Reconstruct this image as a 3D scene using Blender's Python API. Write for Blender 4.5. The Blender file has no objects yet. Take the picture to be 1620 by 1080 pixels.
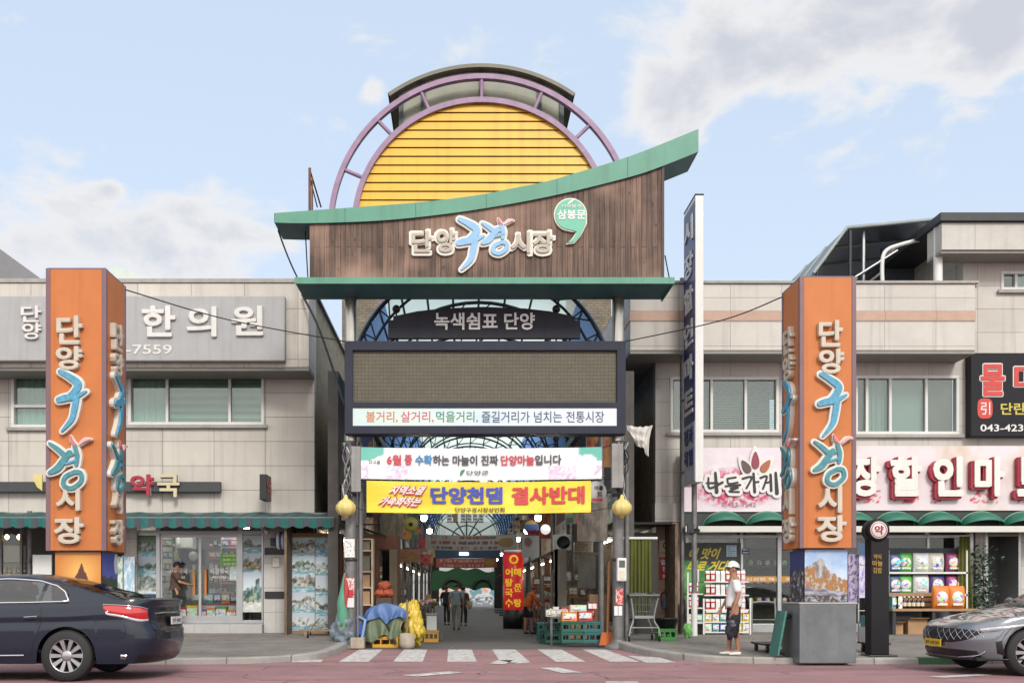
import bpy, bmesh, math, random
from mathutils import Vector, noise as mnoise
R = math.radians
rnd = random.Random(7)
sc = bpy.context.scene
COL = sc.collection
PI = math.pi
# ---------------------------------------------------------------- camera, sky, sun, exposure
cam = bpy.data.cameras.new("camera")
cam.sensor_width = 36; cam.lens = 1600 / 1620 * 36
cam.shift_x = 80 / 1620; cam.shift_y = 398 / 1620
cam.clip_start = .1; cam.clip_end = 3000
camo = bpy.data.objects.new("camera", cam); COL.objects.link(camo)
camo.location = (0, 0, 1.2); camo.rotation_euler = (R(90), 0, 0)
sc.camera = camo
SUN_EL, SUN_AZ = 36, 166          # degrees; azimuth clockwise from +Y (behind the camera, to the right)
W = bpy.data.worlds.new("World"); sc.world = W; W.use_nodes = True
def build_world():
    nt = W.node_tree; N = nt.nodes; L = nt.links; N.clear()
    out = N.new('ShaderNodeOutputWorld'); bg = N.new('ShaderNodeBackground'); L.new(bg.outputs[0], out.inputs[0])
    sky = N.new('ShaderNodeTexSky'); sky.sky_type = 'NISHITA'; sky.sun_disc = False
    sky.sun_elevation = R(SUN_EL); sky.sun_rotation = R(SUN_AZ); sky.air_density = 1.0; sky.dust_density = 1.6; sky.ozone_density = 1.0
    bg.inputs[1].default_value = .15
    tc = N.new('ShaderNodeTexCoord'); dirv = tc.outputs['Generated']
    def math_(op, a, b=None, c=None, clamp=False):
        n = N.new('ShaderNodeMath'); n.operation = op; n.use_clamp = clamp
        for i, q in enumerate((a, b, c)):
            if q is None: continue
            if isinstance(q, (int, float)): n.inputs[i].default_value = q
            else: L.new(q, n.inputs[i])
        return n.outputs[0]
    sep = N.new('ShaderNodeSeparateXYZ'); L.new(dirv, sep.inputs[0])
    # cloud pattern over direction, flattened toward the horizon
    mp = N.new('ShaderNodeMapping'); mp.inputs['Scale'].default_value = (1, 1, 1.7); L.new(dirv, mp.inputs[0])
    n1 = N.new('ShaderNodeTexNoise'); n1.inputs['Scale'].default_value = 7.5; n1.inputs['Detail'].default_value = 9; n1.inputs['Roughness'].default_value = .58
    n1.inputs['Distortion'].default_value = .25
    L.new(mp.outputs[0], n1.inputs['Vector'])
    n2 = N.new('ShaderNodeTexNoise'); n2.inputs['Scale'].default_value = 2.3; n2.inputs['Detail'].default_value = 4
    L.new(mp.outputs[0], n2.inputs['Vector'])
    base = math_('MULTIPLY_ADD', n2.outputs[0], .9, -.58)
    # cloud masses: (direction of the centre as slopes x/y, z/y; half widths; weight)
    total = base
    yy = math_('MAXIMUM', sep.outputs[1], .05)
    sx = math_('DIVIDE', sep.outputs[0], yy); sz = math_('DIVIDE', sep.outputs[2], yy)
    for cx, cz, wx, wz, wt in CLOUDS:
        dx = math_('DIVIDE', math_('SUBTRACT', sx, cx), wx); dz = math_('DIVIDE', math_('SUBTRACT', sz, cz), wz)
        d2 = math_('ADD', math_('MULTIPLY', dx, dx), math_('MULTIPLY', dz, dz))
        g = math_('MULTIPLY', math_('EXPONENT', math_('MULTIPLY', d2, -1.0)), wt)
        total = math_('ADD', total, g)
    front = math_('GREATER_THAN', sep.outputs[1], .05)
    total = math_('ADD', math_('MULTIPLY', total, front), math_('MULTIPLY', math_('SUBTRACT', 1, front), base))
    dens = math_('ADD', total, math_('MULTIPLY_ADD', n1.outputs[0], 2.8, -1.4))
    mr = N.new('ShaderNodeMapRange'); mr.interpolation_type = 'SMOOTHSTEP'
    mr.inputs['From Min'].default_value = .10; mr.inputs['From Max'].default_value = .5
    L.new(dens, mr.inputs[0])
    # soft grey body inside the thick parts
    mr2 = N.new('ShaderNodeMapRange'); mr2.interpolation_type = 'SMOOTHSTEP'
    mr2.inputs['From Min'].default_value = .35; mr2.inputs['From Max'].default_value = 1.0
    L.new(dens, mr2.inputs[0])
    cc = N.new('ShaderNodeMix'); cc.data_type = 'RGBA'
    L.new(mr2.outputs[0], cc.inputs['Factor']); cc.inputs['A'].default_value = CLOUD_LIGHT; cc.inputs['B'].default_value = CLOUD_GREY
    # thin veil that whitens the blue
    veil = N.new('ShaderNodeMix'); veil.data_type = 'RGBA'; veil.inputs['Factor'].default_value = VEIL
    L.new(sky.outputs[0], veil.inputs['A']); veil.inputs['B'].default_value = VEIL_COL
    mx = N.new('ShaderNodeMix'); mx.data_type = 'RGBA'
    L.new(math_('MULTIPLY', mr.outputs[0], .93), mx.inputs['Factor']); L.new(veil.outputs['Result'], mx.inputs['A']); L.new(cc.outputs['Result'], mx.inputs['B'])
    # the sky is paler towards the horizon, and the unseen sky behind the camera is brightened to light the facades
    hz = N.new('ShaderNodeMapRange'); hz.interpolation_type = 'SMOOTHSTEP'; hz.inputs['From Min'].default_value = .45; hz.inputs['From Max'].default_value = .05; hz.inputs['To Max'].default_value = .55
    L.new(sep.outputs[2], hz.inputs[0])
    h2 = N.new('ShaderNodeMix'); h2.data_type = 'RGBA'; L.new(hz.outputs[0], h2.inputs['Factor']); L.new(mx.outputs['Result'], h2.inputs['A']); h2.inputs['B'].default_value = (3.2, 3.45, 3.85, 1)
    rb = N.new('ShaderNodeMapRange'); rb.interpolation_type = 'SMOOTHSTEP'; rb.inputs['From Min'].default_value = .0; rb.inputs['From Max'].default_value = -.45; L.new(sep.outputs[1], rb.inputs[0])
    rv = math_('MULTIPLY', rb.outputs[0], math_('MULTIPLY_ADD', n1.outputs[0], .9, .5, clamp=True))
    r2 = N.new('ShaderNodeMix'); r2.data_type = 'RGBA'; L.new(rv, r2.inputs['Factor']); L.new(h2.outputs['Result'], r2.inputs['A']); r2.inputs['B'].default_value = REAR_FILL
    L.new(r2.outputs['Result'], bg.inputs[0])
VEIL = .8; VEIL_COL = (2.85, 3.36, 4.0, 1); REAR_FILL = (7.6, 7.5, 7.3, 1)
CLOUD_LIGHT = (3.75, 3.7, 3.7, 1); CLOUD_GREY = (2.6, 2.7, 2.98, 1)
def SL(px, py): return ((px - 730) / 1600, (938 - py) / 1600)
CLOUDS = []
for px, py, wx, wy, wt in ((1130, 120, 120, 110, .75), (1400, 40, 260, 110, .8), (1330, 170, 120, 60, .3), (1600, 20, 150, 120, .8),
                           (270, 400, 170, 75, .85), (590, 140, 26, 24, .6), (20, 400, 70, 70, .8), (20, 30, 60, 45, .55), (175, 300, 24, 15, .6), (420, 395, 60, 45, .3)):
    a, b = SL(px, py); CLOUDS.append((a, b, wx / 1600, wy / 1600, wt))
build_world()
sun = bpy.data.lights.new("sun", 'SUN'); sun.energy = 1.5; sun.angle = R(13); sun.color = (1, .95, .88)
suno = bpy.data.objects.new("sun", sun); COL.objects.link(suno)
_a = R(SUN_AZ); _e = R(SUN_EL)
suno.rotation_euler = Vector((math.sin(_a) * math.cos(_e), math.cos(_a) * math.cos(_e), math.sin(_e))).to_track_quat('Z', 'Y').to_euler()
sc.view_settings.view_transform = 'Standard'; sc.view_settings.look = 'None'; sc.view_settings.gamma = 1
sc.view_settings.exposure = .68
sc.cycles.max_bounces = 8; sc.cycles.transparent_max_bounces = 12; sc.cycles.caustics_reflective = False; sc.cycles.caustics_refractive = False

# ---------------------------------------------------------------- helpers
def X(px, D): return (px - 730) / 1600 * D
def Z(py, D): return 1.2 + (938 - py) / 1600 * D
def zg(D): return .1 + .0114 * (D - 17.2)
def lin(c):
    f = lambda v: (v / 255 / 12.92) if v / 255 <= .04045 else ((v / 255 + .055) / 1.055) ** 2.4
    return tuple(f(v) for v in c)
ALB = .80
MC = {}
def M(name, col, rough=.6, metal=0, var=.14, scale=3.0, bump=0, bscale=40, coat=0, emit=0, spec=.5, k=ALB, streak=0, trans=0, brick=None, planks=None, wear=None, cracks=0):
    """Principled material with large and fine noise in its colour (and bump). col: sRGB 0-255."""
    if name in MC: return MC[name]
    m = bpy.data.materials.new(name); m.use_nodes = True; MC[name] = m
    nt = m.node_tree; N = nt.nodes; L = nt.links
    b = N['Principled BSDF']; c = tuple(v * k for v in lin(col))
    b.inputs['Roughness'].default_value = rough; b.inputs['Metallic'].default_value = metal
    b.inputs['Specular IOR Level'].default_value = spec; b.inputs['Coat Weight'].default_value = coat; b.inputs['Coat Roughness'].default_value = .04
    tc = N.new('ShaderNodeTexCoord')
    last = None
    def mixc(fac, a, bb, typ='MIX'):
        n = N.new('ShaderNodeMix'); n.data_type = 'RGBA'; n.blend_type = typ
        for inp, v in (('Factor', fac), ('A', a), ('B', bb)):
            if isinstance(v, (int, float)): n.inputs[inp].default_value = v
            elif isinstance(v, tuple): n.inputs[inp].default_value = (*v[:3], 1)
            else: L.new(v, n.inputs[inp])
        return n.outputs['Result']
    def ramp(src, a, bb):
        n = N.new('ShaderNodeMapRange'); n.inputs['From Min'].default_value = a; n.inputs['From Max'].default_value = bb; L.new(src, n.inputs[0]); return n.outputs[0]
    cur = c
    height = None
    if var:
        n = N.new('ShaderNodeTexNoise'); n.inputs['Scale'].default_value = scale; n.inputs['Detail'].default_value = 7; n.inputs['Roughness'].default_value = .65
        L.new(tc.outputs['Object'], n.inputs['Vector'])
        f = ramp(n.outputs[0], .3, .7)
        cur = mixc(f, tuple(v * (1 - var) for v in c), tuple(min(.9, v * (1 + var)) for v in c))
    if streak:
        mp = N.new('ShaderNodeMapping'); mp.inputs['Scale'].default_value = (5, 5, .22); L.new(tc.outputs['Object'], mp.inputs[0])
        n = N.new('ShaderNodeTexNoise'); n.inputs['Scale'].default_value = 1.3; n.inputs['Detail'].default_value = 5; L.new(mp.outputs[0], n.inputs['Vector'])
        f = ramp(n.outputs[0], .52, .75)
        mm = N.new('ShaderNodeMath'); mm.operation = 'MULTIPLY'; L.new(f, mm.inputs[0]); mm.inputs[1].default_value = streak
        cur = mixc(mm.outputs[0], cur, tuple(v * .45 for v in c))
    if brick or planks:
        sp = N.new('ShaderNodeSeparateXYZ'); L.new(tc.outputs['Object'], sp.inputs[0])
        ad = N.new('ShaderNodeMath'); ad.operation = 'ADD'; L.new(sp.outputs[0], ad.inputs[0]); L.new(sp.outputs[1], ad.inputs[1])
        cb = N.new('ShaderNodeCombineXYZ')
        bt = N.new('ShaderNodeTexBrick')
        if brick:
            bw, bh, mort, off, mcol, tv, horiz = brick
            if horiz: L.new(sp.outputs[0], cb.inputs[0]); L.new(sp.outputs[1], cb.inputs[1])
            else: L.new(ad.outputs[0], cb.inputs[0]); L.new(sp.outputs[2], cb.inputs[1])
        else:
            bw, bh, mort, off, mcol, tv = 4.2, planks, .006, .37, .25, .5
            L.new(sp.outputs[2], cb.inputs[0]); L.new(ad.outputs[0], cb.inputs[1])
        L.new(cb.outputs[0], bt.inputs['Vector'])
        bt.offset = off; bt.inputs['Scale'].default_value = 1; bt.inputs['Brick Width'].default_value = bw; bt.inputs['Row Height'].default_value = bh
        bt.inputs['Mortar Size'].default_value = mort; bt.inputs['Mortar Smooth'].default_value = .3; bt.inputs['Bias'].default_value = 0
        bt.inputs['Color1'].default_value = (1 - tv, 1 - tv, 1 - tv, 1); bt.inputs['Color2'].default_value = (1, 1, 1, 1); bt.inputs['Mortar'].default_value = (mcol, mcol, mcol, 1)
        cur = mixc(1.0, cur, bt.outputs[0], 'MULTIPLY')
        height = bt.outputs['Fac']
        if planks:
            mp = N.new('ShaderNodeMapping'); mp.inputs['Scale'].default_value = (26, 26, 1.1); L.new(tc.outputs['Object'], mp.inputs[0])
            n = N.new('ShaderNodeTexNoise'); n.inputs['Scale'].default_value = 1.0; n.inputs['Detail'].default_value = 6; n.inputs['Distortion'].default_value = .6; L.new(mp.outputs[0], n.inputs['Vector'])
            cur = mixc(ramp(n.outputs[0], .3, .62), mixc(1.0, cur, (.42, .4, .4), 'MULTIPLY'), cur)
            vo = N.new('ShaderNodeTexVoronoi'); vo.inputs['Scale'].default_value = 1; mp2 = N.new('ShaderNodeMapping'); mp2.inputs['Scale'].default_value = (7, 7, 2.6)
            L.new(tc.outputs['Object'], mp2.inputs[0]); L.new(mp2.outputs[0], vo.inputs['Vector'])
            cur = mixc(ramp(vo.outputs['Distance'], .06, .14), tuple(v * .18 for v in c), cur)
            n5 = N.new('ShaderNodeTexNoise'); n5.inputs['Scale'].default_value = .55; n5.inputs['Detail'].default_value = 3; L.new(tc.outputs['Object'], n5.inputs['Vector'])
            cur = mixc(ramp(n5.outputs[0], .5, .72), cur, tuple(min(.8, v * 1.7) for v in c))
    if wear:
        n = N.new('ShaderNodeTexNoise'); n.inputs['Scale'].default_value = 7; n.inputs['Detail'].default_value = 9; n.inputs['Roughness'].default_value = .72; L.new(tc.outputs['Object'], n.inputs['Vector'])
        cur = mixc(ramp(n.outputs[0], .5, .62), cur, tuple(v * k for v in lin(wear)))
    if cracks:
        nd = N.new('ShaderNodeTexNoise'); nd.inputs['Scale'].default_value = 1.5; nd.inputs['Detail'].default_value = 5; L.new(tc.outputs['Object'], nd.inputs['Vector'])
        ad2 = N.new('ShaderNodeMix'); ad2.data_type = 'RGBA'; ad2.inputs['Factor'].default_value = .35; L.new(tc.outputs['Object'], ad2.inputs['A']); L.new(nd.outputs['Color'], ad2.inputs['B'])
        vo = N.new('ShaderNodeTexVoronoi'); vo.feature = 'DISTANCE_TO_EDGE'; vo.inputs['Scale'].default_value = .75; L.new(ad2.outputs['Result'], vo.inputs['Vector'])
        nm = N.new('ShaderNodeTexNoise'); nm.inputs['Scale'].default_value = .6; L.new(tc.outputs['Object'], nm.inputs['Vector'])
        mu = N.new('ShaderNodeMath'); mu.operation = 'MULTIPLY'; L.new(ramp(vo.outputs['Distance'], .012, .002), mu.inputs[0]); L.new(ramp(nm.outputs[0], .48, .56), mu.inputs[1]); mu.use_clamp = True
        cur = mixc(mu.outputs[0], cur, tuple(v * .4 for v in c))
        mp = N.new('ShaderNodeMapping'); mp.inputs['Scale'].default_value = (.25, 1.6, 1); L.new(tc.outputs['Object'], mp.inputs[0])
        ns = N.new('ShaderNodeTexNoise'); ns.inputs['Scale'].default_value = 1.1; ns.inputs['Detail'].default_value = 6; L.new(mp.outputs[0], ns.inputs['Vector'])
        cur = mixc(ramp(ns.outputs[0], .5, .68), cur, mixc(1.0, cur, (.72, .74, .74), 'MULTIPLY'))
        nt2 = N.new('ShaderNodeTexNoise'); nt2.inputs['Scale'].default_value = 4.5; nt2.inputs['Detail'].default_value = 10; nt2.inputs['Roughness'].default_value = .75; L.new(tc.outputs['Object'], nt2.inputs['Vector'])
        cur = mixc(ramp(nt2.outputs[0], .56, .66), cur, tuple(min(.8, v * cracks) for v in c))
        ng = N.new('ShaderNodeTexNoise'); ng.inputs['Scale'].default_value = 85; ng.inputs['Detail'].default_value = 3; L.new(tc.outputs['Object'], ng.inputs['Vector'])
        cur = mixc(ramp(ng.outputs[0], .42, .62), mixc(1.0, cur, (.74, .74, .74), 'MULTIPLY'), cur)
    if isinstance(cur, tuple): b.inputs['Base Color'].default_value = (*cur, 1)
    else: L.new(cur, b.inputs['Base Color'])
    if bump or height is not None:
        bp = N.new('ShaderNodeBump'); bp.inputs['Distance'].default_value = .01
        if bump:
            n = N.new('ShaderNodeTexNoise'); n.inputs['Scale'].default_value = bscale; n.inputs['Detail'].default_value = 4; L.new(tc.outputs['Object'], n.inputs['Vector'])
            bp.inputs['Strength'].default_value = bump; L.new(n.outputs[0], bp.inputs['Height'])
            if height is not None:
                bp2 = N.new('ShaderNodeBump'); bp2.invert = True; bp2.inputs['Distance'].default_value = .012; bp2.inputs['Strength'].default_value = .7
                L.new(height, bp2.inputs['Height']); L.new(bp.outputs[0], bp2.inputs['Normal']); bp = bp2
        else:
            bp.invert = True; bp.inputs['Strength'].default_value = .7; L.new(height, bp.inputs['Height'])
        L.new(bp.outputs[0], b.inputs['Normal'])
    if rough < .5 and metal and var:
        n = N.new('ShaderNodeTexNoise'); n.inputs['Scale'].default_value = 9; n.inputs['Detail'].default_value = 5; L.new(tc.outputs['Object'], n.inputs['Vector'])
        mm = N.new('ShaderNodeMapRange'); mm.inputs['To Min'].default_value = rough * .75; mm.inputs['To Max'].default_value = rough * 1.35; L.new(n.outputs[0], mm.inputs[0]); L.new(mm.outputs[0], b.inputs['Roughness'])
    if emit:
        b.inputs['Emission Color'].default_value = (*lin(col), 1); b.inputs['Emission Strength'].default_value = emit
    if trans:
        tr = N.new('ShaderNodeBsdfTranslucent'); tr.inputs[0].default_value = (*c, 1); ms = N.new('ShaderNodeMixShader'); ms.inputs[0].default_value = trans
        L.new(b.outputs[0], ms.inputs[1]); L.new(tr.outputs[0], ms.inputs[2]); L.new(ms.outputs[0], N['Material Output'].inputs[0])
    return m
def glass_mat(name, tint, refl=.12, rough=.02):
    if name in MC: return MC[name]
    m = bpy.data.materials.new(name); m.use_nodes = True; MC[name] = m
    nt = m.node_tree; N = nt.nodes; L = nt.links; N.remove(N['Principled BSDF'])
    t = N.new('ShaderNodeBsdfTransparent'); t.inputs[0].default_value = (*tint, 1)
    g = N.new('ShaderNodeBsdfGlossy'); g.inputs['Roughness'].default_value = rough
    lw = N.new('ShaderNodeLayerWeight'); lw.inputs[0].default_value = .25
    ma = N.new('ShaderNodeMath'); ma.operation = 'MULTIPLY_ADD'; ma.use_clamp = True; L.new(lw.outputs['Fresnel'], ma.inputs[0]); ma.inputs[1].default_value = .5; ma.inputs[2].default_value = refl
    ms = N.new('ShaderNodeMixShader'); L.new(ma.outputs[0], ms.inputs[0]); L.new(t.outputs[0], ms.inputs[1]); L.new(g.outputs[0], ms.inputs[2])
    L.new(ms.outputs[0], N['Material Output'].inputs[0])
    return m
def panel_mat(name, col, clear=.4):
    """translucent plastic sheet: part clear, part milky"""
    m = bpy.data.materials.new(name); m.use_nodes = True; MC[name] = m
    nt = m.node_tree; N = nt.nodes; L = nt.links; N.remove(N['Principled BSDF']); c = lin(col)
    t = N.new('ShaderNodeBsdfTransparent'); t.inputs[0].default_value = (*c, 1); d = N.new('ShaderNodeBsdfTranslucent'); d.inputs[0].default_value = (*c, 1)
    tc = N.new('ShaderNodeTexCoord'); n = N.new('ShaderNodeTexNoise'); n.inputs['Scale'].default_value = .8; n.inputs['Detail'].default_value = 5; L.new(tc.outputs['Object'], n.inputs['Vector'])
    r = N.new('ShaderNodeMapRange'); r.inputs['To Min'].default_value = 1 - clear - .2; r.inputs['To Max'].default_value = 1 - clear + .25; L.new(n.outputs[0], r.inputs[0])
    ms = N.new('ShaderNodeMixShader'); L.new(r.outputs[0], ms.inputs[0]); L.new(t.outputs[0], ms.inputs[1]); L.new(d.outputs[0], ms.inputs[2]); L.new(ms.outputs[0], N['Material Output'].inputs[0])
    return m
def print_mat(name='printed_sheet', rough=.45):
    if name in MC: return MC[name]
    m = bpy.data.materials.new(name); m.use_nodes = True; MC[name] = m
    nt = m.node_tree; N = nt.nodes; b = N['Principled BSDF']; a = N.new('ShaderNodeVertexColor'); a.layer_name = 'print'
    nt.links.new(a.outputs[0], b.inputs['Base Color']); b.inputs['Roughness'].default_value = rough
    return m
def pack_mat(name='pack_print', tint=.35, sc_=16):
    """printed packaging: patches of several colours that differ from pack to pack"""
    if name in MC: return MC[name]
    m = bpy.data.materials.new(name); m.use_nodes = True; MC[name] = m
    nt = m.node_tree; N = nt.nodes; L = nt.links; b = N['Principled BSDF']; b.inputs['Roughness'].default_value = .4
    tc = N.new('ShaderNodeTexCoord'); oi = N.new('ShaderNodeObjectInfo'); ad = N.new('ShaderNodeVectorMath'); ad.operation = 'MULTIPLY_ADD'
    L.new(tc.outputs['Object'], ad.inputs[0]); ad.inputs[1].default_value = (1, 1, 1); 
    cb = N.new('ShaderNodeCombineXYZ'); mu = N.new('ShaderNodeMath'); mu.operation = 'MULTIPLY'; mu.inputs[1].default_value = 37; L.new(oi.outputs['Random'], mu.inputs[0])
    for i in range(3): L.new(mu.outputs[0], cb.inputs[i])
    L.new(cb.outputs[0], ad.inputs[2])
    vo = N.new('ShaderNodeTexVoronoi'); vo.inputs['Scale'].default_value = sc_; L.new(ad.outputs[0], vo.inputs['Vector'])
    n = N.new('ShaderNodeTexNoise'); n.inputs['Scale'].default_value = sc_ * 1.5; L.new(ad.outputs[0], n.inputs['Vector'])
    r = N.new('ShaderNodeMapRange'); r.inputs['From Min'].default_value = .42; r.inputs['From Max'].default_value = .56; L.new(n.outputs[0], r.inputs[0])
    mx = N.new('ShaderNodeMix'); mx.data_type = 'RGBA'; L.new(r.outputs[0], mx.inputs['Factor']); L.new(vo.outputs['Color'], mx.inputs['A']); mx.inputs['B'].default_value = (.72, .71, .69, 1)
    L.new(mx.outputs['Result'], b.inputs['Base Color']); return m
class MB:
    def __init__(s): s.v = []; s.f = []; s.m = []; s.s = []; s.mats = []
    def mi(s, m):
        if m not in s.mats: s.mats.append(m)
        return s.mats.index(m)
    def add(s, vs, fs, m, smooth=False):
        o = len(s.v); s.v += [tuple(v) for v in vs]; k = s.mi(m)
        for f in fs: s.f.append([i + o for i in f]); s.m.append(k); s.s.append(smooth)
        return s
    def box(s, x0, x1, y0, y1, z0, z1, m):
        vs = [(x, y, z) for z in (z0, z1) for y in (y0, y1) for x in (x0, x1)]
        return s.add(vs, [(0, 2, 3, 1), (4, 5, 7, 6), (0, 1, 5, 4), (2, 6, 7, 3), (0, 4, 6, 2), (1, 3, 7, 5)], m)
    def obox(s, c, ux, uy, uz, m):
        c, ux, uy, uz = map(Vector, (c, ux, uy, uz))
        vs = [c + ux * a + uy * b + uz * d for d in (-1, 1) for b in (-1, 1) for a in (-1, 1)]
        return s.add(vs, [(0, 2, 3, 1), (4, 5, 7, 6), (0, 1, 5, 4), (2, 6, 7, 3), (0, 4, 6, 2), (1, 3, 7, 5)], m)
    def poly(s, pts, m): return s.add(pts, [tuple(range(len(pts)))], m)
    def extr(s, pts, d, m):
        """polygon (3-D points) extruded by the vector d"""
        n = len(pts); d = Vector(d); a = [Vector(p) for p in pts]; b = [p + d for p in a]
        fs = [tuple(range(n)), tuple(range(2 * n - 1, n - 1, -1))] + [((i + 1) % n, i, i + n, (i + 1) % n + n) for i in range(n)]
        return s.add(a + b, fs, m)
    def prism(s, pts, y0, y1, m): return s.extr([(x, y0, z) for x, z in pts], (0, y1 - y0, 0), m)
    def prismx(s, pts, x0, x1, m): return s.extr([(x0, y, z) for y, z in pts], (x1 - x0, 0, 0), m)
    def prismz(s, pts, z0, z1, m): return s.extr([(x, y, z0) for x, y in pts], (0, 0, z1 - z0), m)
    def tube(s, pts, r, m, n=8, closed=False, caps=True):
        P = [Vector(p) for p in pts]; k = len(P); rs = r if isinstance(r, (list, tuple)) else [r] * k
        vs = []; up = None
        for i in range(k):
            if closed: t = P[(i + 1) % k] - P[i - 1]
            else: t = P[min(i + 1, k - 1)] - P[max(i - 1, 0)]
            t.normalize()
            if up is None:
                up = Vector((0, 0, 1)) if abs(t.z) < .9 else Vector((1, 0, 0))
            a = t.cross(up)
            if a.length < 1e-4: a = t.cross(Vector((0, 1, 0)))
            a.normalize(); b = a.cross(t); up = b
            for j in range(n):
                q = 2 * PI * j / n; vs.append(P[i] + (a * math.cos(q) + b * math.sin(q)) * rs[i])
        fs = []
        for i in range(k if closed else k - 1):
            for j in range(n):
                a0 = i * n + j; a1 = i * n + (j + 1) % n; b0 = ((i + 1) % k) * n + j; b1 = ((i + 1) % k) * n + (j + 1) % n
                fs.append((a0, a1, b1, b0))
        s.add(vs, fs, m, True)
        if caps and not closed:
            s.add(vs[:n], [tuple(range(n - 1, -1, -1))], m); s.add(vs[-n:], [tuple(range(n))], m)
        return s
    def cyl(s, p0, p1, r, m, n=14, r1=None): return s.tube([p0, p1], [r, r if r1 is None else r1], m, n)
    def lathe(s, c, prof, m, n=24, axis='z', rib=0, nr=8):
        vs = []
        for r, h in prof:
            for j in range(n):
                q = 2 * PI * j / n; rr = r * (1 + rib * (abs(math.cos(q * nr / 2)) - .5))
                a, b = rr * math.cos(q), rr * math.sin(q)
                vs.append({'z': (c[0] + a, c[1] + b, c[2] + h), 'y': (c[0] + a, c[1] + h, c[2] + b), 'x': (c[0] + h, c[1] + a, c[2] + b)}[axis])
        fs = []
        for i in range(len(prof) - 1):
            for j in range(n):
                q = (i * n + j, i * n + (j + 1) % n, (i + 1) * n + (j + 1) % n, (i + 1) * n + j)
                fs.append(q if axis != 'y' else q[::-1])
        return s.add(vs, fs, m, True)
    def ball(s, c, r, m, n=12, sc_=(1, 1, 1), jit=0):
        prof = [(math.sin(PI * i / n) * 1.0, -math.cos(PI * i / n)) for i in range(n + 1)]
        o = len(s.v); s.lathe((0, 0, 0), [(max(a, 1e-3), b) for a, b in prof], m, n + 4)
        for i in range(o, len(s.v)):
            x, y, z = s.v[i]; q = 1 + (jit * mnoise.noise(Vector((x * 2.2 + c[0] * 9, y * 2.2 + c[1] * 7, z * 2.2 + c[2] * 5))) if jit else 0)
            s.v[i] = (c[0] + x * r * sc_[0] * q, c[1] + y * r * sc_[1] * q, c[2] + z * r * sc_[2] * q)
        return s
    def sheet(s, fn, nu, nv, m, smooth=True, flip=False):
        vs = [fn(i / nu, j / nv) for j in range(nv + 1) for i in range(nu + 1)]
        fs = [(j * (nu + 1) + i, j * (nu + 1) + i + 1, (j + 1) * (nu + 1) + i + 1, (j + 1) * (nu + 1) + i) for j in range(nv) for i in range(nu)]
        return s.add(vs, [f[::-1] for f in fs] if flip else fs, m, smooth)
    def text(s, body, x0, x1, z0, z1, y, m, depth=.01, bold=.012, slant=0, side='front', res=3):
        """lettering fitted into a box. side: front (faces -Y), or 'px'/'nx' (faces +X/-X; then x0,x1 run along Y and y is the X plane)"""
        vs, fs = glyphs(body, bold, res)
        xs = [v[0] for v in vs]; ys = [v[1] for v in vs]; ax, bx, ay, by = min(xs), max(xs), min(ys), max(ys)
        o = []
        for u, v, w in vs:
            b = (v - ay) / (by - ay); a = (u - ax) / (bx - ax); a = a * (1 - slant) + slant * b
            p, q, r = x0 + (x1 - x0) * a, z0 + (z1 - z0) * b, w * depth
            o.append({'front': (p, y - r, q), 'px': (y + r, p, q), 'nx': (y - r, p, q)}[side])
        return s.add(o, fs, m)
    def stroke(s, pts, ws, y, depth, m, n=10):
        """brush stroke in the x,z plane facing -Y: a slab of changing width"""
        P = spline(pts, n); k = len(P); wd = [ws[0] + (ws[-1] - ws[0]) * i / (k - 1) if len(ws) == 2 else interp(ws, i / (k - 1)) for i in range(k)]
        lft, rgt = [], []
        for i in range(k):
            a = P[max(i - 1, 0)]; b = P[min(i + 1, k - 1)]; tx, tz = b[0] - a[0], b[1] - a[1]; l = math.hypot(tx, tz) or 1
            nx, nz = -tz / l, tx / l
            lft.append((P[i][0] + nx * wd[i] / 2, P[i][1] + nz * wd[i] / 2)); rgt.append((P[i][0] - nx * wd[i] / 2, P[i][1] - nz * wd[i] / 2))
        def cap(c, w, a0):
            return [(c[0] + math.cos(a0 - PI * t / 6) * w / 2, c[1] + math.sin(a0 - PI * t / 6) * w / 2) for t in range(1, 6)]
        t1 = math.atan2(lft[-1][1] - P[-1][1], lft[-1][0] - P[-1][0]); t0 = math.atan2(rgt[0][1] - P[0][1], rgt[0][0] - P[0][0])
        ring = lft + cap(P[-1], wd[-1], t1) + rgt[::-1] + cap(P[0], wd[0], t0)
        # quads strip for the front so that strong bends stay clean
        vs = [(x, y - depth - .004 * (i % k) / k, z) for i, (x, z) in enumerate(lft + rgt)]; fs = [(i, i + 1, k + i + 1, k + i) for i in range(k - 1)]
        s.add(vs, fs, m)
        n2 = len(ring); s.add([(x, y - depth, z) for x, z in ring] + [(x, y, z) for x, z in ring], [(i, (i + 1) % n2, (i + 1) % n2 + n2, i + n2) for i in range(n2)], m)
        for ci, c in enumerate((cap(P[-1], wd[-1], t1), cap(P[0], wd[0], t0))):
            depth_c = depth + (.004 if ci == 0 else 0)
            e = [lft[-1], rgt[-1]] if c[0] == cap(P[-1], wd[-1], t1)[0] else [rgt[0], lft[0]]
            s.add([(x, y - depth_c, z) for x, z in [e[0]] + c + [e[1]]], [tuple(range(len(c) + 2))], m)
        return s
    def obj(s, name, parent=None, bevel=0, label=None, kind=None, subsurf=0, origin=None):
        me = bpy.data.meshes.new(name)
        off = Vector((0, 0, 0))
        if parent is not None:
            q = parent
            while q is not None: off += q.location; q = q.parent
        if origin is not None: off = Vector(origin)
        me.from_pydata([tuple(Vector(v) - off) for v in s.v], [], s.f)
        for m in s.mats: me.materials.append(m)
        me.polygons.foreach_set('material_index', s.m); me.polygons.foreach_set('use_smooth', s.s); me.update()
        o = bpy.data.objects.new(name, me); COL.objects.link(o)
        if parent is not None: o.parent = parent
        elif origin is not None: o.location = off
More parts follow.
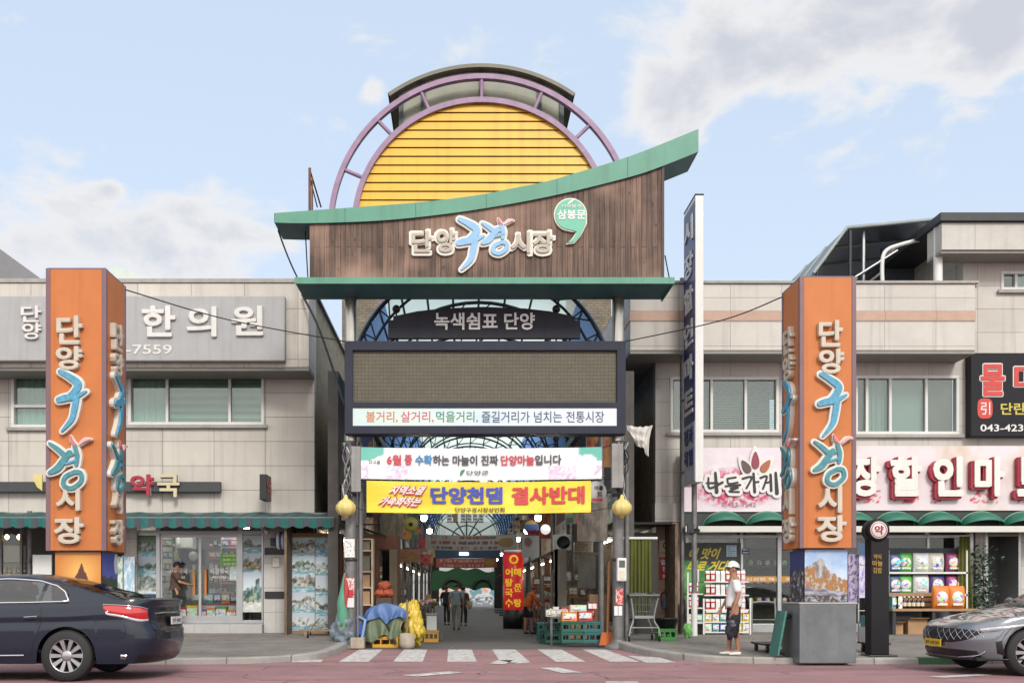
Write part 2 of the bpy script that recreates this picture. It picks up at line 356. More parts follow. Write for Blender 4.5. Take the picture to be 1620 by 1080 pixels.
        if bevel:
            b = o.modifiers.new('bevel', 'BEVEL'); b.width = bevel; b.segments = 2; b.limit_method = 'ANGLE'; b.angle_limit = R(40)
        if subsurf:
            b = o.modifiers.new('sub', 'SUBSURF'); b.levels = subsurf; b.render_levels = subsurf
        if label: o['label'] = label
        if kind: o['kind'] = kind
        return o
    def solo(s, name, label, cat, group=None, bevel=0, kind=None):
        xs = [v[0] for v in s.v]; ys = [v[1] for v in s.v]; zs = [v[2] for v in s.v]
        o = s.obj(name, bevel=bevel, origin=((min(xs) + max(xs)) / 2, (min(ys) + max(ys)) / 2, min(zs)))
        o['label'] = label; o['category'] = cat
        if group: o['group'] = group
        if kind: o['kind'] = kind
        return o
def interp(ws, t):
    q = t * (len(ws) - 1); i = min(int(q), len(ws) - 2); return ws[i] + (ws[i + 1] - ws[i]) * (q - i)
def spline(pts, n=10):
    if len(pts) == 2: return [tuple(pts[0][j] + (pts[1][j] - pts[0][j]) * i / 4 for j in range(len(pts[0]))) for i in range(5)]
    P = [pts[0]] + list(pts) + [pts[-1]]; out = []
    for i in range(1, len(P) - 2):
        for q in range(n):
            t = q / n; a, b, c, d = P[i - 1], P[i], P[i + 1], P[i + 2]
            out.append(tuple(.5 * (2 * b[j] + (c[j] - a[j]) * t + (2 * a[j] - 5 * b[j] + 4 * c[j] - d[j]) * t * t + (-a[j] + 3 * b[j] - 3 * c[j] + d[j]) * t ** 3) for j in range(len(b))))
    out.append(tuple(pts[-1])); return out
_G = {}
def _outline(body, bold, res):
    c = bpy.data.curves.new('t', 'FONT'); c.body = body; c.extrude = .5; c.offset = bold; c.resolution_u = res
    o = bpy.data.objects.new('t', c); me = o.to_mesh()
    vs = [(v.co.x, v.co.y, v.co.z + .5) for v in me.vertices]; fs = [tuple(p.vertices) for p in me.polygons]
    o.to_mesh_clear(); bpy.data.objects.remove(o); bpy.data.curves.remove(c)
    return vs, fs
def glyphs(body, bold, res=3):
    """outlines of a text; weights beyond a light offset come from shifted copies, which keep the counters open"""
    key = (body, bold, res)
    if key in _G: return _G[key]
    if bold <= .014: _G[key] = _outline(body, bold, res); return _G[key]
    v0, f0 = _outline(body, .01, res); r = bold - .006; k = 4 if bold < .05 else 8; vs, fs = [], []
    for i in range(k):
        a = PI / 4 + 2 * PI * i / k + .11 * i + .07; o = len(vs); q = 1 - .022 * i; r = (bold - .006) * (1 - .04 * i)
        vs += [(x + r * math.cos(a), y + r * math.sin(a), z * q) for x, y, z in [(x, y, z if z > .01 else -.002 * i) for x, y, z in v0]]; fs += [tuple(j + o for j in f) for f in f0]
    _G[key] = (vs, fs); return vs, fs
def thing(name, label, cat, loc, group=None, rz=0):
    o = bpy.data.objects.new(name, None); COL.objects.link(o); o.empty_display_size = .2
    o.location = loc; o.rotation_euler = (0, 0, rz); o['label'] = label; o['category'] = cat
    if group: o['group'] = group
    return o
def node(name, parent, loc=None):
    """an Empty part that holds sub-parts"""
    o = bpy.data.objects.new(name, None); COL.objects.link(o); o.parent = parent; o.empty_display_size = .1
    return o
def copy_thing(o, loc, label=None, rz=None, parent=None):
    c = o.copy(); COL.objects.link(c)
    if parent is None:
        c.location = loc
        if rz is not None: c.rotation_euler = (0, 0, rz)
        if label: c['label'] = label
    else: c.parent = parent
    for ch in [q for q in bpy.data.objects if q.parent == o]: copy_thing(ch, None, parent=c)
    return c
def picture(name, parent, x0, x1, z0, z1, y, fn, nx=36, nz=48, side='front', label=None, thick=.012):
    """a printed sheet: vertex-coloured grid facing -Y (or +-X, then x0..x1 run along Y)"""
    mb = MB(); m = print_mat()
    def P(u, v, d=0):
        a, c = x0 + (x1 - x0) * u, z0 + (z1 - z0) * v
        return {'front': (a, y + d, c), 'px': (y - d, a, c), 'nx': (y + d, a, c)}[side]
    mb.sheet(lambda u, v: P(u, v), nx, nz, m, False, flip=(side == 'nx'))
    ng = len(mb.v)
    e = [P(0, 0), P(1, 0), P(1, 1), P(0, 1)]; b = [P(0, 0, thick), P(1, 0, thick), P(1, 1, thick), P(0, 1, thick)]
    if thick: mb.add(e + b, [(4, 5, 6, 7)] + [(i, (i + 1) % 4, (i + 1) % 4 + 4, i + 4) for i in range(4)], m)
    o = mb.obj(name, parent, label=label)
    ca = o.data.color_attributes.new('print', 'FLOAT_COLOR', 'POINT'); cols = []
    for j in range(nz + 1):
        for i in range(nx + 1):
            c = lin(fn(i / nx, j / nz)); cols += [c[0] * .85, c[1] * .85, c[2] * .85, 1]
    if thick: cols += [.5, .5, .5, 1] * 8
    ca.data.foreach_set('color', cols)
    return o
def fbm(x, y, s=0, o=4): return mnoise.fractal(Vector((x, y, s * 7.31)), .6, 2.1, o)
def mixt(a, b, t): t = max(0, min(1, t)); return tuple(a[i] + (b[i] - a[i]) * t for i in range(3))
# ---------------------------------------------------------------- materials
tile = M('stone_tile', (210, 204, 194), .55, var=.1, scale=.9, streak=.4, bump=.08, brick=(1.32, .625, .007, 0, .42, .12, False))
tile2 = M('stone_tile_warm', (206, 200, 192), .55, var=.1, scale=.9, streak=.4, bump=.08, brick=(1.27, .6, .006, 0, .5, .11, False))
tan_tile = M('tan_tile', (176, 144, 124), .5, var=.09, bump=.08, brick=(.9, .6, .006, 0, .5, .08, False))
brown_band = M('brown_band', (192, 158, 138), .5, var=.1, brick=(1.27, 3, .006, 0, .6, .08, False))
side_brick = M('side_brick', (190, 177, 152), .8, var=.18, bump=.3, brick=(.24, .085, .012, .5, .45, .25, False))
concrete = M('concrete', (168, 165, 160), .8, var=.16, streak=.3, bump=.25)
soffit = M('soffit', (150, 147, 142), .8, var=.1)
asphalt = M('red_asphalt', (172, 130, 131), .85, var=.2, scale=.7, bump=.5, bscale=120, cracks=1.3)
asphalt_grey = M('grey_asphalt', (112, 108, 106), .85, var=.18, scale=.8, bump=.5, bscale=110)
arcade_asph = M('arcade_paving', (104, 99, 97), .8, var=.2, scale=.8, bump=.3, bscale=60)
paver = M('paver', (160, 152, 144), .8, var=.22, scale=.9, bump=.35, cracks=1.2, brick=(.22, .11, .006, .5, .55, .22, True))
kerbstone = M('kerbstone', (172, 168, 162), .75, var=.2, scale=2, bump=.3, brick=(1.0, 7, .014, 0, .45, .14, True))
paint = M('road_paint', (214, 211, 207), .7, var=.13, scale=2.2, bump=.2, wear=(150, 122, 122))
alum = M('aluminium', (196, 197, 198), .35, .75, var=.08)
whiteframe = M('white_frame', (226, 226, 222), .45, var=.05)
white = M('white_paint', (232, 231, 228), .45, var=.05, streak=.12)
steel = M('steel', (185, 180, 172), .22, .95, var=.1)
oldsteel = M('weathered_steel', (128, 126, 126), .55, .35, var=.25, scale=5, streak=.4)
darkmetal = M('dark_metal', (58, 58, 62), .45, .3, var=.12)
black = M('black_plastic', (34, 34, 37), .45, var=.1)
rubber = M('rubber', (30, 30, 31), .8, var=.15, bump=.1)
rust = M('rusty_metal', (120, 82, 66), .8, .2, var=.3, scale=6)
wood = M('wood_plain', (170, 130, 90), .65, var=.15, scale=5)
card = M('cardboard', (176, 140, 104), .8, var=.14, scale=4)
dark_room = M('dark_interior', (52, 48, 46), .9, var=.2)
win_glass = glass_mat('window_glass', (.86, .93, .9), .09)
shop_glass = glass_mat('shop_glass', (.94, .96, .95), .03)
cable_m = M('cable', (28, 28, 30), .6, var=0)
def PB(name, col, **k): return M(name, col, **k)

# ---------------------------------------------------------------- ground
def structure(mb, name, bevel=0):
    o = mb.obj(name, kind='structure', bevel=bevel); return o
mb = MB(); mb.poly([(-400, -200, -.25), (400, -200, -.25), (400, 700, -.25), (-400, 700, -.25)], asphalt_grey); structure(mb, 'ground')
mb = MB(); mb.poly([(-60, -30, 0), (60, -30, 0), (60, 22.3, 0), (-60, 22.3, 0)], asphalt); structure(mb, 'road')
KL = [(-60, 17.25), (-4.7, 17.25)] + spline([(-4.7, 17.25), (-3.5, 17.55), (-2.8, 18.5), (-2.62, 19.8), (-2.6, 21.6)], 6)[1:]
KR = spline([(3.55, 22.0), (3.6, 20.4), (3.9, 18.9), (4.5, 17.75), (5.6, 17.3)], 6) + [(60, 17.3)]
def pavement(line, close):
    mb = MB(); pts = line + close
    n = len(pts); top = [(x, y, zg(y)) for x, y in pts]; bot = [(x, y, -.2) for x, y in pts]
    mb.add(top + bot, [tuple(range(n))] + [(i, (i + 1) % n, (i + 1) % n + n, i + n) for i in range(n)], paver); return mb
structure(pavement(KL, [(-2.6, 33), (-60, 33)]), 'pavement')
structure(pavement(KR, [(60, 33), (3.55, 33)]), 'pavement')
def kerb(line):
    mb = MB(); out = []
    for i in range(len(line)):
        a = Vector(line[max(i - 1, 0)]); b = Vector(line[min(i + 1, len(line) - 1)]); t = (b - a).normalized(); nrm = Vector((t.y, -t.x))
        out.append((Vector(line[i]), nrm))
    L_ = 0
    for i in range(len(out) - 1):
        (p, n0), (q, n1) = out[i], out[i + 1]
        vs = []
        for (c, nn) in ((p, n0), (q, n1)):
            zz = zg(c.y) + .006
            a = c - nn * .015; o = c + nn * .15
            vs += [(a.x, a.y, zz), (o.x - nn.x * .02, o.y - nn.y * .02, zz), (o.x, o.y, zz - .025), (o.x + nn.x * .01, o.y + nn.y * .01, -.1)]
        mb.add(vs, [(0, 1, 5, 4), (1, 2, 6, 5), (2, 3, 7, 6)], kerbstone)
    return mb
structure(kerb(KL), 'kerb'); structure(kerb(KR), 'kerb')
# concrete apron strip in front of the market entrance, then the market street
mb = MB(); mb.poly([(-2.6, 21.65, .005), (3.55, 21.65, .005), (3.55, 22.2, .005), (-2.6, 22.2, .005)], asphalt_grey); structure(mb, 'entrance_apron_road')
def zf(D): return .01 - .11 * max(0, min(1, (D - 22) / 12))
mb = MB()
for a, b in ((22.2, 34), (34, 96)): mb.poly([(-4.2, a, zf(a)), (5.2, a, zf(a)), (5.2, b, zf(b)), (-4.2, b, zf(b))], arcade_asph)
structure(mb, 'market_street')
# crosswalk stripes (run along the lens axis, slightly slanted)
def ground_pt(px, py): D = 1600 * 1.2 / (py - 938); return (X(px, D), D)
for x0 in (-3.0, -2.18, -1.23, -.28, .65, 1.63, 2.58):
    mb = MB(); a, b = (17.75, 21.6) if x0 > -2.5 else (17.62, 18.3); w = .5
    mb.poly([(x0 + .03, a, .004), (x0 + w + .05, a, .004), (x0 + w, b, .004), (x0, b, .004)], paint); structure(mb, 'crosswalk_stripe')
mb = MB(); mb.poly([(3.2, 17.5, .0035), (3.72, 17.5, .0035), (3.72, 18.9, .0035), (3.2, 19.5, .0035)], paint); structure(mb, 'crosswalk_stripe')
for a, b, w in (((648, 1069), (722, 1063), .16), ((868, 1056), (905, 1064), .16), ((786, 1050), (800, 1044), .14), ((800, 1044), (830, 1049), .14), ((958, 1079), (1010, 1079), .1), ((1480, 1071), (1560, 1067), .12)):
    p, q = Vector(ground_pt(*a)), Vector(ground_pt(*b)); t = (q - p).normalized(); nn = Vector((-t.y, t.x)) * w
    mb = MB(); mb.poly([(*(p - nn), .0078), (*(q - nn), .0078), (*(q + nn), .0078), (*(p + nn), .0078)], paint); structure(mb, 'road_marking')

# ---------------------------------------------------------------- windows
def window(parent, x0, x1, z0, z1, y, divs, frame_m=whiteframe, back=None, blind=None, sill=True, depth=.14, lights=(), sash_bar=None):
    """frame proud of the wall at y (front face), panes, sashes and a blind behind; divs: x positions of mullions"""
    t = .075
    f = MB(); ya, yb = y - .05, y + depth
    f.box(x0, x1, ya, yb, z1 - t, z1, frame_m); f.box(x0, x1, ya, yb, z0, z0 + t, frame_m)
    f.box(x0, x0 + t, ya, yb, z0 + t, z1 - t, frame_m); f.box(x1 - t, x1, ya, yb, z0 + t, z1 - t, frame_m)
    for d in divs: f.box(d - .035, d + .035, ya + .03, yb - .01, z0 + t, z1 - t, frame_m)
    if sash_bar: f.box(x0 + t, x1 - t, ya + .02, yb - .02, sash_bar - .04, sash_bar + .04, frame_m)
    w = f.obj('window', parent, bevel=.008)
    xs = [x0 + t] + list(divs) + [x1 - t]
    for a, b in zip(xs, xs[1:]):
        MB().box(a + .02, b - .02, y + .055, y + .063, z0 + t, z1 - t, win_glass).obj('pane', w)
    if sill: MB().box(x0 - .1, x1 + .1, y - .12, y - .052, z0 - .09, z0 - .003, concrete).obj('sill', w, bevel=.01)
    bk = MB(); bk.box(x0, x1, y + .75, y + .78, z0 - .1, z1 + .1, back or dark_room); bk.obj('room_backing', w)
    for i, (a, b) in enumerate(zip(xs, xs[1:])):
        kind = blind[i] if blind else None
        if not kind: continue
        b_ = MB(); m, style = kind
        yy = y + .17
        if style == 'sheer':
            b_.sheet(lambda u, v: (a + (b - a) * u, yy + .025 * math.sin(u * 30) + .01 * math.sin(u * 71), z0 + (z1 - z0) * v), 60, 1, m)
        elif style == 'combi':
            k = 8
            for q in range(k):
                h = (z1 - z0) / k; b_.box(a, b, yy, yy + .012, z0 + h * q, z0 + h * (q + .52), m[0]); b_.box(a, b, yy + .02, yy + .03, z0 + h * (q + .5), z0 + h * (q + 1.02), m[1])
        elif style == 'slats':
            k = 26
            for q in range(k):
                zq = z0 + (z1 - z0) * q / k; b_.obox(((a + b) / 2, yy, zq), ((b - a) / 2, 0, 0), (0, .022, .014), (0, -.0006, .0012), m)
        elif style == 'flat': b_.box(a, b, yy, yy + .02, z0, z1, m)
        b_.obj('blind', w)
    return w
green_sheer = M('green_curtain', (166, 196, 184), .8, var=.06)
green_a = M('green_blind', (148, 176, 156), .8, var=.05); green_b = M('green_blind_dark', (112, 138, 120), .8, var=.05)
grey_slat = M('grey_blind', (150, 166, 160), .7, var=.04); dark_curt = M('dark_curtain', (92, 92, 86), .8, var=.1)

# ---------------------------------------------------------------- building with the clinic sign and pharmacy
LB = thing('commercial_building', 'two-storey pale grey tiled building with a clinic sign band and pharmacy shopfront', 'building', (-9, 26, .1))
def wall_with_holes(mb, x0, x1, z0, z1, y0, y1, holes, m):
    """front wall slab cut around rectangular holes (sorted by x, not overlapping)"""
    cur = x0
    for a, b, c, d in sorted(holes):
        if a > cur: mb.box(cur, a, y0, y1, z0, z1, m)
        if c > z0: mb.box(a, b, y0, y1, z0, c, m)
        if d < z1: mb.box(a, b, y0, y1, d, z1, m)
        cur = b
    if cur < x1: mb.box(cur, x1, y0, y1, z0, z1, m)
lw1 = (X(203, 26), X(418, 26), Z(672, 26), Z(578, 26)); lw2 = (X(18, 26), X(132, 26), Z(676, 26), Z(574, 26))
mb = MB()
wall_with_holes(mb, -32, -3.78, 3.1, 8.9, 26, 26.3, [lw1, lw2], tile)
mb.box(-3.98, -3.78, 26.3, 36, -.1, 8.9, side_brick); mb.box(-32, -4.0, 35.7, 36, 0, 8.9, concrete)
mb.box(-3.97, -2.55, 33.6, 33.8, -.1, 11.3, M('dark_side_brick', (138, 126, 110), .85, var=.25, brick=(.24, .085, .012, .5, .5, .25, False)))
mb.obj('wall', LB)
MB().box(-32, -3.77, 25, 25.998, 6.78, 8.86, tile).obj('bay_wall', LB, bevel=.015)
MB().box(-32, -3.76, 24.97, 25.2, 8.863, 8.97, concrete).box(-32, -3.7, 25.2, 36, 8.863, 8.93, concrete).obj('roof', LB, bevel=.012)
for a, b, c in ((-32, -3.772, 6.7), ): MB().box(a, b, 25.02, 25.995, c, c + .075, soffit).obj('soffit', LB)
window(LB, *lw1, 26.02, (X(264, 26), X(363, 26)), blind=[(green_sheer, 'sheer'), ((green_a, green_b), 'combi'), ((green_a, green_b), 'combi')])
window(LB, *lw2, 26.02, (X(88, 26),), blind=[(green_sheer, 'sheer'), (green_sheer, 'sheer')], sash_bar=Z(642, 26))
# ground floor: piers, dark recess, step, far shop
mb = MB()
mb.box(-5.03, -4.37, 25.72, 26.3, -.1, 3.098, M('pier_tile', (205, 201, 196), .5, var=.06, streak=.15, brick=(2, .62, .005, 0, .5, .05, False)))
mb.obj('pier', LB, bevel=.012)
for z0, z1 in ((Z(877, 25.7), Z(866, 25.7)), (Z(946, 25.7), Z(935, 25.7))): MB().box(-5.0, -4.42, 25.69, 25.718, z0, z1, black).obj('pier_band', LB)
MB().box(-8.62, -8.3, 25.85, 26.3, -.1, 3.098, tile).obj('pier', LB, bevel=.01)
MB().box(-13.0, -12.86, 25.8, 26.3, -.1, 3.098, tile).obj('pier', LB, bevel=.01)
MB().box(-8.55, -5.04, 25.55, 26.1, -.1, .42, M('step_stone', (190, 189, 187), .5, var=.08, brick=(.9, .6, .005, 0, .6, .05, False))).obj('step', LB, bevel=.012)
mb = MB(); mb.box(-32, -4.0, 29.4, 29.5, 0, 3.1, M('shop_back', (104, 104, 106), .8, var=.1)); mb.box(-32, -4.0, 26.3, 29.4, 3.1, 3.2, white); mb.box(-32, -4.0, 26.1, 29.4, .1, .40, concrete); mb.box(-8.5, -8.4, 26.3, 29.4, .4, 3.1, white); mb.obj('shop_interior', LB)
MB().box(-4.37, -3.8, 26, 26.3, -.1, 3.1, concrete).obj('wall', LB)
# clinic sign board
t = thing('clinic_sign', 'long grey sign board with raised white lettering across the upper storey', 'sign', (-9, 24.9, 6.9))
grey_board = M('grey_sign_board', (172, 172, 173), .55, var=.05, streak=.25)
MB().box(-15, X(451, 24.8), 24.78, 24.98, Z(571, 24.8), Z(468, 24.8), grey_board).obj('board', t, bevel=.025)
letterw = M('white_letter', (226, 224, 220), .5, var=.05, streak=.2)
for ch, x0, x1, y0, y1, b in (('한', 225, 278, 484, 533, .02), ('의', 296, 343, 485, 533, .02), ('원', 366, 417, 484, 531, .02), ('단', 34, 66, 484, 510, .012), ('양', 36, 66, 511, 537, .012)):
    MB().text(ch, X(x0, 24.75), X(x1, 24.75), Z(y1, 24.75), Z(y0, 24.75), 24.777, letterw, .07, b * 1.3).obj('letter', t)
MB().text('-7559', X(199, 24.77), X(272, 24.77), Z(560, 24.77), Z(545, 24.77), 24.777, letterw, .01, .012).obj('lettering', t)
# pharmacy name bar
t = thing('pharmacy_sign', 'dark bar on the tiled wall carrying one red and one cream letter', 'sign', (-9, 25.8, 3.9))
MB().box(-15, X(350, 25.85), 25.78, 25.9, Z(778, 25.85), Z(762, 25.85), M('bar_grey', (62, 64, 68), .5, var=.1)).obj('bar', t, bevel=.01)
MB().text('약', X(206, 25.7), X(243, 25.7), Z(784, 25.7), Z(750, 25.7), 25.74, M('red_letter', (170, 32, 56), .4, var=.05), .06, .03).text('약', X(206, 25.7), X(243, 25.7), Z(784, 25.7), Z(750, 25.7), 25.775, letterw, .03, .055).obj('letter', t)
MB().text('국', X(249, 25.7), X(284, 25.7), Z(786, 25.7), Z(750, 25.7), 25.74, M('cream_letter', (214, 202, 164), .4, var=.05), .06, .025).text('국', X(249, 25.7), X(284, 25.7), Z(786, 25.7), Z(750, 25.7), 25.775, black, .03, .05).obj('letter', t)
MB().prism([(X(52, 25.7), Z(750, 25.7)), (X(66, 25.7), Z(750, 25.7)), (X(66, 25.7), Z(776, 25.7)), (X(58, 25.7), Z(770, 25.7)), (X(53, 25.7), Z(760, 25.7))], 25.72, 25.775, M('pale_yellow', (222, 204, 130), .5)).obj('emblem', t)
for px in (215, 270, 335): MB().cyl((X(px, 25.9), 25.9, Z(770, 25.9)), (X(px, 25.9), 26.0, Z(770, 25.9)), .02, darkmetal, 6).obj('bracket', t)
# small blade sign with red dots
t = thing('blade_sign', 'small black boxed blade sign with a red dotted character high on the tiled wall', 'sign', (X(420, 25.4), 25.5, 4))
bx0, bx1 = X(413, 25.3), X(424, 25.3)
MB().box(bx0, bx1, 25.1, 25.75, Z(791, 25.3), Z(751, 25.3), black).box(bx0 + .05, bx1 - .05, 25.75, 26.0, Z(775, 25.3), Z(768, 25.3), darkmetal).obj('case', t, bevel=.01)
mb = MB(); z0, z1 = Z(789, 25.3), Z(753, 25.3)
mb.text('약', 25.16, 25.69, z0 + .06, z1 - .06, bx1 + .002, M('red_led', (150, 60, 56), .4, var=.1), .012, .02, side='px')
mb.obj('lettering', t)
# green striped awning
def striped(name, c1, c2, w):
    m = M(name, c1, .75, var=.18, scale=3)
    nt = m.node_tree; N = nt.nodes; L = nt.links; b = N['Principled BSDF']; src = b.inputs['Base Color'].links[0].from_socket
    tc = N.new('ShaderNodeTexCoord'); sp = N.new('ShaderNodeSeparateXYZ'); L.new(tc.outputs['Object'], sp.inputs[0])
    q = N.new('ShaderNodeMath'); q.operation = 'PINGPONG'; L.new(sp.outputs[0], q.inputs[0]); q.inputs[1].default_value = w
    g = N.new('ShaderNodeMath'); g.operation = 'GREATER_THAN'; L.new(q.outputs[0], g.inputs[0]); g.inputs[1].default_value = w / 2
    mx = N.new('ShaderNodeMix'); mx.data_type = 'RGBA'; L.new(g.outputs[0], mx.inputs['Factor']); L.new(src, mx.inputs['A']); mx.inputs['B'].default_value = (*[v * ALB for v in lin(c2)], 1)
    L.new(mx.outputs['Result'], b.inputs['Base Color']); return m
aw = striped('awning_stripe', (30, 104, 100), (66, 76, 82), .17)
def striped_awning(x0, x1, label):
    t = thing('awning', label, 'awning', ((x0 + x1) / 2, 25.9, 3.2))
    zt, zb = Z(812, 24.6) + .05, Z(816, 24.5)
    MB().sheet(lambda u, v: (x0 + (x1 - x0) * u, 25.98 - 1.5 * v, 3.27 - .25 * v - .02 * math.sin(v * PI) + .02 * math.sin(u * 40)), 90, 8, aw).obj('cover', t)
    def val(u, v):
        x = x0 + (x1 - x0) * u; s = abs(math.sin(x * PI / .34)); return (x, 24.47 - .02 * math.sin(x * 18) * v, 3.025 - (.2 + .05 * s) * v)
    MB().sheet(val, 220, 3, aw).obj('valance', t)
    mb = MB(); mb.cyl((x0, 24.5, 3.02), (x1, 24.5, 3.02), .03, oldsteel, 8)
    n = 4
    for i in range(n): x = x0 + .1 + (x1 - x0 - .2) * i / (n - 1); mb.cyl((x, 25.95, 3.03), (x, 24.5, 3.0), .018, oldsteel, 6)
    mb.cyl((x0, 25.9, 3.22), (x1, 25.9, 3.22), .05, oldsteel, 8)
    mb.obj('frame', t)
striped_awning(-9.55, X(529, 24.5), 'weathered teal and grey striped awning over the pharmacy doors')
striped_awning(-16, -9.75, 'teal striped awning end over the shop with hanging bulbs')
# ---- pharmacy front
t = thing('pharmacy_shopfront', 'aluminium framed glass pharmacy front with sliding doors under the awning', 'shopfront', (-6.8, 26, .42))
px2x = lambda px: X(px, 26)
zb, zt = .425, Z(848, 26) + .05
fr = MB()
for px, w in ((214, .05), (251, .1), (381, .12), (416, .05)): fr.box(px2x(px) - w / 2, px2x(px) + w / 2, 25.93, 26.07, zb, 3.09, alum)
fr.box(px2x(214), px2x(416), 25.931, 26.069, zt, zt + .1, alum); fr.box(px2x(214), px2x(416), 25.94, 26.06, zb, zb + .09, alum)
fr.obj('frame', t, bevel=.006)
MB().box(px2x(252), px2x(381), 25.98, 26.02, zt + .1, 3.09, M('lintel_grey', (128, 130, 128), .5, var=.1)).obj('fascia', t)
def landscape(seed, pal, sky=(205, 220, 232), water=(110, 170, 186), layers=3, white_band=True):
    """one printed landscape: sky, ridges, foreground water or rock"""
    wl = .1 + .26 * ((seed * .37) % 1); hz = .5 + .34 * ((seed * .61) % 1); tall = .22 + .3 * ((seed * .23) % 1)
    def fn(u, v):
        c = mixt((236, 238, 238), sky, v)
        for k in range(layers):
            h = hz - .16 * k + tall * fbm(u * 1.4 + seed, k * 3.1, seed) + .05 * fbm(u * 7, k, seed)
            if v < h:
                base = pal[k % len(pal)]; n = fbm(u * 8 + seed, v * 7, seed + k); c = mixt(base, (232, 236, 232), .22 + .55 * n) if n > 0 else mixt(mixt(base, (232, 236, 232), .15), (44, 58, 54), -n)
        if v < wl + .04 * fbm(u * 3, 0, seed + 9):
            n = fbm(u * 2.5, v * 16, seed + 5); c = mixt(water, (240, 245, 247), .25 + n)
        return c
    return fn
def collage(cells):
    """stacked pictures: list of (height share, fn)"""
    tot = sum(h for h, _ in cells)
    def fn(u, v):
        q = (1 - v) * tot
        for h, f in cells:
            if q <= h: return f(u, 1 - q / h)
            q -= h
        return cells[-1][1](u, 0)
    return fn
G1 = [(96, 122, 98), (70, 96, 76), (140, 140, 126)]; G2 = [(120, 132, 130), (88, 108, 96), (176, 176, 170)]; G3 = [(150, 140, 120), (84, 98, 84), (190, 188, 182)]
def navy(u, v): return mixt((20, 34, 66), (44, 74, 110), v + .4 * fbm(u * 4, v * 3, 2)) if v > .1 else (30, 40, 60)
zp0, zp1 = zb + .095, zt - .005
picture('window_poster', t, px2x(216), px2x(248), zp0, zt - .02, 25.965, collage([(1.2, landscape(1, [(60, 90, 60), (170, 176, 176), (90, 110, 90)], (80, 110, 80))), (1, landscape(2, [(52, 84, 60), (60, 92, 66), (190, 190, 185)])), (1.1, landscape(3, G2, water=(206, 222, 228))), (.6, navy), (.9, landscape(4, G1))]), 14, 70)
picture('window_poster', t, px2x(384), px2x(414.5), zp0 + .2, zt - .02, 25.965, collage([(.8, landscape(5, [(110, 100, 84), (130, 150, 140), (150, 110, 70)])), (.9, landscape(6, [(110, 130, 122), (170, 130, 80), (150, 120, 80)])), (1.8, landscape(7, [(60, 100, 96), (90, 130, 92), (120, 140, 110)], water=(200, 200, 190)))]), 14, 70)
dr = MB()
xm = px2x(317)
def door_leaf(x0, x1, y):
    d = MB(); w = .07
    d.box(x0, x0 + w, y - .02, y + .02, zb + .09, zt, alum); d.box(x1 - w, x1, y - .02, y + .02, zb + .09, zt, alum)
    d.box(x0 + w, x1 - w, y - .019, y + .019, zt - .08, zt, alum); d.box(x0 + w, x1 - w, y - .019, y + .019, zb + .09, zb + .2, alum)
    d = d.obj('door', t, bevel=.004)
    MB().box(x0 + w, x1 - w, y - .004, y + .004, zb + .2, zt - .08, shop_glass).obj('pane', d)
    return d
d1 = door_leaf(px2x(253), xm + .03, 26.0); d2 = door_leaf(xm - .03, px2x(379), 25.955)
hm = M('amber_handle', (206, 128, 44), .35, var=.08)
for d, px, y in ((d1, 308, 25.97), (d2, 327, 25.92)):
    MB().box(px2x(px) - .03, px2x(px) + .03, y - .05, y - .015, Z(940, 26), Z(900, 26), hm).obj('handle', d, bevel=.01)
pw = M('window_lettering', (236, 234, 232), .5, var=0)
for d, px, y in ((d1, 267, 25.99), (d2, 333, 25.945)):
    MB().text('시장약국', px2x(px), px2x(px + 30), Z(908, 26), Z(898, 26), y, pw, .003, .03).text('423-1062', px2x(px + 4), px2x(px + 26), Z(914.5, 26), Z(910, 26), y, pw, .003, .02).obj('lettering', d)
def notice(parent, x0, x1, z0, z1, y, bg, fg, rows, name='notice', border=None):
    def fn(u, v):
        if border and (u < .08 or u > .92 or v < .06 or v > .94): return border
        q = (v * rows) % 1; r = int(v * rows)
        if .3 < q < .72 and .12 < u < .88 - .3 * ((r * 37) % 5 == 1) and mnoise.noise(Vector((u * 16, r * 5.3, 1.7))) > -.12: return fg
        return bg
    return picture(name, parent, x0, x1, z0, z1, y, fn, 26, max(14, rows * 5))
notice(d2, px2x(350), px2x(377), Z(895, 26), Z(875, 26), 25.945, (120, 190, 60), (225, 240, 200), 3)
notice(d2, px2x(364), px2x(377), Z(917, 26), Z(897, 26), 25.944, (214, 226, 226), (160, 180, 190), 6)
# ---- goods inside the pharmacy
pal = [M('box_%s' % n, c, .5, var=.06) for n, c in (('white', (232, 232, 230)), ('blue', (60, 90, 160)), ('red', (190, 50, 50)), ('yellow', (226, 192, 60)), ('green', (80, 150, 80)), ('teal', (90, 160, 170)), ('pink', (220, 150, 160)), ('orange', (222, 130, 56)), ('grey', (150, 154, 158)), ('cream', (226, 214, 186)))]
shelf_m = M('shelf_white', (206, 206, 204), .5, var=.05)
def shelves(name, label, x0, x1, y, z0, zs, top, depth=.3, group=None, m=None):
    m = m or shelf_m
    t = thing(name, label, 'shelf', ((x0 + x1) / 2, y, z0), group)
    for x in (x0, x1 - .03): MB().box(x, x + .03, y - depth, y, z0, top, m).obj('side_panel', t)
    for z in zs: MB().box(x0 + .032, x1 - .032, y - depth, y - .002, z, z + .03, m).obj('shelf_board', t)
    MB().box(x0, x1, y, y + .02, z0, top, m).obj('back_panel', t)
    return t
PROD = {}
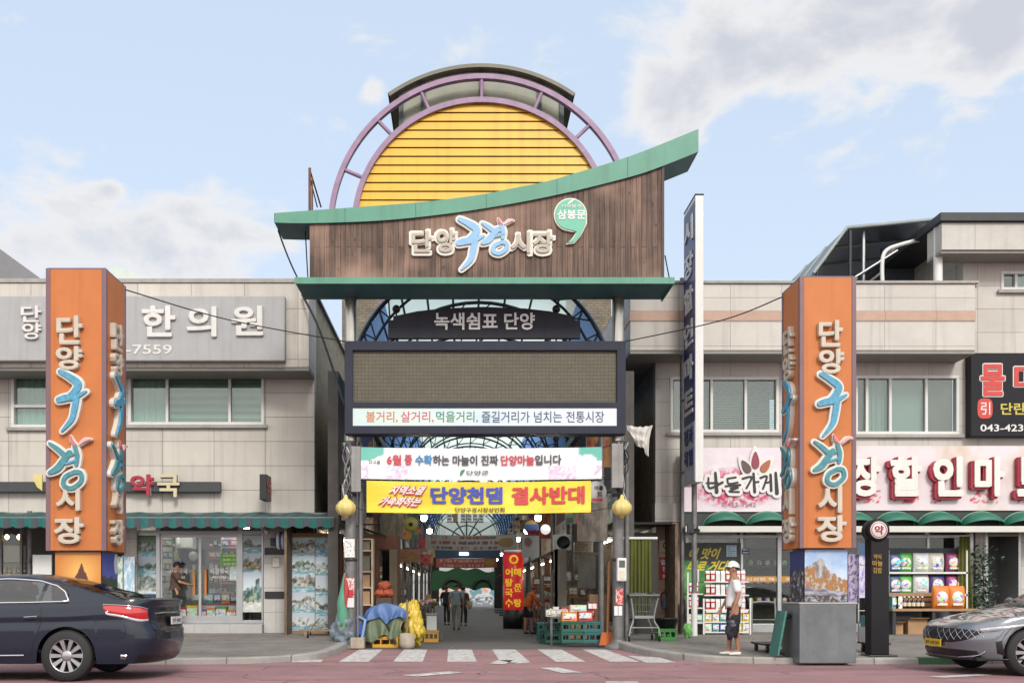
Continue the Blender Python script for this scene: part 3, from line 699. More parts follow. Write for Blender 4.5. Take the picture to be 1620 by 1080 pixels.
def product(kind, mat, size, loc, label, group, cat='product', shape='box'):
    key = (kind, mat.name, tuple(round(q, 2) for q in size), shape)
    if key not in PROD:
        w, d, h = size; mb = MB()
        if shape == 'box':
            mb.box(-w / 2, w / 2, -d / 2, d / 2, 0, h, mat); mb.box(-w * .42, w * .42, -d / 2 - .003, -d / 2 - .0005, h * .3, h * .85, pack_mat()); mb.box(-w * .36, w * .1, -d / 2 - .003, -d / 2 - .0005, h * .18, h * .26, black)
        elif shape == 'bottle':
            r = w / 2; mb.lathe((0, 0, 0), [(.001, 0), (r, 0), (r, h * .62), (r * .45, h * .76), (r * .42, h * .9)], mat, 10); mb.lathe((0, 0, 0), [(r * .48, h * .9), (r * .48, h), (.001, h)], pal[0], 10)
            mb.lathe((0, 0, 0), [(r * 1.02, h * .2), (r * 1.02, h * .5)], pal[9], 10)
        elif shape == 'carton':
            mb.box(-w / 2, w / 2, -d / 2, d / 2, 0, h * .75, mat); mb.prismx([(-d / 2, h * .75), (d / 2, h * .75), (.01, h), (-.01, h)], -w / 2, w / 2, pal[0]); mb.box(-w * .4, w * .4, -d / 2 - .003, -d / 2 - .0005, h * .2, h * .6, pal[0])
        elif shape == 'bag':
            def bg(u, v):
                a = 2 * PI * u; q = math.sin(PI * min(1, max(0, v))) ** .35; return (w / 2 * math.copysign(abs(math.cos(a)) ** .6, math.cos(a)) * (.9 + .1 * q), d / 2 * math.sin(a) * q, h * v)
            mb.sheet(bg, 20, 12, mat); mb.lathe((0, -d / 2 + .012, h * .5), [(.001, -.022), (w * .3, -.018), (w * .34, .0)], pack_mat('bag_print', .3, 9), 18, 'y'); mb.box(-w * .3, w * .3, -d / 2 - .004, -d / 2 + .01, h * .14, h * .24, pack_mat())
        elif shape == 'roll':
            for i in range(3):
                for j in range(2): mb.lathe((-w / 3 + i * w / 3, 0, j * h / 2), [(.001, 0), (w / 6.2, 0), (w / 6.2, h / 2.02), (.001, h / 2.02)], pal[0], 12)
            mb.box(-w / 2, w / 2, -d / 2, -d / 2 + .01, h * .1, h * .9, mat); mb.box(-w * .3, w * .3, -d / 2 - .004, -d / 2 - .0005, h * .35, h * .65, pal[0])
        PROD[key] = mb.obj(kind, origin=(0, 0, 0)); o = PROD[key]
    else: o = PROD[key].copy(); COL.objects.link(o)
    o.location = loc; o['label'] = label; o['category'] = cat; o['group'] = group
    return o
zsh = [.46, .8, 1.12, 1.45, 1.78, 2.1, 2.42]
sA = shelves('medicine_shelf', 'white open shelf of medicine boxes behind the sliding doors, at the dark-clad customer', px2x(255), px2x(284), 27.6, .42, zsh, 2.75)
sB = shelves('medicine_shelf', 'white open shelf of medicine boxes beside the green door notice', px2x(330), px2x(380), 27.6, .42, zsh, 2.75)
for a, b in ((257, 283), (333, 379)):
    for zi, z in enumerate(zsh):
        x = X(a, 27.5)
        while x < X(b, 27.5) - .1:
            w = rnd.uniform(.09, .2); h = rnd.uniform(.12, .24); product('medicine_box', rnd.choice(pal), (round(w, 1) or .1, .12, round(h, 1) or .1), (x + w / 2, 27.42, z + .031), 'small coloured medicine box on a shelf inside the pharmacy', 'medicine boxes on the pharmacy shelves'); x += w + .02
t2 = thing('display_table', 'low white counter inside the pharmacy carrying tonic cartons', 'counter', (px2x(318), 27.0, .42))
MB().box(px2x(290), px2x(372), 26.75, 27.2, .42, .9, shelf_m).obj('counter_body', t2, bevel=.01); MB().box(px2x(290) - .02, px2x(372) + .02, 26.72, 27.22, .902, .94, M('counter_top', (170, 70, 60), .5)).obj('counter_top', t2)
x = px2x(291)
while x < px2x(370):
    w = rnd.choice((.18, .22, .26)); product('tonic_carton', rnd.choice(pal), (w, .2, rnd.choice((.2, .26, .32))), (x + w / 2, 26.95, .942), 'tonic carton on the counter inside the pharmacy', 'cartons on the pharmacy counter'); x += w + .02
for i, (px, w, c, h) in enumerate(((279, .2, 3, .42), (290, .24, 2, .42), (305, .3, 3, .46), (322, .22, 1, .36), (336, .26, 7, .4), (351, .3, 4, .44), (367, .28, 7, .34))):
    product('tonic_carton', pal[c], (w, .22, h), (X(px, 26.4), 26.4, .425), 'tall tonic carton stood on the floor just behind the pharmacy glass', 'cartons on the pharmacy floor')
t2 = thing('advert_panel', 'navy hanging advert panel behind the pharmacy door glass', 'panel', (px2x(305), 27.0, 1.9))
MB().box(X(286, 27), X(324, 27), 26.99, 27.02, Z(893, 27), Z(868, 27), M('navy', (34, 40, 88), .5)).obj('board', t2); MB().lathe((X(306, 27), 26.985, Z(879, 27)), [(.001, 0), (.13, 0), (.13, .004)], white, 16, 'y').obj('emblem', t2)
# unseen ceiling strips added to brighten the pharmacy interior
lampm = M('lamp_white', (255, 250, 240), .5, var=0, emit=9)
for x in (-7.4, -6.1):
    t2 = thing('fill_strip', 'white ceiling strip added unseen to brighten the pharmacy', 'light', (x, 27.2, 3.05), 'added ceiling strips in the pharmacy')
    MB().box(x - .1, x + .1, 26.6, 28.8, 3.06, 3.098, white).obj('housing', t2); MB().box(x - .07, x + .07, 26.65, 28.75, 3.03, 3.058, lampm).obj('tube', t2)
# poster display case beside the pier
t = thing('poster_case', 'tall two-panel display case covered in landscape prints between pier and gate post', 'display case', (X(497, 25.4), 25.5, .2))
px0, px1, pz0, pz1 = X(461, 25.4), X(536, 25.4), Z(1001, 25.4), Z(846, 25.4)
c = MB(); c.box(px0, px1, 25.42, 25.6, pz0 + .05, pz1, wood); c.box(px0 - .04, px0, 25.38, 25.6, pz0, pz1 + .02, alum); c.box(px1, px1 + .1, 25.36, 25.6, pz0, pz1 + .04, rust); c.box(px0, px1, 25.37, 25.6, pz1, pz1 + .05, wood); c.box(px0, px1, 25.37, 25.6, pz0 - .02, pz0 + .05, wood)
c.obj('case', t, bevel=.008); pm = (px0 + px1) / 2
picture('poster', t, px0 + .01, pm - .01, pz0 + .06, pz1 - .06, 25.405, collage([(1, landscape(11, [(140, 132, 116), (96, 104, 90), (200, 200, 196)])), (1, landscape(12, [(84, 110, 92), (60, 86, 70), (180, 190, 190)])), (1, landscape(13, G3)), (1.1, landscape(14, [(120, 112, 96), (220, 228, 230), (200, 214, 222)])), (1, landscape(15, [(226, 232, 234), (160, 156, 146), (130, 130, 122)]))]), 28, 110)
picture('poster', t, pm + .01, px1 - .01, pz0 + .06, pz1 - .06, 25.405, collage([(1, landscape(21, [(150, 140, 130), (90, 140, 160), (90, 150, 170)], (150, 200, 215), (80, 150, 175))), (1, landscape(22, [(150, 180, 176), (190, 206, 204), (226, 232, 232)])), (1.1, landscape(23, [(222, 230, 232), (90, 100, 104), (170, 190, 200)])), (1, landscape(24, [(110, 124, 100), (60, 74, 60), (220, 222, 216)])), (.8, landscape(25, [(214, 226, 232), (206, 220, 228), (180, 190, 186)]))]), 28, 110)
# pier fittings
t = thing('pharmacy_lamp', 'round white and blue lamp bracketed to the pier', 'lamp', (X(440, 25.5), 25.5, Z(855, 25.5)))
zc = Z(855, 25.45); xc = X(445, 25.4)
MB().lathe((xc - .1, 25.42, zc), [(.001, 0), (.2, 0), (.22, .03), (.22, .17), (.2, .2), (.001, .2)], white, 24, 'x').lathe((xc - .1, 25.42, zc), [(.223, .07), (.223, .13)], pal[1], 24, 'x').obj('drum', t)
MB().cyl((xc - .22, 25.55, zc), (xc - .12, 25.45, zc), .03, darkmetal, 8).box(xc - .3, xc - .16, 25.52, 25.7, zc - .12, zc + .08, M('blue_dark', (50, 60, 96), .5)).obj('bracket', t)
t = thing('security_camera', 'small white dome camera at the top of the pier', 'camera', (X(422, 25.6), 25.6, Z(840, 25.6)))
MB().ball((X(422, 25.6), 25.6, Z(840, 25.6)), .07, white, 10).obj('housing', t); MB().box(X(418, 25.6), X(426, 25.6), 25.6, 25.72, Z(838, 25.6), Z(836, 25.6), white).obj('bracket', t)
t = thing('pier_notice', 'small framed paper notice on the pier between its two black bands', 'notice', (X(436, 25.7), 25.7, Z(898, 25.7)))
notice(t, X(430, 25.7), X(443, 25.7), Z(897, 25.7), Z(881, 25.7), 25.70, (226, 220, 212), (190, 182, 172), 5, border=(176, 160, 142))
# far shop at the frame edge
t = thing('shopfront', 'dim glass shopfront with bulbs and shelves beyond the drain pipe', 'shopfront', (X(20, 26), 26, .2))
fr = MB()
for px in (-60, 2, 34): fr.box(X(px, 26) - .03, X(px, 26) + .03, 25.95, 26.05, .2, 3.09, oldsteel)
fr.box(-14, X(36, 26), 25.955, 26.045, 2.9, 3.09, oldsteel); fr.box(-14, X(36, 26), 25.955, 26.045, .2, .5, oldsteel); fr.obj('frame', t)
MB().box(-14, X(36, 26), 25.995, 26.005, .5, 2.9, shop_glass).obj('pane', t)
sh = shelves('goods_shelf', 'shelf of jars in the dim shop under hanging bulbs', X(-10, 27.6), X(40, 27.6), 27.6, .4, [.5, .9, 1.3, 1.7, 2.05], 2.5)
for z in (.53, .93, 1.33, 1.73):
    for i in range(7): product('storage_jar', pal[(i * 3 + int(z * 10)) % 10], (.1, .1, .22), (X(-6, 27.5) + .13 * i, 27.45, z + .001), 'jar on the shelf in the dim shop', 'jars in the dim shop', 'jar', 'bottle')
warm = M('bulb_warm', (255, 214, 150), .4, var=0, emit=14)
for px in (11, 30):
    t2 = thing('pendant_bulb', 'glowing pendant bulb in the dim shop, %s' % ('the one nearer the drain pipe' if px == 30 else 'the one nearer the frame edge'), 'lamp', (X(px, 26.6), 26.6, Z(848, 26.6)))
    MB().ball((X(px, 26.6), 26.6, Z(849, 26.6)), .05, warm, 10, (1, 1, 1.3)).obj('bulb', t2); MB().cyl((X(px, 26.6), 26.6, Z(844, 26.6)), (X(px, 26.6), 26.6, 3.1), .008, black, 6).obj('cord', t2)
t = thing('blank_board', 'blank white board standing behind the car by the pillar foot', 'board', (X(67, 25.6), 25.6, .2))
MB().box(X(52, 25.6), X(82, 25.6), 25.58, 25.62, .2, Z(877, 25.6), white).obj('board', t, bevel=.005)
t = thing('drain_pipe', 'grey drain pipe running down the tiled wall beside the far shop', 'pipe', (X(47, 25.9), 25.9, .2))
mb = MB(); mb.cyl((X(47, 25.88), 25.88, .2), (X(47, 25.88), 25.88, Z(808, 25.9)), .06, oldsteel, 12); mb.obj('pipe', t)
for z in (.9, 2.0, 3.0): MB().lathe((X(47, 25.88), 25.88, z), [(.062, 0), (.075, 0), (.075, .07), (.062, .07)], oldsteel, 12).obj('collar', t)
# banners stood by the pharmacy (two upright prints)
for px0_, px1_, c, f in ((177, 194, 'pale green upright banner with a round badge beside the pillar', lambda u, v: (190, 160, 120) if (u - .5) ** 2 + (v - .22) ** 2 * 1.8 < .06 else mixt((200, 214, 196), (226, 232, 234), v) if fbm(u * 3, v * 7, 3) < .1 else (130, 168, 140)), (196, 213, 'pale blue upright banner leaning by the poster window', lambda u, v: mixt((196, 216, 226), (150, 190, 214), v) if fbm(u * 4, v * 5, 8) < .15 else (226, 236, 240))):
    t = thing('upright_banner', c, 'banner', (X(px0_, 25.5), 25.5, .2))
    picture('print', t, X(px0_, 25.5), X(px1_, 25.5), .45, Z(880, 25.5), 25.49, f, 14, 40)
    mb = MB()
    for px in (px0_, px1_): mb.cyl((X(px, 25.52), 25.52, .2), (X(px, 25.52), 25.52, Z(878, 25.5)), .012, alum, 6)
    mb.box(X(px0_, 25.5), X(px1_, 25.5), 25.4, 25.7, .18, .22, alum); mb.obj('stand', t)
# roof things behind
t = thing('neighbouring_building', 'dark grey pitched roof rising behind the flat parapet', 'building', (X(0, 40), 40, 0))
z1 = Z(384, 40); MB().extr([(X(-60, 40), 40, Z(350, 40)), (X(72, 40), 40, Z(446, 40)), (X(72, 40), 40, 5), (X(-60, 40), 40, 5)], (0, 14, 0), M('grey_roof', (130, 130, 132), .7, var=.1)).obj('roof', t)
MB().box(X(-60, 40), X(72, 40) - .1, 40.1, 53.9, -.2, 5, concrete).obj('wall', t)
t = thing('rooftop_shed', 'white gabled shed roof peeping over the parapet behind the orange pillar', 'shed', (X(195, 31), 31, 8.9))
MB().extr([(X(155, 31), 31, Z(446, 31)), (X(180, 31), 31, Z(420, 31)), (X(240, 31), 31, Z(441, 31)), (X(240, 31), 31, 8.94), (X(155, 31), 31, 8.94)], (0, 3, 0), M('white_green', (206, 216, 208), .6, var=.08)).obj('roof', t)
# ---------------------------------------------------------------- right-hand building with the mart
RB = thing('commercial_building', 'two-storey cream tiled building with a brown band and a discount mart below', 'building', (12, 26, .1))
rw1 = (X(1060, 26), X(1232, 26), Z(684, 26), Z(596, 26)); rw2 = (X(1352, 26), X(1517, 26), Z(687, 26), Z(594, 26)); rw3 = (X(1583, 26), X(1660, 26), Z(459, 26), Z(429, 26))
mb = MB()
wall_with_holes(mb, X(1037, 26), 12.9, 3.5, 8.8, 26, 26.3, [rw1, rw2], tile2)
wall_with_holes(mb, 12.9, 34, 3.5, 10.5, 26, 26.3, [rw3], tile2)
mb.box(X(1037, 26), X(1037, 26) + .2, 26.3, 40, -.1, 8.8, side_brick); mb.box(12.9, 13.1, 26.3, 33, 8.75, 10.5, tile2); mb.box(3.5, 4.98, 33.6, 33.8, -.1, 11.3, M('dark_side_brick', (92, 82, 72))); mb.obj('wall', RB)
bx0 = 4.17; z0, z1 = 7.2, 8.84
mb = MB(); za, zb2 = Z(507, 25), Z(492, 25)
mb.box(bx0, 12.7, 25, 25.998, z0, za - .002, tile2); mb.box(bx0, 12.7, 25, 25.998, zb2 + .002, z1, tile2); mb.obj('bay_wall', RB, bevel=.012)
MB().box(bx0 - .012, 12.712, 24.985, 25.997, za, zb2, brown_band).obj('bay_band', RB)
MB().box(bx0 - .04, 12.78, 24.95, 25.2, z1 + .003, z1 + .07, concrete).box(bx0, 12.88, 25.2, 40, z1 + .003, z1 + .05, concrete).obj('roof', RB, bevel=.01)
MB().box(bx0, 12.7, 25.02, 25.995, z0 - .08, z0 - .003, soffit).box(bx0, 4.98, 25.996, 36, z0 - .08, z0 - .003, soffit).obj('soffit', RB)
MB().box(bx0, 4.985, 26.0, 36, z0, z1, tile2).obj('bay_side_wall', RB)
window(RB, *rw1, 26.02, (X(1126, 26), X(1180, 26)), blind=[(dark_curt, 'flat'), (grey_slat, 'slats'), (grey_slat, 'slats')])
window(RB, *rw2, 26.02, (X(1372, 26), X(1409, 26), X(1466, 26)), blind=[(dark_curt, 'flat'), (grey_slat, 'sheer'), (grey_slat, 'flat'), (M('brown_curtain', (112, 104, 96), .8), 'flat')])
window(RB, *rw3, 26.02, (X(1608, 26),), blind=[None, (green_sheer, 'sheer')])
# upper storey with eave
eave = M('eave_tile', (198, 194, 186), .5, var=.07, streak=.2, brick=(1.5, 3, .006, 0, .5, .05, False))
MB().box(X(1490, 25.2), 34, 25.2, 26.0, Z(395, 25.2), Z(352, 25.2), eave).obj('eave', RB, bevel=.01)
MB().box(X(1485, 25.2), 34, 25.1, 33, Z(351.5, 25.2), Z(338, 25.2), darkmetal).obj('roof', RB, bevel=.012)
MB().box(X(1490, 25.2), 34, 25.25, 25.995, Z(395, 25.2) - .07, Z(395, 25.2) - .003, soffit).obj('soffit', RB)
MB().cyl((X(1484, 25.6), 25.6, Z(345, 25.6)), (X(1484, 25.6), 25.6, 8.9), .11, whiteframe, 10).obj('post', RB)
# rooftop lean-to with polycarbonate roof and white hooped frame
t = thing('rooftop_canopy', 'sloping grey polycarbonate rooftop canopy with a white hooped rail in front', 'canopy', (X(1390, 28), 28, 8.9))
poly_grey = M('poly_sheet_grey', (84, 92, 98), .3, var=.12)
ya, yb = 27, 32
p = lambda px, py, D: (X(px, D), D, Z(py, D))
A, B, Cc, Dd = p(1287, 432, 27), p(1340, 360, 27), p(1480, 347, 27), p(1490, 432, 27)
MB().add([A, B, (B[0], yb, B[2] + .0), (A[0], yb, A[2])], [(0, 1, 2, 3)], poly_grey).add([B, Cc, (Cc[0], yb, Cc[2]), (B[0], yb, B[2])], [(0, 1, 2, 3)], poly_grey).obj('roof', t)
mb = MB()
for D in (27, 28.6, 30.2, 31.8):
    o = D - 27
    mb.tube([(A[0], D, A[2]), (B[0], D, B[2]), (Cc[0], D, Cc[2])], .05, M('grey_green_frame', (150, 160, 158), .5), 6)
    mb.cyl((A[0] + .1, D, 8.9), (A[0] + .1, D, A[2] + .1), .03, darkmetal, 6)
for f in (.0, .35, .7, 1): mb.cyl((A[0] + (B[0] - A[0]) * f, ya, A[2] + (B[2] - A[2]) * f - .06), (A[0] + (B[0] - A[0]) * f, yb, A[2] + (B[2] - A[2]) * f - .06), .035, darkmetal, 6)
mb.cyl((X(1345, 27), 27, 8.9), (X(1345, 27), 27, Z(365, 27)), .05, darkmetal, 8); mb.cyl((X(1366, 27.3), 27.3, 8.9), (X(1366, 27.3), 27.3, Z(366, 27.3)), .05, alum, 8)
mb.obj('frame', t)
MB().box(X(1395, 28.8), X(1515, 28.8), 28.8, 28.9, 8.9, Z(392, 28.8), M('slate_panel', (88, 96, 108), .6, var=.15)).obj('back_panel', t)
mb = MB(); y = 26.6
for dy in (0, 1.3):
    mb.tube(spline([p(1396, 447, y + dy), p(1396, 412, y + dy), p(1403, 396, y + dy), p(1425, 387, y + dy), p(1476, 374, y + dy)], 6), .055, whiteframe, 8)
for f in range(5): q = p(1352 + f * 3, 440 - f * 2, y); mb.cyl((X(1350, y), y + f * .3, Z(440 - f, y)), (X(1420, y), y + f * .3, Z(396 - f, y)), .03, alum, 6)
for px, py in ((1396, 430), (1425, 387), (1450, 380), (1476, 374)): mb.cyl(p(px, py, y), (X(px, y), y + 1.3, Z(py, y)), .03, whiteframe, 6)
mb.obj('rail', t)
# tan clad pier at the mart corner
MB().box(X(1037, 25.9), X(1077, 25.9), 25.85, 26.3, -.1, Z(826, 25.9), tan_tile).obj('pier', RB, bevel=.01)
MB().box(X(1036, 25.9) - .01, X(1078, 25.9), 25.84, 26.3, Z(825.5, 25.9), 3.497, tile2).obj('pier', RB, bevel=.01)
mb = MB(); mb.box(5.7, 34, 30, 30.1, 0, 3.4, M('mart_back', (120, 120, 118), .8, var=.15)); mb.box(5.6, 34, 26.3, 30, 3.4, 3.5, white); mb.box(5.7, 34, 26.1, 30, .15, .22, concrete); mb.obj('shop_interior', RB)
MB().box(X(1540, 26), X(1556, 26), 25.9, 26.3, -.1, 3.1, tile2).box(X(1612, 26), 34, 25.9, 26.3, -.1, 3.1, tile2).obj('pier', RB, bevel=.01)
for x in (7.5, 10.5):  # glowing strips added out of sight to light the mart goods
    t2 = thing('fill_strip', 'white ceiling strip added unseen to brighten the mart', 'light', (x, 28, 3.3), 'added ceiling strips in the mart')
    MB().box(x - .1, x + .1, 26.7, 29.5, 3.36, 3.398, white).obj('housing', t2); MB().box(x - .07, x + .07, 26.75, 29.45, 3.33, 3.358, lampm).obj('tube', t2)
# ---- mart signs
pinkbd = M('pink_board', (224, 208, 216), .5, var=.06, scale=1.2)
t = thing('shop_sign', 'pale pink sign board with brush lettering and petal emblem beside the corner pier', 'sign', (X(1165, 25.6), 25.6, Z(808, 25.6)))
sy = 25.5
def splash(base, red, cx, cy, sx, sy_):
    def fn(u, v):
        d = ((u - cx) / sx) ** 2 + ((v - cy) / sy_) ** 2; n = fbm(u * 22, v * 16, 4)
        return mixt(base, red, max(0, 1.25 - d) * (.6 + n * 1.6)) if d < 1.25 else mixt(base, (236, 226, 230), .5 + .5 * fbm(u * 4, v * 4, 1))
    return fn
picture('board', t, X(1080, sy), X(1236, sy), Z(809, sy), Z(708, sy), sy, splash((221, 206, 216), (190, 48, 84), .53, .37, .42, .3), 110, 70, thick=.3)
ink = M('ink', (38, 34, 36), .5, var=0)
xx = lambda a: X(a, sy); zz = lambda b: Z(b, sy)
G = [[((1117, 764), (1134, 764)), (2.6, 4)], [((1131, 748), (1133, 778)), (4, 6)], [((1120, 756), (1122, 772), (1142, 763)), (3, 4)],
     [((1150, 757), (1163, 755)), (3, 3)], [((1150, 757), (1152, 765), (1166, 763)), (3, 3)], [((1147, 769), (1170, 767)), (3, 3.5)], [((1155, 772), (1167, 771), (1153, 777), (1168, 778)), (3, 3)],
     [((1174, 757), (1188, 755), (1180, 772)), (3.5, 3)], [((1191, 749), (1193, 778)), (3.5, 4.5)], [((1192, 763), (1199, 762)), (3, 3)],
     [((1202, 756), (1212, 754), (1206, 773)), (3.5, 3)], [((1210, 764), (1217, 762)), (3, 3)], [((1218, 751), (1219, 776)), (4, 4)], [((1226, 748), (1228, 780)), (4, 6)]]
w_ = MB(); k_ = MB()
for i, (pts, ws) in enumerate(G):
    P = [(xx(a), zz(b)) for a, b in pts]; f = sy / 1600
    w_.stroke(P, [w * f + .16 for w in ws], sy - .01, .035 + i * .0006, white); k_.stroke(P, [w * f for w in ws], sy - .04, .02 + i * .0006, ink)
w_.obj('letter_backing', t); k_.obj('lettering', t)
for i, (a, b, c, d, col) in enumerate(((1180, 740, -32, 22, (96, 78, 70)), (1194, 731, 0, 26, (150, 60, 76)), (1209, 739, 36, 22, (176, 104, 66)))):
    def petal(s_):
        o = []
        for q in range(20):
            an = 2 * PI * q / 20; r = math.cos(an); w = math.sin(an) * (.62 - .25 * r); u, v = w * s_ * 11, (r + .2) * s_ * d * .62
            an2 = R(c); o.append((xx(a + u * math.cos(an2) + v * math.sin(an2)), zz(b - (-u * math.sin(an2) + v * math.cos(an2)))))
        return o
    MB().prism(petal(1.35), sy - .05 - i * .002, sy - .012, white).prism(petal(.85), sy - .075, sy - .0525, M('petal_%d' % i, col, .5)).obj('petal', t)
MB().text('T.423-9542', xx(1140), xx(1196), zz(802), zz(794), sy - .002, M('grey_print', (150, 130, 138), .5), .004, .01).obj('lettering', t)
t = thing('shop_sign', 'long pink sign board with big white red-shadowed letters above the domed awning', 'sign', (X(1500, 25.6), 25.6, Z(806, 25.6)))
picture('board', t, X(1238, sy), X(1760, sy), Z(807, sy), Z(705, sy), sy, lambda u, v: mixt((226, 214, 218), (206, 190, 170), max(0, .9 * fbm(u * 9, v * 1.2, 2) + (v - .55) * .6)) if not (.1 < v < .32 and fbm(u * 60, v * 20, 3) > .16 and ((u * 522 - 110) % 62) < 44) else (206, 70, 96), 200, 40, thick=.3)
lw_ = M('letter_cream', (236, 231, 224), .45, var=.06, streak=.15); lr_ = M('letter_red', (178, 44, 66), .5, var=.1)
for ch, a, b in (('장', 1340, 1388), ('할', 1403, 1453), ('인', 1470, 1518), ('마', 1535, 1583), ('트', 1602, 1656)):
    MB().text(ch, xx(a) - .06, xx(b) - .02, zz(790), zz(724), sy - .012, lr_, .16, .05).text(ch, xx(a), xx(b), zz(786), zz(723), sy - .175, lw_, .05, .045).obj('letter', t)
# domed green awning
t = thing('domed_awning', 'row of small dark green domed awnings along the mart front', 'awning', (X(1350, 25.2), 25.5, 3.0))
dg = M('awning_green', (40, 112, 90), .55, var=.12, scale=4); trim = M('awning_trim', (216, 214, 206), .5, var=.05)
sp_ = 1.077; xA = X(1116, 25.2); zA, zB = Z(832, 25.2), Z(810, 25.2)
MB().box(X(1080, 25.6), 24, 25.55, 25.99, zA + .0, Z(806, 25.5), M('awning_back', (52, 60, 58), .6, var=.1)).obj('back_board', t)
for i in range(12):
    x0 = xA + i * sp_
    if x0 > 17.6: break
    def dome(u, v):
        a = PI * u; r = sp_ * .485; cx = x0 + sp_ / 2
        return (cx - r * math.cos(a), 25.56 - .55 * math.sin(v * PI / 2) * math.sin(a) ** .5, zA + (zB - zA + .04) * math.sin(a) * math.cos(v * PI / 2 * .75))
    MB().sheet(dome, 22, 8, dg).obj('dome_cover', t)
    MB().tube([dome(u / 20, .12) for u in range(21)], .02, M('dome_edge', (120, 160, 146), .5), 5, caps=False).obj('dome_trim', t)
MB().box(X(1084, 25), 24, 24.97, 25.06, zA - .16, zA - .01, trim).box(X(1084, 25), 24, 25.06, 25.55, zA - .05, zA - .012, trim).obj('fascia', t, bevel=.008)
# blue blade sign on a pole
t = thing('blade_sign', 'tall white-edged blue blade sign with vertical white letters', 'sign', (X(1100, 23.9), 24, .2))
xb = X(1100, 23.8); xe = X(1113, 23.8); zb_, zt_ = Z(762, 23.8), Z(309, 23.8); y0_, y1_ = 23.8, 25.0
MB().box(xb, xe, y0_, y1_, zb_, zt_, white).box(xb - .01, xe + .01, y0_ - .01, y1_ + .01, zt_ + .002, zt_ + .04, darkmetal).obj('case', t, bevel=.01)
bl = M('sign_blue', (36, 52, 118), .4, var=.05); split = Z(664, 23.8)
MB().box(xb - .012, xb - .002, y0_ + .04, y1_ - .04, split, zt_ - .12, bl).obj('face_panel', t); MB().box(xb - .012, xb - .002, y0_ + .04, y1_ - .04, zb_ + .05, split - .004, M('sign_pale', (196, 202, 216), .4)).obj('face_panel', t)
mb = MB(); n = 6; hh = (zt_ - .35 - split) / n
for i, ch in enumerate('시장할인마트'):
    zc = zt_ - .25 - hh * (i + .5); mb.text(ch, y1_ - .14, y0_ + .14, zc - hh * .36, zc + hh * .36, xb - .0135, white, .03, .03, side='nx')
for j, wd in enumerate(('정육', '과일')):
    yc0 = y1_ - .12 - j * .5
    for i, ch in enumerate(wd): zc = split - .3 - i * .52; mb.text(ch, yc0, yc0 - .42, zc - .2, zc + .2, xb - .0135, bl, .02, .02, side='nx')
mb.obj('lettering', t)
mb = MB(); mb.cyl((xb + .09, 24.3, zg(24.3)), (xb + .09, 24.3, zb_), .065, oldsteel, 12); mb.cyl((X(1079, 25.3), 25.3, zg(25)), (X(1079, 25.3), 25.3, Z(440, 25.3)), .055, oldsteel, 10)
for z in (4.2, 6, 8): mb.cyl((X(1079, 25.3), 25.3, z), (xb + .05, 24.9, z), .03, oldsteel, 6)
mb.obj('pole', t)
MB().cyl((xb + .09, 24.3, zg(24.3)), (xb + .09, 24.3, 1.2), .075, white, 12).obj('pole_wrap', t)
mb = MB()
for i in range(5): mb.tube(spline([(xb + .09 + rnd.uniform(-.12, .12), 24.25 + rnd.uniform(-.1, .1), 2.75 + rnd.uniform(-.1, .1)) for _ in range(6)], 5), .022, cable_m, 5)
mb.box(xb - .1, xb + .05, 24.15, 24.25, 2.65, 2.85, darkmetal); mb.obj('cable_knot', t)
# black lounge sign
t = thing('lounge_sign', 'black sign board with red characters, a red seal and a phone number', 'sign', (X(1600, 25.8), 25.8, Z(690, 25.8)))
ly = 25.7; lx = lambda a: X(a, ly); lz = lambda b: Z(b, ly)
MB().box(lx(1536), lx(1730), ly, 25.99, lz(690), lz(558), M('sign_black', (42, 42, 46), .5, var=.08, spec=.15)).obj('board', t, bevel=.015)
redl = M('red_sign_letter', (206, 66, 56), .45, var=.05); yel = M('yellow_sign_letter', (206, 190, 80), .45, var=.05)
for ch, a, b, c, d, bb in (('물', 1551, 1589, 576, 626, .03), ('미', 1604, 1640, 576, 622, .03), ('궁', 1655, 1690, 576, 626, .03)):
    MB().text(ch, lx(a) - .03, lx(b) + .03, lz(d) - .03, lz(c) + .03, ly - .001, white, .01, bb + .03).text(ch, lx(a), lx(b), lz(d), lz(c), ly - .0115, redl, .02, bb).obj('letter', t)
sl = [(lx(1558 + 12 * math.copysign(abs(math.cos(q * PI / 16)) ** .6, math.cos(q * PI / 16))), lz(646 + 16 * math.copysign(abs(math.sin(q * PI / 16)) ** .6, math.sin(q * PI / 16)))) for q in range(32)]
MB().prism(sl, ly - .012, ly - .001, redl).text('引', lx(1551), lx(1566), lz(656), lz(636), ly - .0125, white, .006, .01).obj('seal', t)
MB().text('단란주점', lx(1583), lx(1662), lz(656), lz(637), ly - .001, yel, .01, .015).obj('lettering', t)
MB().text('043-423-2580', lx(1551), lx(1668), lz(682), lz(671), ly - .001, white, .006, .012).obj('lettering', t)
# ---- mart shopfront
t = thing('mart_shopfront', 'aluminium framed mart shopfront with glass bays under the domed awnings', 'shopfront', (X(1300, 26), 26, .2))
fr = MB()
for px, w in ((1086, .08), (1172, .08), (1232, .1), (1300, .08), (1402, .1), (1467, .06), (1535, .1)): fr.box(px2x(px) - w / 2, px2x(px) + w / 2, 25.93, 26.07, .22, 3.2, alum)
fr.box(px2x(1082), px2x(1538), 25.94, 26.06, .2, .42, alum); fr.box(px2x(1082), px2x(1538), 25.945, 26.055, 2.62, 2.7, alum); fr.box(px2x(1082), px2x(1538), 25.95, 26.05, 3.1, 3.21, alum); fr.obj('frame', t, bevel=.005)
for a, b in ((1089, 1169), (1175, 1229), (1236, 1297), (1303, 1398), (1406, 1532)): MB().box(px2x(a), px2x(b), 25.99, 26.0, .42, 3.1, shop_glass).obj('pane', t)
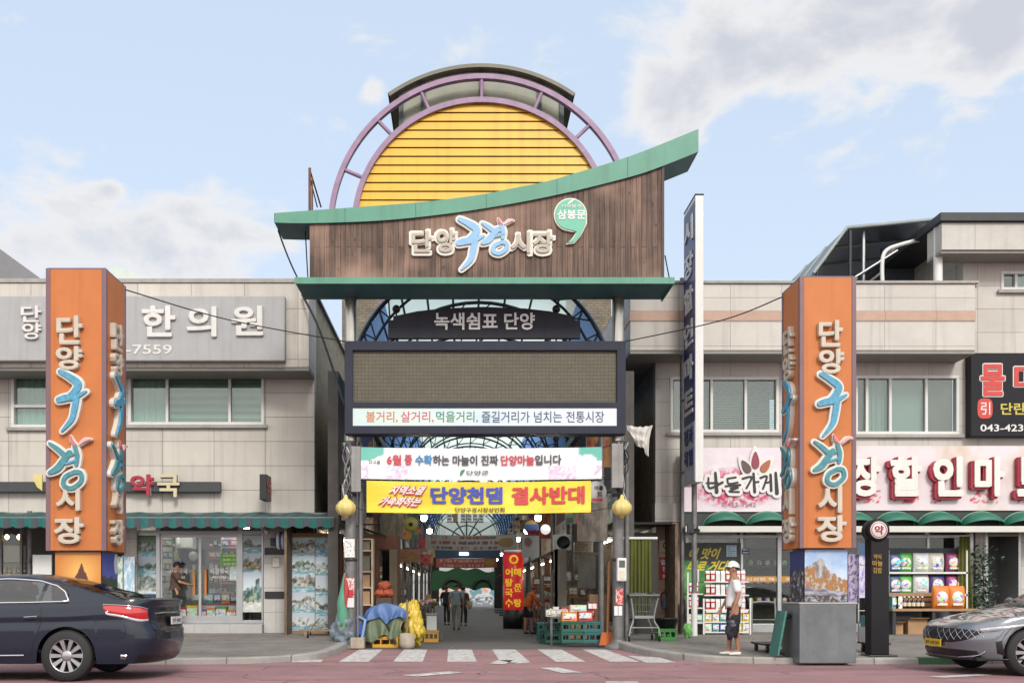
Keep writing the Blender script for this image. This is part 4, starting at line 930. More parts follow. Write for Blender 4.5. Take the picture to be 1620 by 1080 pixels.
# dark poster with yellow words
def dark_poster(u, v):
    d = math.hypot((u - .1) * 1.0, (v - .3) * 1.2)
    if d < .5 and u < .5 and v < .68: return mixt((120, 190, 90), (40, 110, 60), d * 2 + .5 * fbm(u * 5, v * 9, 2))
    return mixt((36, 40, 38), (58, 62, 58), .5 + fbm(u * 3, v * 3, 1))
picture('window_poster', t, px2x(1081), px2x(1171), Z(948, 25.95), Z(858, 25.95), 25.925, dark_poster, 40, 40)
yl = M('poster_yellow', (226, 206, 62), .4, var=0)
MB().text('이 맛이', px2x(1086), px2x(1140), Z(884, 25.9), Z(866, 25.9), 25.922, yl, .004, .04, .12).text('바로 거다!', px2x(1083), px2x(1158), Z(904, 25.9), Z(886, 25.9), 25.922, yl, .004, .045, .12).text('신선함이 가득한', px2x(1118), px2x(1156), Z(913, 25.9), Z(908, 25.9), 25.922, white, .003, .01).obj('lettering', t)
notice(t, px2x(1148), px2x(1164), Z(880, 25.9), Z(862, 25.9), 25.921, (176, 200, 214), (90, 120, 150), 5)
notice(t, px2x(1172), px2x(1184), Z(876, 25.9), Z(867, 25.9), 25.92, (40, 50, 100), (220, 220, 240), 2)
mb = MB(); mb.box(px2x(1176), px2x(1297), 25.98, 25.985, Z(920, 26), Z(911, 26), M('amber_strip', (206, 146, 40), .5)); mb.text('신선한 채소  과일  정육', px2x(1180), px2x(1290), Z(918, 26), Z(913, 26), 25.979, white, .003, .02); mb.obj('window_strip', t)
# fridge with produce inside
t2 = thing('produce_shelf', 'dark produce shelf seen through the mart window with greens and fruit', 'shelf', (px2x(1210), 27.2, .2))
for z in (.9, 1.4, 1.9, 2.35): MB().box(X(1172, 27.4), X(1300, 27.4), 26.9, 27.5, z, z + .04, darkmetal).obj('shelf_board', t2)
MB().box(X(1172, 27.4), X(1300, 27.4), 27.52, 27.6, .2, 2.9, M('produce_back', (96, 96, 80), .7, var=.3, scale=6)).obj('back_panel', t2)
for x in (X(1172, 27.4) - .05, X(1300, 27.4)): MB().box(x, x + .05, 26.9, 27.6, .2, 2.9, darkmetal).obj('side_panel', t2)
for z in (.94, 1.44, 1.94):
    for i in range(9): product('produce_tray', M('produce_%d' % (i % 4), ((96, 130, 60), (190, 150, 60), (150, 60, 50), (70, 110, 60))[i % 4], .7, var=.3, scale=20), (.2, .3, .16), (X(1176, 27.3) + .12 + i * .225, 27.15, z + .001), 'tray of fresh produce behind the mart window', 'produce trays in the mart', 'tray', 'bag')
# milk rack outside
t = thing('display_rack', 'white wire display rack of milk and snack packs standing outside the dark poster', 'rack', (px2x(1140), 25.3, .2))
ry = 25.2; rx = lambda a: X(a, ry); rz_ = lambda b: Z(b, ry); zr = zg(ry)
for a in (1084, 1109, 1182): MB().box(rx(a) - .02, rx(a) + .02, ry - .3, ry - .26, zr, rz_(946) if a > 1100 else rz_(905), white).box(rx(a) - .02, rx(a) + .02, ry + .3, ry + .34, zr, rz_(900), white).obj('post', t)
levels = [(1110, 1180, 1000), (1110, 1180, 984), (1110, 1180, 965), (1110, 1180, 942), (1110, 1180, 921), (1084, 1108, 985), (1084, 1108, 962), (1084, 1108, 940)]
for a, b, py in levels: MB().box(rx(a), rx(b), ry - .28, ry + .3, rz_(py), rz_(py) + .03, white).obj('shelf_board', t)
MB().box(rx(1112), rx(1178), ry - .32, ry - .285, rz_(968), rz_(964), white).obj('rail', t)
for a, b, py in levels:
    x = rx(a) + .1; j = 0
    while x < rx(b) - .05:
        shp, mt, sz = (('carton', pal[(2, 0, 2, 6)[(j // 2) % 4]], (.1, .1, .26)) if py < 970 else ('box', pal[(9, 5, 1, 9, 3)[(j + py) % 5]], (.16, .2, .2)))
        product('drink_carton' if shp == 'carton' else 'snack_pack', mt, sz, (x, ry - .18, rz_(py) + .031), 'small carton on the white rack outside the mart' if shp == 'carton' else 'snack pack on the low boards of the white rack', 'cartons on the white rack' if shp == 'carton' else 'snack packs on the white rack', 'carton', shp); x += sz[0] + .025; j += 1
# goods in the far bay and the bench
t = thing('goods_shelf', 'white shelf of detergent bags before the mart glass by the green cloth', 'shelf', (px2x(1465), 25.7, .2))
gy = 25.6; gx = lambda a: X(a, gy); gz = lambda b: Z(b, gy)
for b in (939, 904): MB().box(gx(1405), gx(1530), gy - .05, gy + .23, gz(b) - .05, gz(b), white).obj('shelf_board', t)
MB().box(gx(1405), gx(1530), gy + .24, gy + .27, .2, gz(866), M('shelf_backing', (88, 92, 98), .7, var=.3, scale=5)).obj('back_panel', t)
for a in (1405, 1529): MB().box(gx(a) - .03, gx(a) + .01, gy - .05, gy + .23, .2, gz(870), white).obj('side_panel', t)
seqs = [(904, [(1406, 22, 1), (1422, 22, 4), (1446, 25, 0), (1470, 25, 9), (1498, 22, 6)]), (939, [(1406, 22, 5), (1422, 22, 4), (1446, 25, 0), (1472, 24, 1), (1498, 22, 6)])]
names = ['teal', 'green', 'white', 'cream', 'plum']
for b, row in seqs:
    for i, (a, w, c) in enumerate(row):
        mt = [M('bag_dark_blue', (66, 92, 130), .45), M('bag_green', (84, 176, 70), .45), M('bag_white_red', (226, 224, 228), .45), M('bag_cream', (214, 212, 196), .45), M('bag_plum', (150, 62, 110), .45)][i] if not (b == 939 and i == 3) else M('bag_purple', (70, 64, 120), .45)
        nm = ['dark blue', 'bright green', 'white', 'cream', 'plum'][i] if not (b == 939 and i == 3) else 'purple'
        o = product('detergent_bag', mt, (gx(a + w) - gx(a) + .02, .22, .48), (gx(a + w / 2 + 1), gy + .12, gz(b) + .002), '%s detergent bag on the %s board of the mart shelf' % (nm, 'upper' if b == 904 else 'lower'), 'detergent bags on the mart shelf', 'bag', 'bag')
        if i == 2:
            MB().stroke([(gx(a + 4), gz(b - 16)), (gx(a + 12), gz(b - 22)), (gx(a + 21), gz(b - 17))], (.06, .1, .05), gy - .01, .01, pal[2]).stroke([(gx(a + 5), gz(b - 8)), (gx(a + 13), gz(b - 11)), (gx(a + 20), gz(b - 8))], (.05, .08, .04), gy - .01, .01, pal[1]).obj('print', o).location = -o.location
t = thing('goods_bench', 'wooden slatted bench in front of the mart carrying sacks and bottles', 'bench', (px2x(1470), 25.2, .2))
by = 25.1; bx = lambda a: X(a, by); bz = lambda b: Z(b, by)
mb = MB(); mb.box(bx(1404), bx(1541), by - .3, by + .35, bz(966), bz(962), wood); mb.obj('seat', t, bevel=.008)
mb = MB()
for b in (940, 948, 956): mb.box(bx(1406), bx(1500), by + .36, by + .4, bz(b + 3), bz(b - 3), wood)
mb.obj('backrest', t, bevel=.006)
for a in (1408, 1470, 1536): MB().box(bx(a) - .04, bx(a) + .04, by - .25, by + .3, zg(by), bz(966) - .002, darkmetal).obj('leg', t)
om = M('orange_sack', (222, 132, 52), .5, var=.1)
for a, lab in ((1474, 'orange printed sack leaning on the bench, the one nearer the bottles'), (1499, 'orange printed sack leaning on the bench, the one nearer the green cloth')):
    product('orange_sack', om, (.42, .22, .56), (bx(a + 13), by - .02, bz(962) + .003), lab, 'orange sacks on the bench', 'sack', 'bag')
for i in range(5): product('sauce_bottle', M('soy_brown', (60, 36, 30), .25), (.1, .1, .3), (bx(1428) + i * .11, by - .1, bz(962) + .003), 'dark sauce bottle on the bench left of the orange sacks', 'dark bottles on the bench', 'bottle', 'bottle')
for a, c in ((1406, 5), (1412, 0)): product('washing_pack', pal[c], (.16, .2, .3), (bx(a) + .1, by - .05, bz(962) + .003), 'small %s pack at the end of the bench' % ('teal' if c == 5 else 'white'), 'packs at the bench end', 'pack')
for a, w, h, lab in ((1434, 30, 22, 'open cardboard box under the bench, the wider one'), (1412, 14, 16, 'small dark cardboard box under the bench end')):
    t2 = MB(); t2.box(bx(a), bx(a + w), by - .1, by + .25, zg(by), zg(by) + h * .0157, card); t2.obox(((bx(a) + bx(a + w)) / 2, by - .16, zg(by) + h * .0157 + .03), ((bx(a + w) - bx(a)) / 2, 0, 0), (0, .07, -.03), (0, .002, .003), card); t2.solo('cardboard_box', lab, 'box')
cl = M('green_cloth', (104, 108, 50), .85, var=.15)
def cloth(x0, x1, z0, z1, y, label, n=7, flare=0):
    t = MB(); ph = rnd.random() * 9
    t.sheet(lambda u, v: (x0 + (x1 - x0) * (u + (u - .5) * flare * (1 - v)), y + .05 * math.sin(u * n * 2 * PI + ph) * (1.1 - .5 * v) + .012 * math.sin(u * 31 + v * 3), z0 + (z1 - z0) * v), n * 8, 8, cl)
    return t.solo('hanging_cloth', label, 'cloth')
cloth(X(1517, 25.6), X(1534, 25.6), Z(962, 25.6), Z(848, 25.6), 25.6, 'olive green cloth bundle hanging beside the mart goods', 3, .5)
# doorway and ivy
t = thing('side_doorway', 'dark grey doorway with a roller shutter box beside the ivy', 'door', (X(1582, 26), 26, .2))
MB().box(px2x(1556), px2x(1612), 26.9, 27.0, .2, 3.1, M('door_grey', (98, 98, 100), .6, var=.08)).obj('door_leaf', t)
MB().box(px2x(1556), px2x(1560), 25.9, 26.9, .2, 3.1, alum).box(px2x(1608), px2x(1612), 25.9, 26.9, .2, 3.1, alum).obj('frame', t)
mb = MB(); 
for i in range(5): mb.box(px2x(1560), px2x(1608), 25.88, 26.1, 2.66 + i * .075, 2.72 + i * .075, M('shutter', (160, 160, 152), .5))
mb.obj('shutter_box', t)
def leafy(name, label, pts, n, size, cols, cat, stem=None, seed=1):
    r = random.Random(seed); t = thing(name, label, cat, (pts[0][0], pts[0][1], pts[0][2] if not stem else stem[0][2]))
    mb = MB(); ms = [M('leaf_%d_%d_%d' % c, c, .5, var=.2, spec=.4) for c in cols]
    for i in range(n):
        c = pts[r.randrange(len(pts))]; rr = c[3]
        o = Vector((r.gauss(0, 1), r.gauss(0, 1), r.gauss(0, 1))) * rr * .5; p_ = Vector(c[:3]) + o
        a = Vector((r.uniform(-1, 1), r.uniform(-1, 1), r.uniform(-.6, .6))).normalized(); b = a.cross(Vector((r.uniform(-1, 1), r.uniform(-1, 1), 1))).normalized(); s = size * r.uniform(.6, 1.3)
        nn = a.cross(b) * s * .15
        mb.add([p_ - a * s, p_ - b * s * .5 + nn, p_ + a * s, p_ + b * s * .5 + nn], [(0, 1, 2), (0, 2, 3)], ms[r.randrange(len(ms))])
    mb.obj('foliage', t)
    if stem: MB().tube(spline(stem, 5), .015, M('stem_brown', (92, 74, 56), .8), 6).obj('stem', t)
    return t
iy = 25.6
leafy('ivy_plant', 'trailing ivy plant beside the grey doorway', [(X(1554 + 6 * math.sin(i * 2.1), iy), iy, Z(876 + i * 6.5, iy), .28 - .006 * i) for i in range(14)], 620, .06, [(84, 108, 90), (58, 84, 62), (124, 140, 126), (46, 66, 50)], 'plant', [(X(1553, iy), iy, zg(iy)), (X(1557, iy), iy, 1.2), (X(1552, iy), iy, 2.2)], 4)
t = thing('plant_pot', 'dark plant pot at the foot of the ivy', 'pot', (X(1553, iy), iy, zg(iy)))
MB().lathe((X(1553, iy), iy, zg(iy)), [(.001, 0), (.16, 0), (.2, .3), (.22, .3), (.22, .34), (.18, .34), (.17, .28), (.001, .27)], darkmetal, 18).obj('pot', t)
# small notices on the tan pier
t = thing('pier_plaque', 'cream plaque with a round dark emblem on the tan pier', 'plaque', (X(1055, 25.8), 25.83, Z(880, 25.83)))
ty = 25.83; tx = lambda a: X(a, ty); tz = lambda b: Z(b, ty)
MB().box(tx(1043), tx(1067), ty - .01, 25.848, tz(880), tz(854), M('cream_plaque', (214, 198, 158), .4)).lathe((tx(1055), ty - .012, tz(862.5)), [(.001, -.004), (.1, -.004), (.105, 0)], darkmetal, 20, 'y').lathe((tx(1055), ty - .017, tz(862.5)), [(.05, -.003), (.075, -.003)], M('cream_plaque', (214, 198, 158)), 20, 'y').text('안심 음식점', tx(1045), tx(1065), tz(876), tz(872), ty - .0105, M('rust_print', (170, 100, 60), .5), .003, .02).obj('plate', t)
t = thing('red_notice', 'red notice with white characters below the cream plaque', 'notice', (tx(1055), ty, tz(916)))
mb = MB(); mb.box(tx(1043), tx(1066), ty - .008, 25.848, tz(916), tz(882), M('notice_red', (190, 42, 50), .45))
for i, (wd, a, b) in enumerate((('얼음', 1044.5, 1064.5), ('판매', 1048, 1061))): mb.text(wd, tx(a), tx(b), tz(893 + i * 11), tz(884 + i * 11), ty - .0085, white, .004, .04)
mb.text('합니다', tx(1048), tx(1062), tz(914), tz(908), ty - .0085, white, .004, .03); mb.obj('plate', t)
t = thing('dustpan_tool', 'blue-grey long handled dustpan leaning on the tan pier', 'dustpan', (tx(1056), 25.7, .2))
MB().tube(spline([(tx(1047), 25.75, Z(962, 25.7)), (tx(1047), 25.8, Z(938, 25.7)), (tx(1064), 25.8, Z(936, 25.7)), (tx(1064), 25.78, Z(950, 25.7))], 6), .02, darkmetal, 6).cyl((tx(1062), 25.75, .2), (tx(1058), 25.8, Z(945, 25.7)), .016, pal[8], 6).obj('handle', t)
MB().extr([(tx(1046), 25.78, Z(962, 25.7)), (tx(1060), 25.78, Z(962, 25.7)), (tx(1062), 25.78, Z(944, 25.7)), (tx(1049), 25.78, Z(942, 25.7))], (0, -.08, 0), M('tool_blue', (92, 112, 136), .5)).obj('pan', t, bevel=.01)
# ---------------------------------------------------------------- the market gate
GT = thing('market_gate', 'tall market gate with weathered plank sign, green wave roof and yellow half-round louvres', 'gate', (.5, 22, 0))
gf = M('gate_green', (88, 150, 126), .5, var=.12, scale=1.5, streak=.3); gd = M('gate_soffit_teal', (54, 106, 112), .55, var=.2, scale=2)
plank = M('weathered_planks', (138, 112, 97), .75, var=.22, scale=2.5, bump=.4, bscale=50, streak=.35, planks=.11)
purple = M('arch_purple', (152, 122, 152), .5, var=.2, scale=4)
yellow = M('louvre_yellow', (226, 174, 20), .45, var=.1, scale=1.5, streak=.35)
# wave roof (fascia front face at D=21.0)
up = [(434, 337), (560, 328), (640, 322), (700, 316), (760, 308), (800, 300), (860, 288), (900, 277), (1000, 246), (1105, 204)]
lo = [(434, 352), (490, 353), (600, 349), (700, 339), (800, 324), (900, 304), (1000, 279), (1050, 262), (1105, 240)]
U = spline([(X(a, 21), Z(b, 21)) for a, b in up], 4); Lw = spline([(X(a, 21), Z(b, 21)) for a, b in lo], 4)
def zat(line, x):
    for (a, za_), (b, zb_) in zip(line, line[1:]):
        if a <= x <= b: return za_ + (zb_ - za_) * (x - a) / max(1e-6, b - a)
    return line[0][1] if x < line[0][0] else line[-1][1]
N_ = 60; xs = [U[0][0] + (U[-1][0] - U[0][0]) * i / N_ for i in range(N_ + 1)]
mb = MB(); yb = 22.0
mb.sheet(lambda u, v: (xs[round(u * N_)], 21.0, zat(Lw, xs[round(u * N_)]) * (1 - v) + zat(U, xs[round(u * N_)]) * v), N_, 1, gf, False)
mb.sheet(lambda u, v: (xs[round(u * N_)], 21 + (yb - 21) * v, zat(U, xs[round(u * N_)])), N_, 1, gf, False)
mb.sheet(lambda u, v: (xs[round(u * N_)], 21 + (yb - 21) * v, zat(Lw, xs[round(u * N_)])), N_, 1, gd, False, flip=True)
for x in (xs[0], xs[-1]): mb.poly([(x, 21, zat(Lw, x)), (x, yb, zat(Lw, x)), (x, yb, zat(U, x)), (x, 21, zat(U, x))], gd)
mb.obj('wave_roof', GT)
mb = MB()
for i in range(0, N_, 10): mb.box(xs[i] - .004, xs[i] + .004, 20.992, 20.9985, zat(Lw, xs[i]) + .01, zat(U, xs[i]) - .01, gd)
mb.obj('roof_seam', GT)
# plank sign
x0, x1, zb_ = -3.16, 4.17, 7.71
top = [(x, zat(Lw, x) + .02) for x in [x0 + (x1 - x0) * i / 40 for i in range(41)]]
MB().prism([(x0, zb_)] + top + [(x1, zb_)], 21.06, 21.4, plank).obj('plank_sign', GT)
MB().box(x1, x1 + .05, 21.04, 21.4, zb_, zat(Lw, x1), M('edge_brown', (88, 70, 62), .7)).obj('plank_edge', GT)
# lower canopy
cx0, cx1 = X(467, 20.9), X(1066, 20.9)
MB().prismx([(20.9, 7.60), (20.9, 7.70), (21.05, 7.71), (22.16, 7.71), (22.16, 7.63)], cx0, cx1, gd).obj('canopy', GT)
MB().box(cx0 - .01, cx1 + .01, 20.87, 20.898, 7.585, 7.715, gf).box(cx1 - .02, cx1 + .012, 20.9, 22.16, 7.585, 7.72, gf).obj('canopy_fascia', GT)
# arch tubes
ac = (.446, 9.26); aD = 22.35
def arcpts(r, a0, a1, n, y, c=ac): return [(c[0] + r * math.cos(R(a0 + (a1 - a0) * i / n)), y, c[1] + r * math.sin(R(a0 + (a1 - a0) * i / n))) for i in range(n + 1)]
ring = node('arch_frame', GT)
def flat_arch(r, w, y0, y1, m, name, par, a0=-12, a1=192):
    mb = MB(); n = 72
    def q(u, v):
        a = R(a0 + (a1 - a0) * u); k = [(r - w, y0), (r, y0), (r, y1), (r - w, y1), (r - w, y0)][round(v * 4)]
        return (ac[0] + k[0] * math.cos(a), k[1], ac[1] + k[0] * math.sin(a))
    mb.sheet(q, n, 4, m, False); return mb.obj(name, par)
flat_arch(3.39, .11, aD - .06, aD + .08, purple, 'outer_arch', GT); flat_arch(2.87, .115, aD - .07, aD + .09, purple, 'inner_arch', GT)
for a in (157, 134, 114, 90, 66, 43.6, 23):
    p0 = (ac[0] + 2.86 * math.cos(R(a)), aD, ac[1] + 2.86 * math.sin(R(a))); p1 = (ac[0] + 3.3 * math.cos(R(a)), aD, ac[1] + 3.3 * math.sin(R(a)))
    MB().cyl(p0, p1, .045, purple, 6).obj('arch_strut', GT)
bpy.data.objects.remove(ring)
# louvres
mb = MB(); pitch = .193; r_ = 2.765; z = ac[1] - 1.1
while z < ac[1] + r_ - .02:
    def hw(zz_): return math.sqrt(max(0, r_ * r_ - (zz_ - ac[1]) ** 2)) if zz_ > ac[1] else r_
    a, b = z, min(z + pitch * .88, ac[1] + r_ - .003); wa, wb = hw(a), hw(b)
    ya, yb2 = aD + .0, aD + .025
    vs = [(ac[0] - wa, ya, a), (ac[0] + wa, ya, a), (ac[0] + wb, yb2, b), (ac[0] - wb, yb2, b), (ac[0] - wa, ya + .1, a), (ac[0] + wa, ya + .1, a)]
    mb.add(vs, [(0, 1, 2, 3), (4, 5, 1, 0)], yellow); z += pitch
mb.obj('louvre_panel', GT)
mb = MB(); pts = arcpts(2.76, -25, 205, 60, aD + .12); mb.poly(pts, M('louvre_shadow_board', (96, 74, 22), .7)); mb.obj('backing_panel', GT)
# barrel skylight behind the arch
sk = node('skylight', GT)
kc = (.446, 9.35); olive = M('skylight_olive', (112, 110, 92), .5, var=.15); og = M('skylight_glass', (150, 152, 136), .12, var=.1, spec=.8); dgr = M('skylight_post', (58, 72, 68), .5)
def barrel(u, v):
    a = R(55 + 70 * u); q = [(3.56, 22.52), (3.64, 22.52), (3.64, 25.4), (3.56, 25.4), (3.56, 22.52)][round(v * 4)]
    return (kc[0] + q[0] * math.cos(a), q[1], kc[1] + q[0] * math.sin(a))
MB().sheet(barrel, 30, 4, olive, False).obj('skylight_roof', sk)
gl = [(kc[0] + 3.555 * math.cos(R(a)), kc[1] + 3.555 * math.sin(R(a))) for a in range(60, 121, 4)]
MB().prism(gl + [(kc[0] - 1.78, 11.2), (kc[0] + 1.78, 11.2)], 22.72, 22.76, og).obj('pane', sk)
mb = MB()
for x in (-1.8, -1.3, 0, 1.3, 1.8): MB().box(kc[0] + x - .05, kc[0] + x + .05, 22.66, 22.719, 11.1, kc[1] + math.sqrt(3.555 ** 2 - x * x) - .03, dgr).obj('mullion', sk)
for x in (-1.8, 1.8): MB().box(kc[0] + x - .03, kc[0] + x + .03, 22.7, 25.3, 11.1, kc[1] + math.sqrt(3.555 ** 2 - x * x) - .03, og).obj('side_pane', sk)
# gate posts
for lab, px in (('', 555), ('', 978)):
    x = X(px, 22); pst = MB(); pst.cyl((x, 22, 4.5), (x, 22, 7.63), .135, steel, 20)
    o = pst.obj('post', GT)
    MB().cyl((x, 22, .02), (x, 22, 4.5), .12, oldsteel, 20).cyl((x + .2, 22.1, .02), (x + .2, 22.1, 4.5), .055, oldsteel, 10).obj('post_sleeve', o)
    MB().lathe((x, 22, .0), [(.3, 0), (.3, .06), (.16, .12), (.13, .2)], oldsteel, 20).obj('base_plate', o)
    for z in (1.9, 3.3): MB().lathe((x, 22, z), [(.122, 0), (.135, 0), (.135, .06), (.122, .06)], darkmetal, 18).obj('clamp', o)
# braces behind
mb = MB()
for x in (X(500, 21.7), X(1035, 21.7)): mb.box(x - .05, x + .05, 21.6, 22.3, 7.73, 7.85, darkmetal)
mb.box(x0, x1, 21.41, 21.5, 7.8, 7.95, darkmetal); mb.obj('back_frame', GT)
# lettering of the plank sign: cut-out letters with pale outline
wy = 21.059; wx = lambda a: X(a, 21.06); wz = lambda b: Z(b, 21.06)
pale = M('letter_outline', (226, 224, 214), .5, var=.04); taupe = M('letter_taupe', (186, 176, 160), .5, var=.08); lblue = M('logo_blue', (138, 186, 226), .45, var=.06)
for ch, a, b, c, d in (('단', 652, 683, 368, 401), ('양', 691, 720, 366, 401), ('시', 808, 838, 370, 402), ('장', 843, 874, 369, 402)):
    MB().text(ch, wx(a) - .065, wx(b) + .065, wz(d) - .065, wz(c) + .065, wy, pale, .06, .075).text(ch, wx(a), wx(b), wz(d), wz(c), wy - .062, taupe, .03, .03).obj('letter', GT)
def logo_gu(par, fx, fz, y, s, mb_out, mb_in, mi, dep=.06, split=None):
    """brush character of three strokes in a unit box mapped by fx,fz (v downwards)"""
    S = [(((.12, .0), (.45, .09), (.72, .2), (.62, .33), (.4, .43)), (.16, .26, .28, .22)), (((.08, .47), (.3, .44), (.62, .42), (.98, .33)), (.22, .27, .2, .08)), (((.66, .44), (.6, .62), (.5, .8), (.18, .99)), (.24, .24, .2, .07))]
    for i, (p_, w) in enumerate(S):
        P = [(fx(u), fz(v)) for u, v in p_]
        mb_out.stroke(P, [q * s + .085 * (s / .45) for q in w], y, dep + i * .0006, pale); mb_in.stroke(P, [q * s for q in w], y - dep - .002, .03 + i * .0006, mi)
def logo_gyeong(par, fx, fz, y, s, mb_out, mb_in, mi, m2, dep=.06):
    S = [(((.02, .1), (.2, .2), (.42, .36)), (.1, .17, .2), mi), (((.5, .28), (.34, .46), (.2, .6), (.02, .68)), (.2, .26, .26, .14), mi), (((.62, .16), (.68, .34), (.66, .52)), (.15, .17, .15), mi), (((.42, .36), (.66, .3)), (.08, .09), mi), (((.42, .5), (.68, .43)), (.08, .1), m2),
         (((.62, .66), (.4, .76), (.36, .92), (.56, .98), (.78, .84), (.76, .68), (.62, .66)), (.16, .16), mi)]
    for i, (p_, w, m) in enumerate(S):
        P = [(fx(u), fz(v)) for u, v in p_]
        mb_out.stroke(P, [q * s + .085 * (s / .45) for q in w], y, dep + i * .0006, pale); mb_in.stroke(P, [q * s for q in w], y - dep - .002, .03 + i * .0006, m)
    for i, (p_, m) in enumerate(((((.66, .14), (.56, .06), (.52, -.04)), (214, 120, 130)), (((.74, .12), (.86, .04), (1.0, .02)), (232, 176, 180)))):
        P = [(fx(u), fz(v)) for u, v in p_]
        mb_out.stroke(P, [.16 * s, .22 * s, .12 * s], y, dep + .005 + i * .0006, pale); mb_in.stroke(P, [.06 * s, .12 * s, .05 * s], y - dep - .008, .03, M('petal_pink_%d' % i, m, .5))
o_, i_ = MB(), MB(); logo_gu(GT, lambda u: wx(722 + 44 * u), lambda v: wz(349 + 80 * v), wy, .52, o_, i_, lblue); q = o_.obj('letter', GT); i_.obj('letter_face', q)
o_, i_ = MB(), MB(); logo_gyeong(GT, lambda u: wx(762 + 50 * u), lambda v: wz(350 + 54 * v), wy, .5, o_, i_, lblue, M('logo_teal', (120, 170, 190), .45)); q = o_.obj('letter', GT); i_.obj('letter_face', q)
# round comma badge
mint = M('badge_mint', (110, 190, 160), .5, var=.05)
def badge(gr):
    c = (902, 341); r = 24 + gr; o = []
    for a in range(-42, 262, 6): o.append((c[0] + r * math.cos(R(a)), c[1] - r * math.sin(R(a))))
    o = [(c[0] + r * math.cos(R(a)), c[1] - r * math.sin(R(a))) for a in range(0, 256, 6)]
    o += [(905, 366 + gr), (912 - gr * .3, 368), (907 - gr, 378), (897 - gr, 386 + gr), (908, 384 + gr), (919, 372 + gr), (926 + gr, 355)]
    return [(wx(a), wz(b)) for a, b in o]
MB().prism(badge(2.2), wy - .05, wy, pale).obj('badge_backing', GT)
MB().prism(badge(0), wy - .07, wy - .052, mint).text('삼봉문', wx(881), wx(926), wz(349), wz(334), wy - .0715, white, .008, .03).text('단양팔경', wx(888), wx(918), wz(331), wz(326), wy - .0715, white, .006, .012).stroke([(wx(898), wz(325)), (wx(903), wz(321)), (wx(909), wz(317))], (.02, .05, .02), wy - .0715, .006, white).obj('badge', GT)
# cables stretched beside the sign
def cable(pts, r, label, name='cable', sag=0, n=14):
    if len(pts) == 2:
        a, b = Vector(pts[0]), Vector(pts[1]); P = [a.lerp(b, i / n) - Vector((0, 0, sag * 4 * (i / n) * (1 - i / n))) for i in range(n + 1)]
    else: P = spline(pts, 6)
    MB().tube(P, r, cable_m, 5).solo(name, label, 'cable')
cable([(X(440, 21.5), 21.5, Z(364, 21.5)), (X(470, 21.5), 21.5, Z(438, 21.5))], .018, 'dark cable slanting from the wave roof end down to the lower canopy', sag=.05)
cable([(X(483, 21.5), 21.5, Z(364, 21.5)), (X(487, 21.5), 21.5, Z(438, 21.5))], .014, 'thin cable hanging beside the left edge of the plank sign', sag=.01)
cable([(X(1052, 21.4), 21.4, Z(404, 21.4)), (X(1060, 21.5), 21.5, Z(446, 21.5))], .014, 'thin cable hanging beside the right edge of the plank sign', sag=.01)
t = thing('antenna_mast', 'thin rusty mast with wires standing on the end of the wave roof', 'mast', (X(490, 22.6), 22.6, 9.2))
MB().cyl((X(490, 21.9), 21.9, 8.95), (X(490, 21.9), 21.9, Z(266, 21.9)), .03, rust, 8).cyl((X(494, 21.95), 21.95, 8.95), (X(494, 21.95), 21.95, Z(280, 21.95)), .02, rust, 6).obj('pole', t)
MB().tube([(X(490, 21.9), 21.9, Z(268, 21.9)), (X(508, 22.4), 22.4, Z(328, 22.4))], .018, cable_m, 5).tube([(X(490, 21.9), 21.9, Z(280, 21.9)), (X(502, 22.5), 22.5, Z(328, 22.5))], .014, cable_m, 5).obj('wire', t)
# ---------------------------------------------------------------- LED screen and name board on the gate
t = thing('led_screen', 'wide switched-off LED screen in a slate frame with a painted slogan strip', 'screen', (.5, 21.8, 4.6))
slate = M('slate_frame', (54, 57, 70), .5, spec=.15, var=.1, streak=.2); fy = 21.6; fx_ = lambda a: X(a, fy); fz_ = lambda b: Z(b, fy)
mb = MB(); ox0, ox1, oz0, oz1 = fx_(545), fx_(990), fz_(686), fz_(539); ix0, ix1, iz0, iz1 = fx_(558), fx_(976), fz_(636), fz_(554)
sz0, sz1 = fz_(673), fz_(645)
mb.box(ox0, ox1, fy, 22.05, iz1, oz1, slate); mb.box(ox0, ox1, fy, 22.05, sz1, iz0, slate); mb.box(ox0, ox1, fy, 22.05, oz0, sz0, slate)
mb.box(ox0, ix0, fy + .001, 22.049, oz0 + .1, oz1 - .1, slate); mb.box(ix1, ox1, fy + .001, 22.049, oz0 + .1, oz1 - .1, slate)
mb.obj('frame', t, bevel=.012)
led = M('led_grid', (98, 92, 76), .6, var=.1, scale=3, brick=(.079, .079, .006, 0, .72, .14, False))
MB().box(ix0, ix1, fy + .08, fy + .1, iz0, iz1, led).obj('display', t)
def strip(u, v):
    c = mixt((206, 226, 214), (222, 226, 238), u); return mixt(c, (196, 214, 236), max(0, fbm(u * 5, v * 2, 5)))
picture('slogan_strip', t, ix0, ix1, sz0, sz1, fy + .02, strip, 40, 4)
def hangul(words_, z0, z1, y, cols, bold=.01, name='lettering', par=None, slant=0):
    mb = MB()
    for (wd, a, b), m in zip(words_, cols): mb.text(wd, fx2(a), fx2(b), z0, z1, y, m, .004, bold, slant)
    return mb.obj(name, par)
fx2 = fx_
ltr = lambda n, c: M('print_' + n, c, .5, var=0)
hangul([('볼거리,', 579, 629), ('살거리,', 634, 686), ('먹을거리,', 690, 756), ('즐길거리가', 762, 838), ('넘치는', 845, 889), ('전통시장', 896, 956)], fz_(668), fz_(650), fy + .018, [ltr('orange', (214, 120, 70)), ltr('pinkred', (206, 90, 110)), ltr('green', (60, 140, 100)), ltr('slate', (70, 84, 110)), ltr('slate', (70, 84, 110)), ltr('slate', (70, 84, 110))], .006, par=t)
t = thing('name_board', 'dark arched board with white characters standing above the LED screen', 'sign', (.5, 21.9, 6.6))
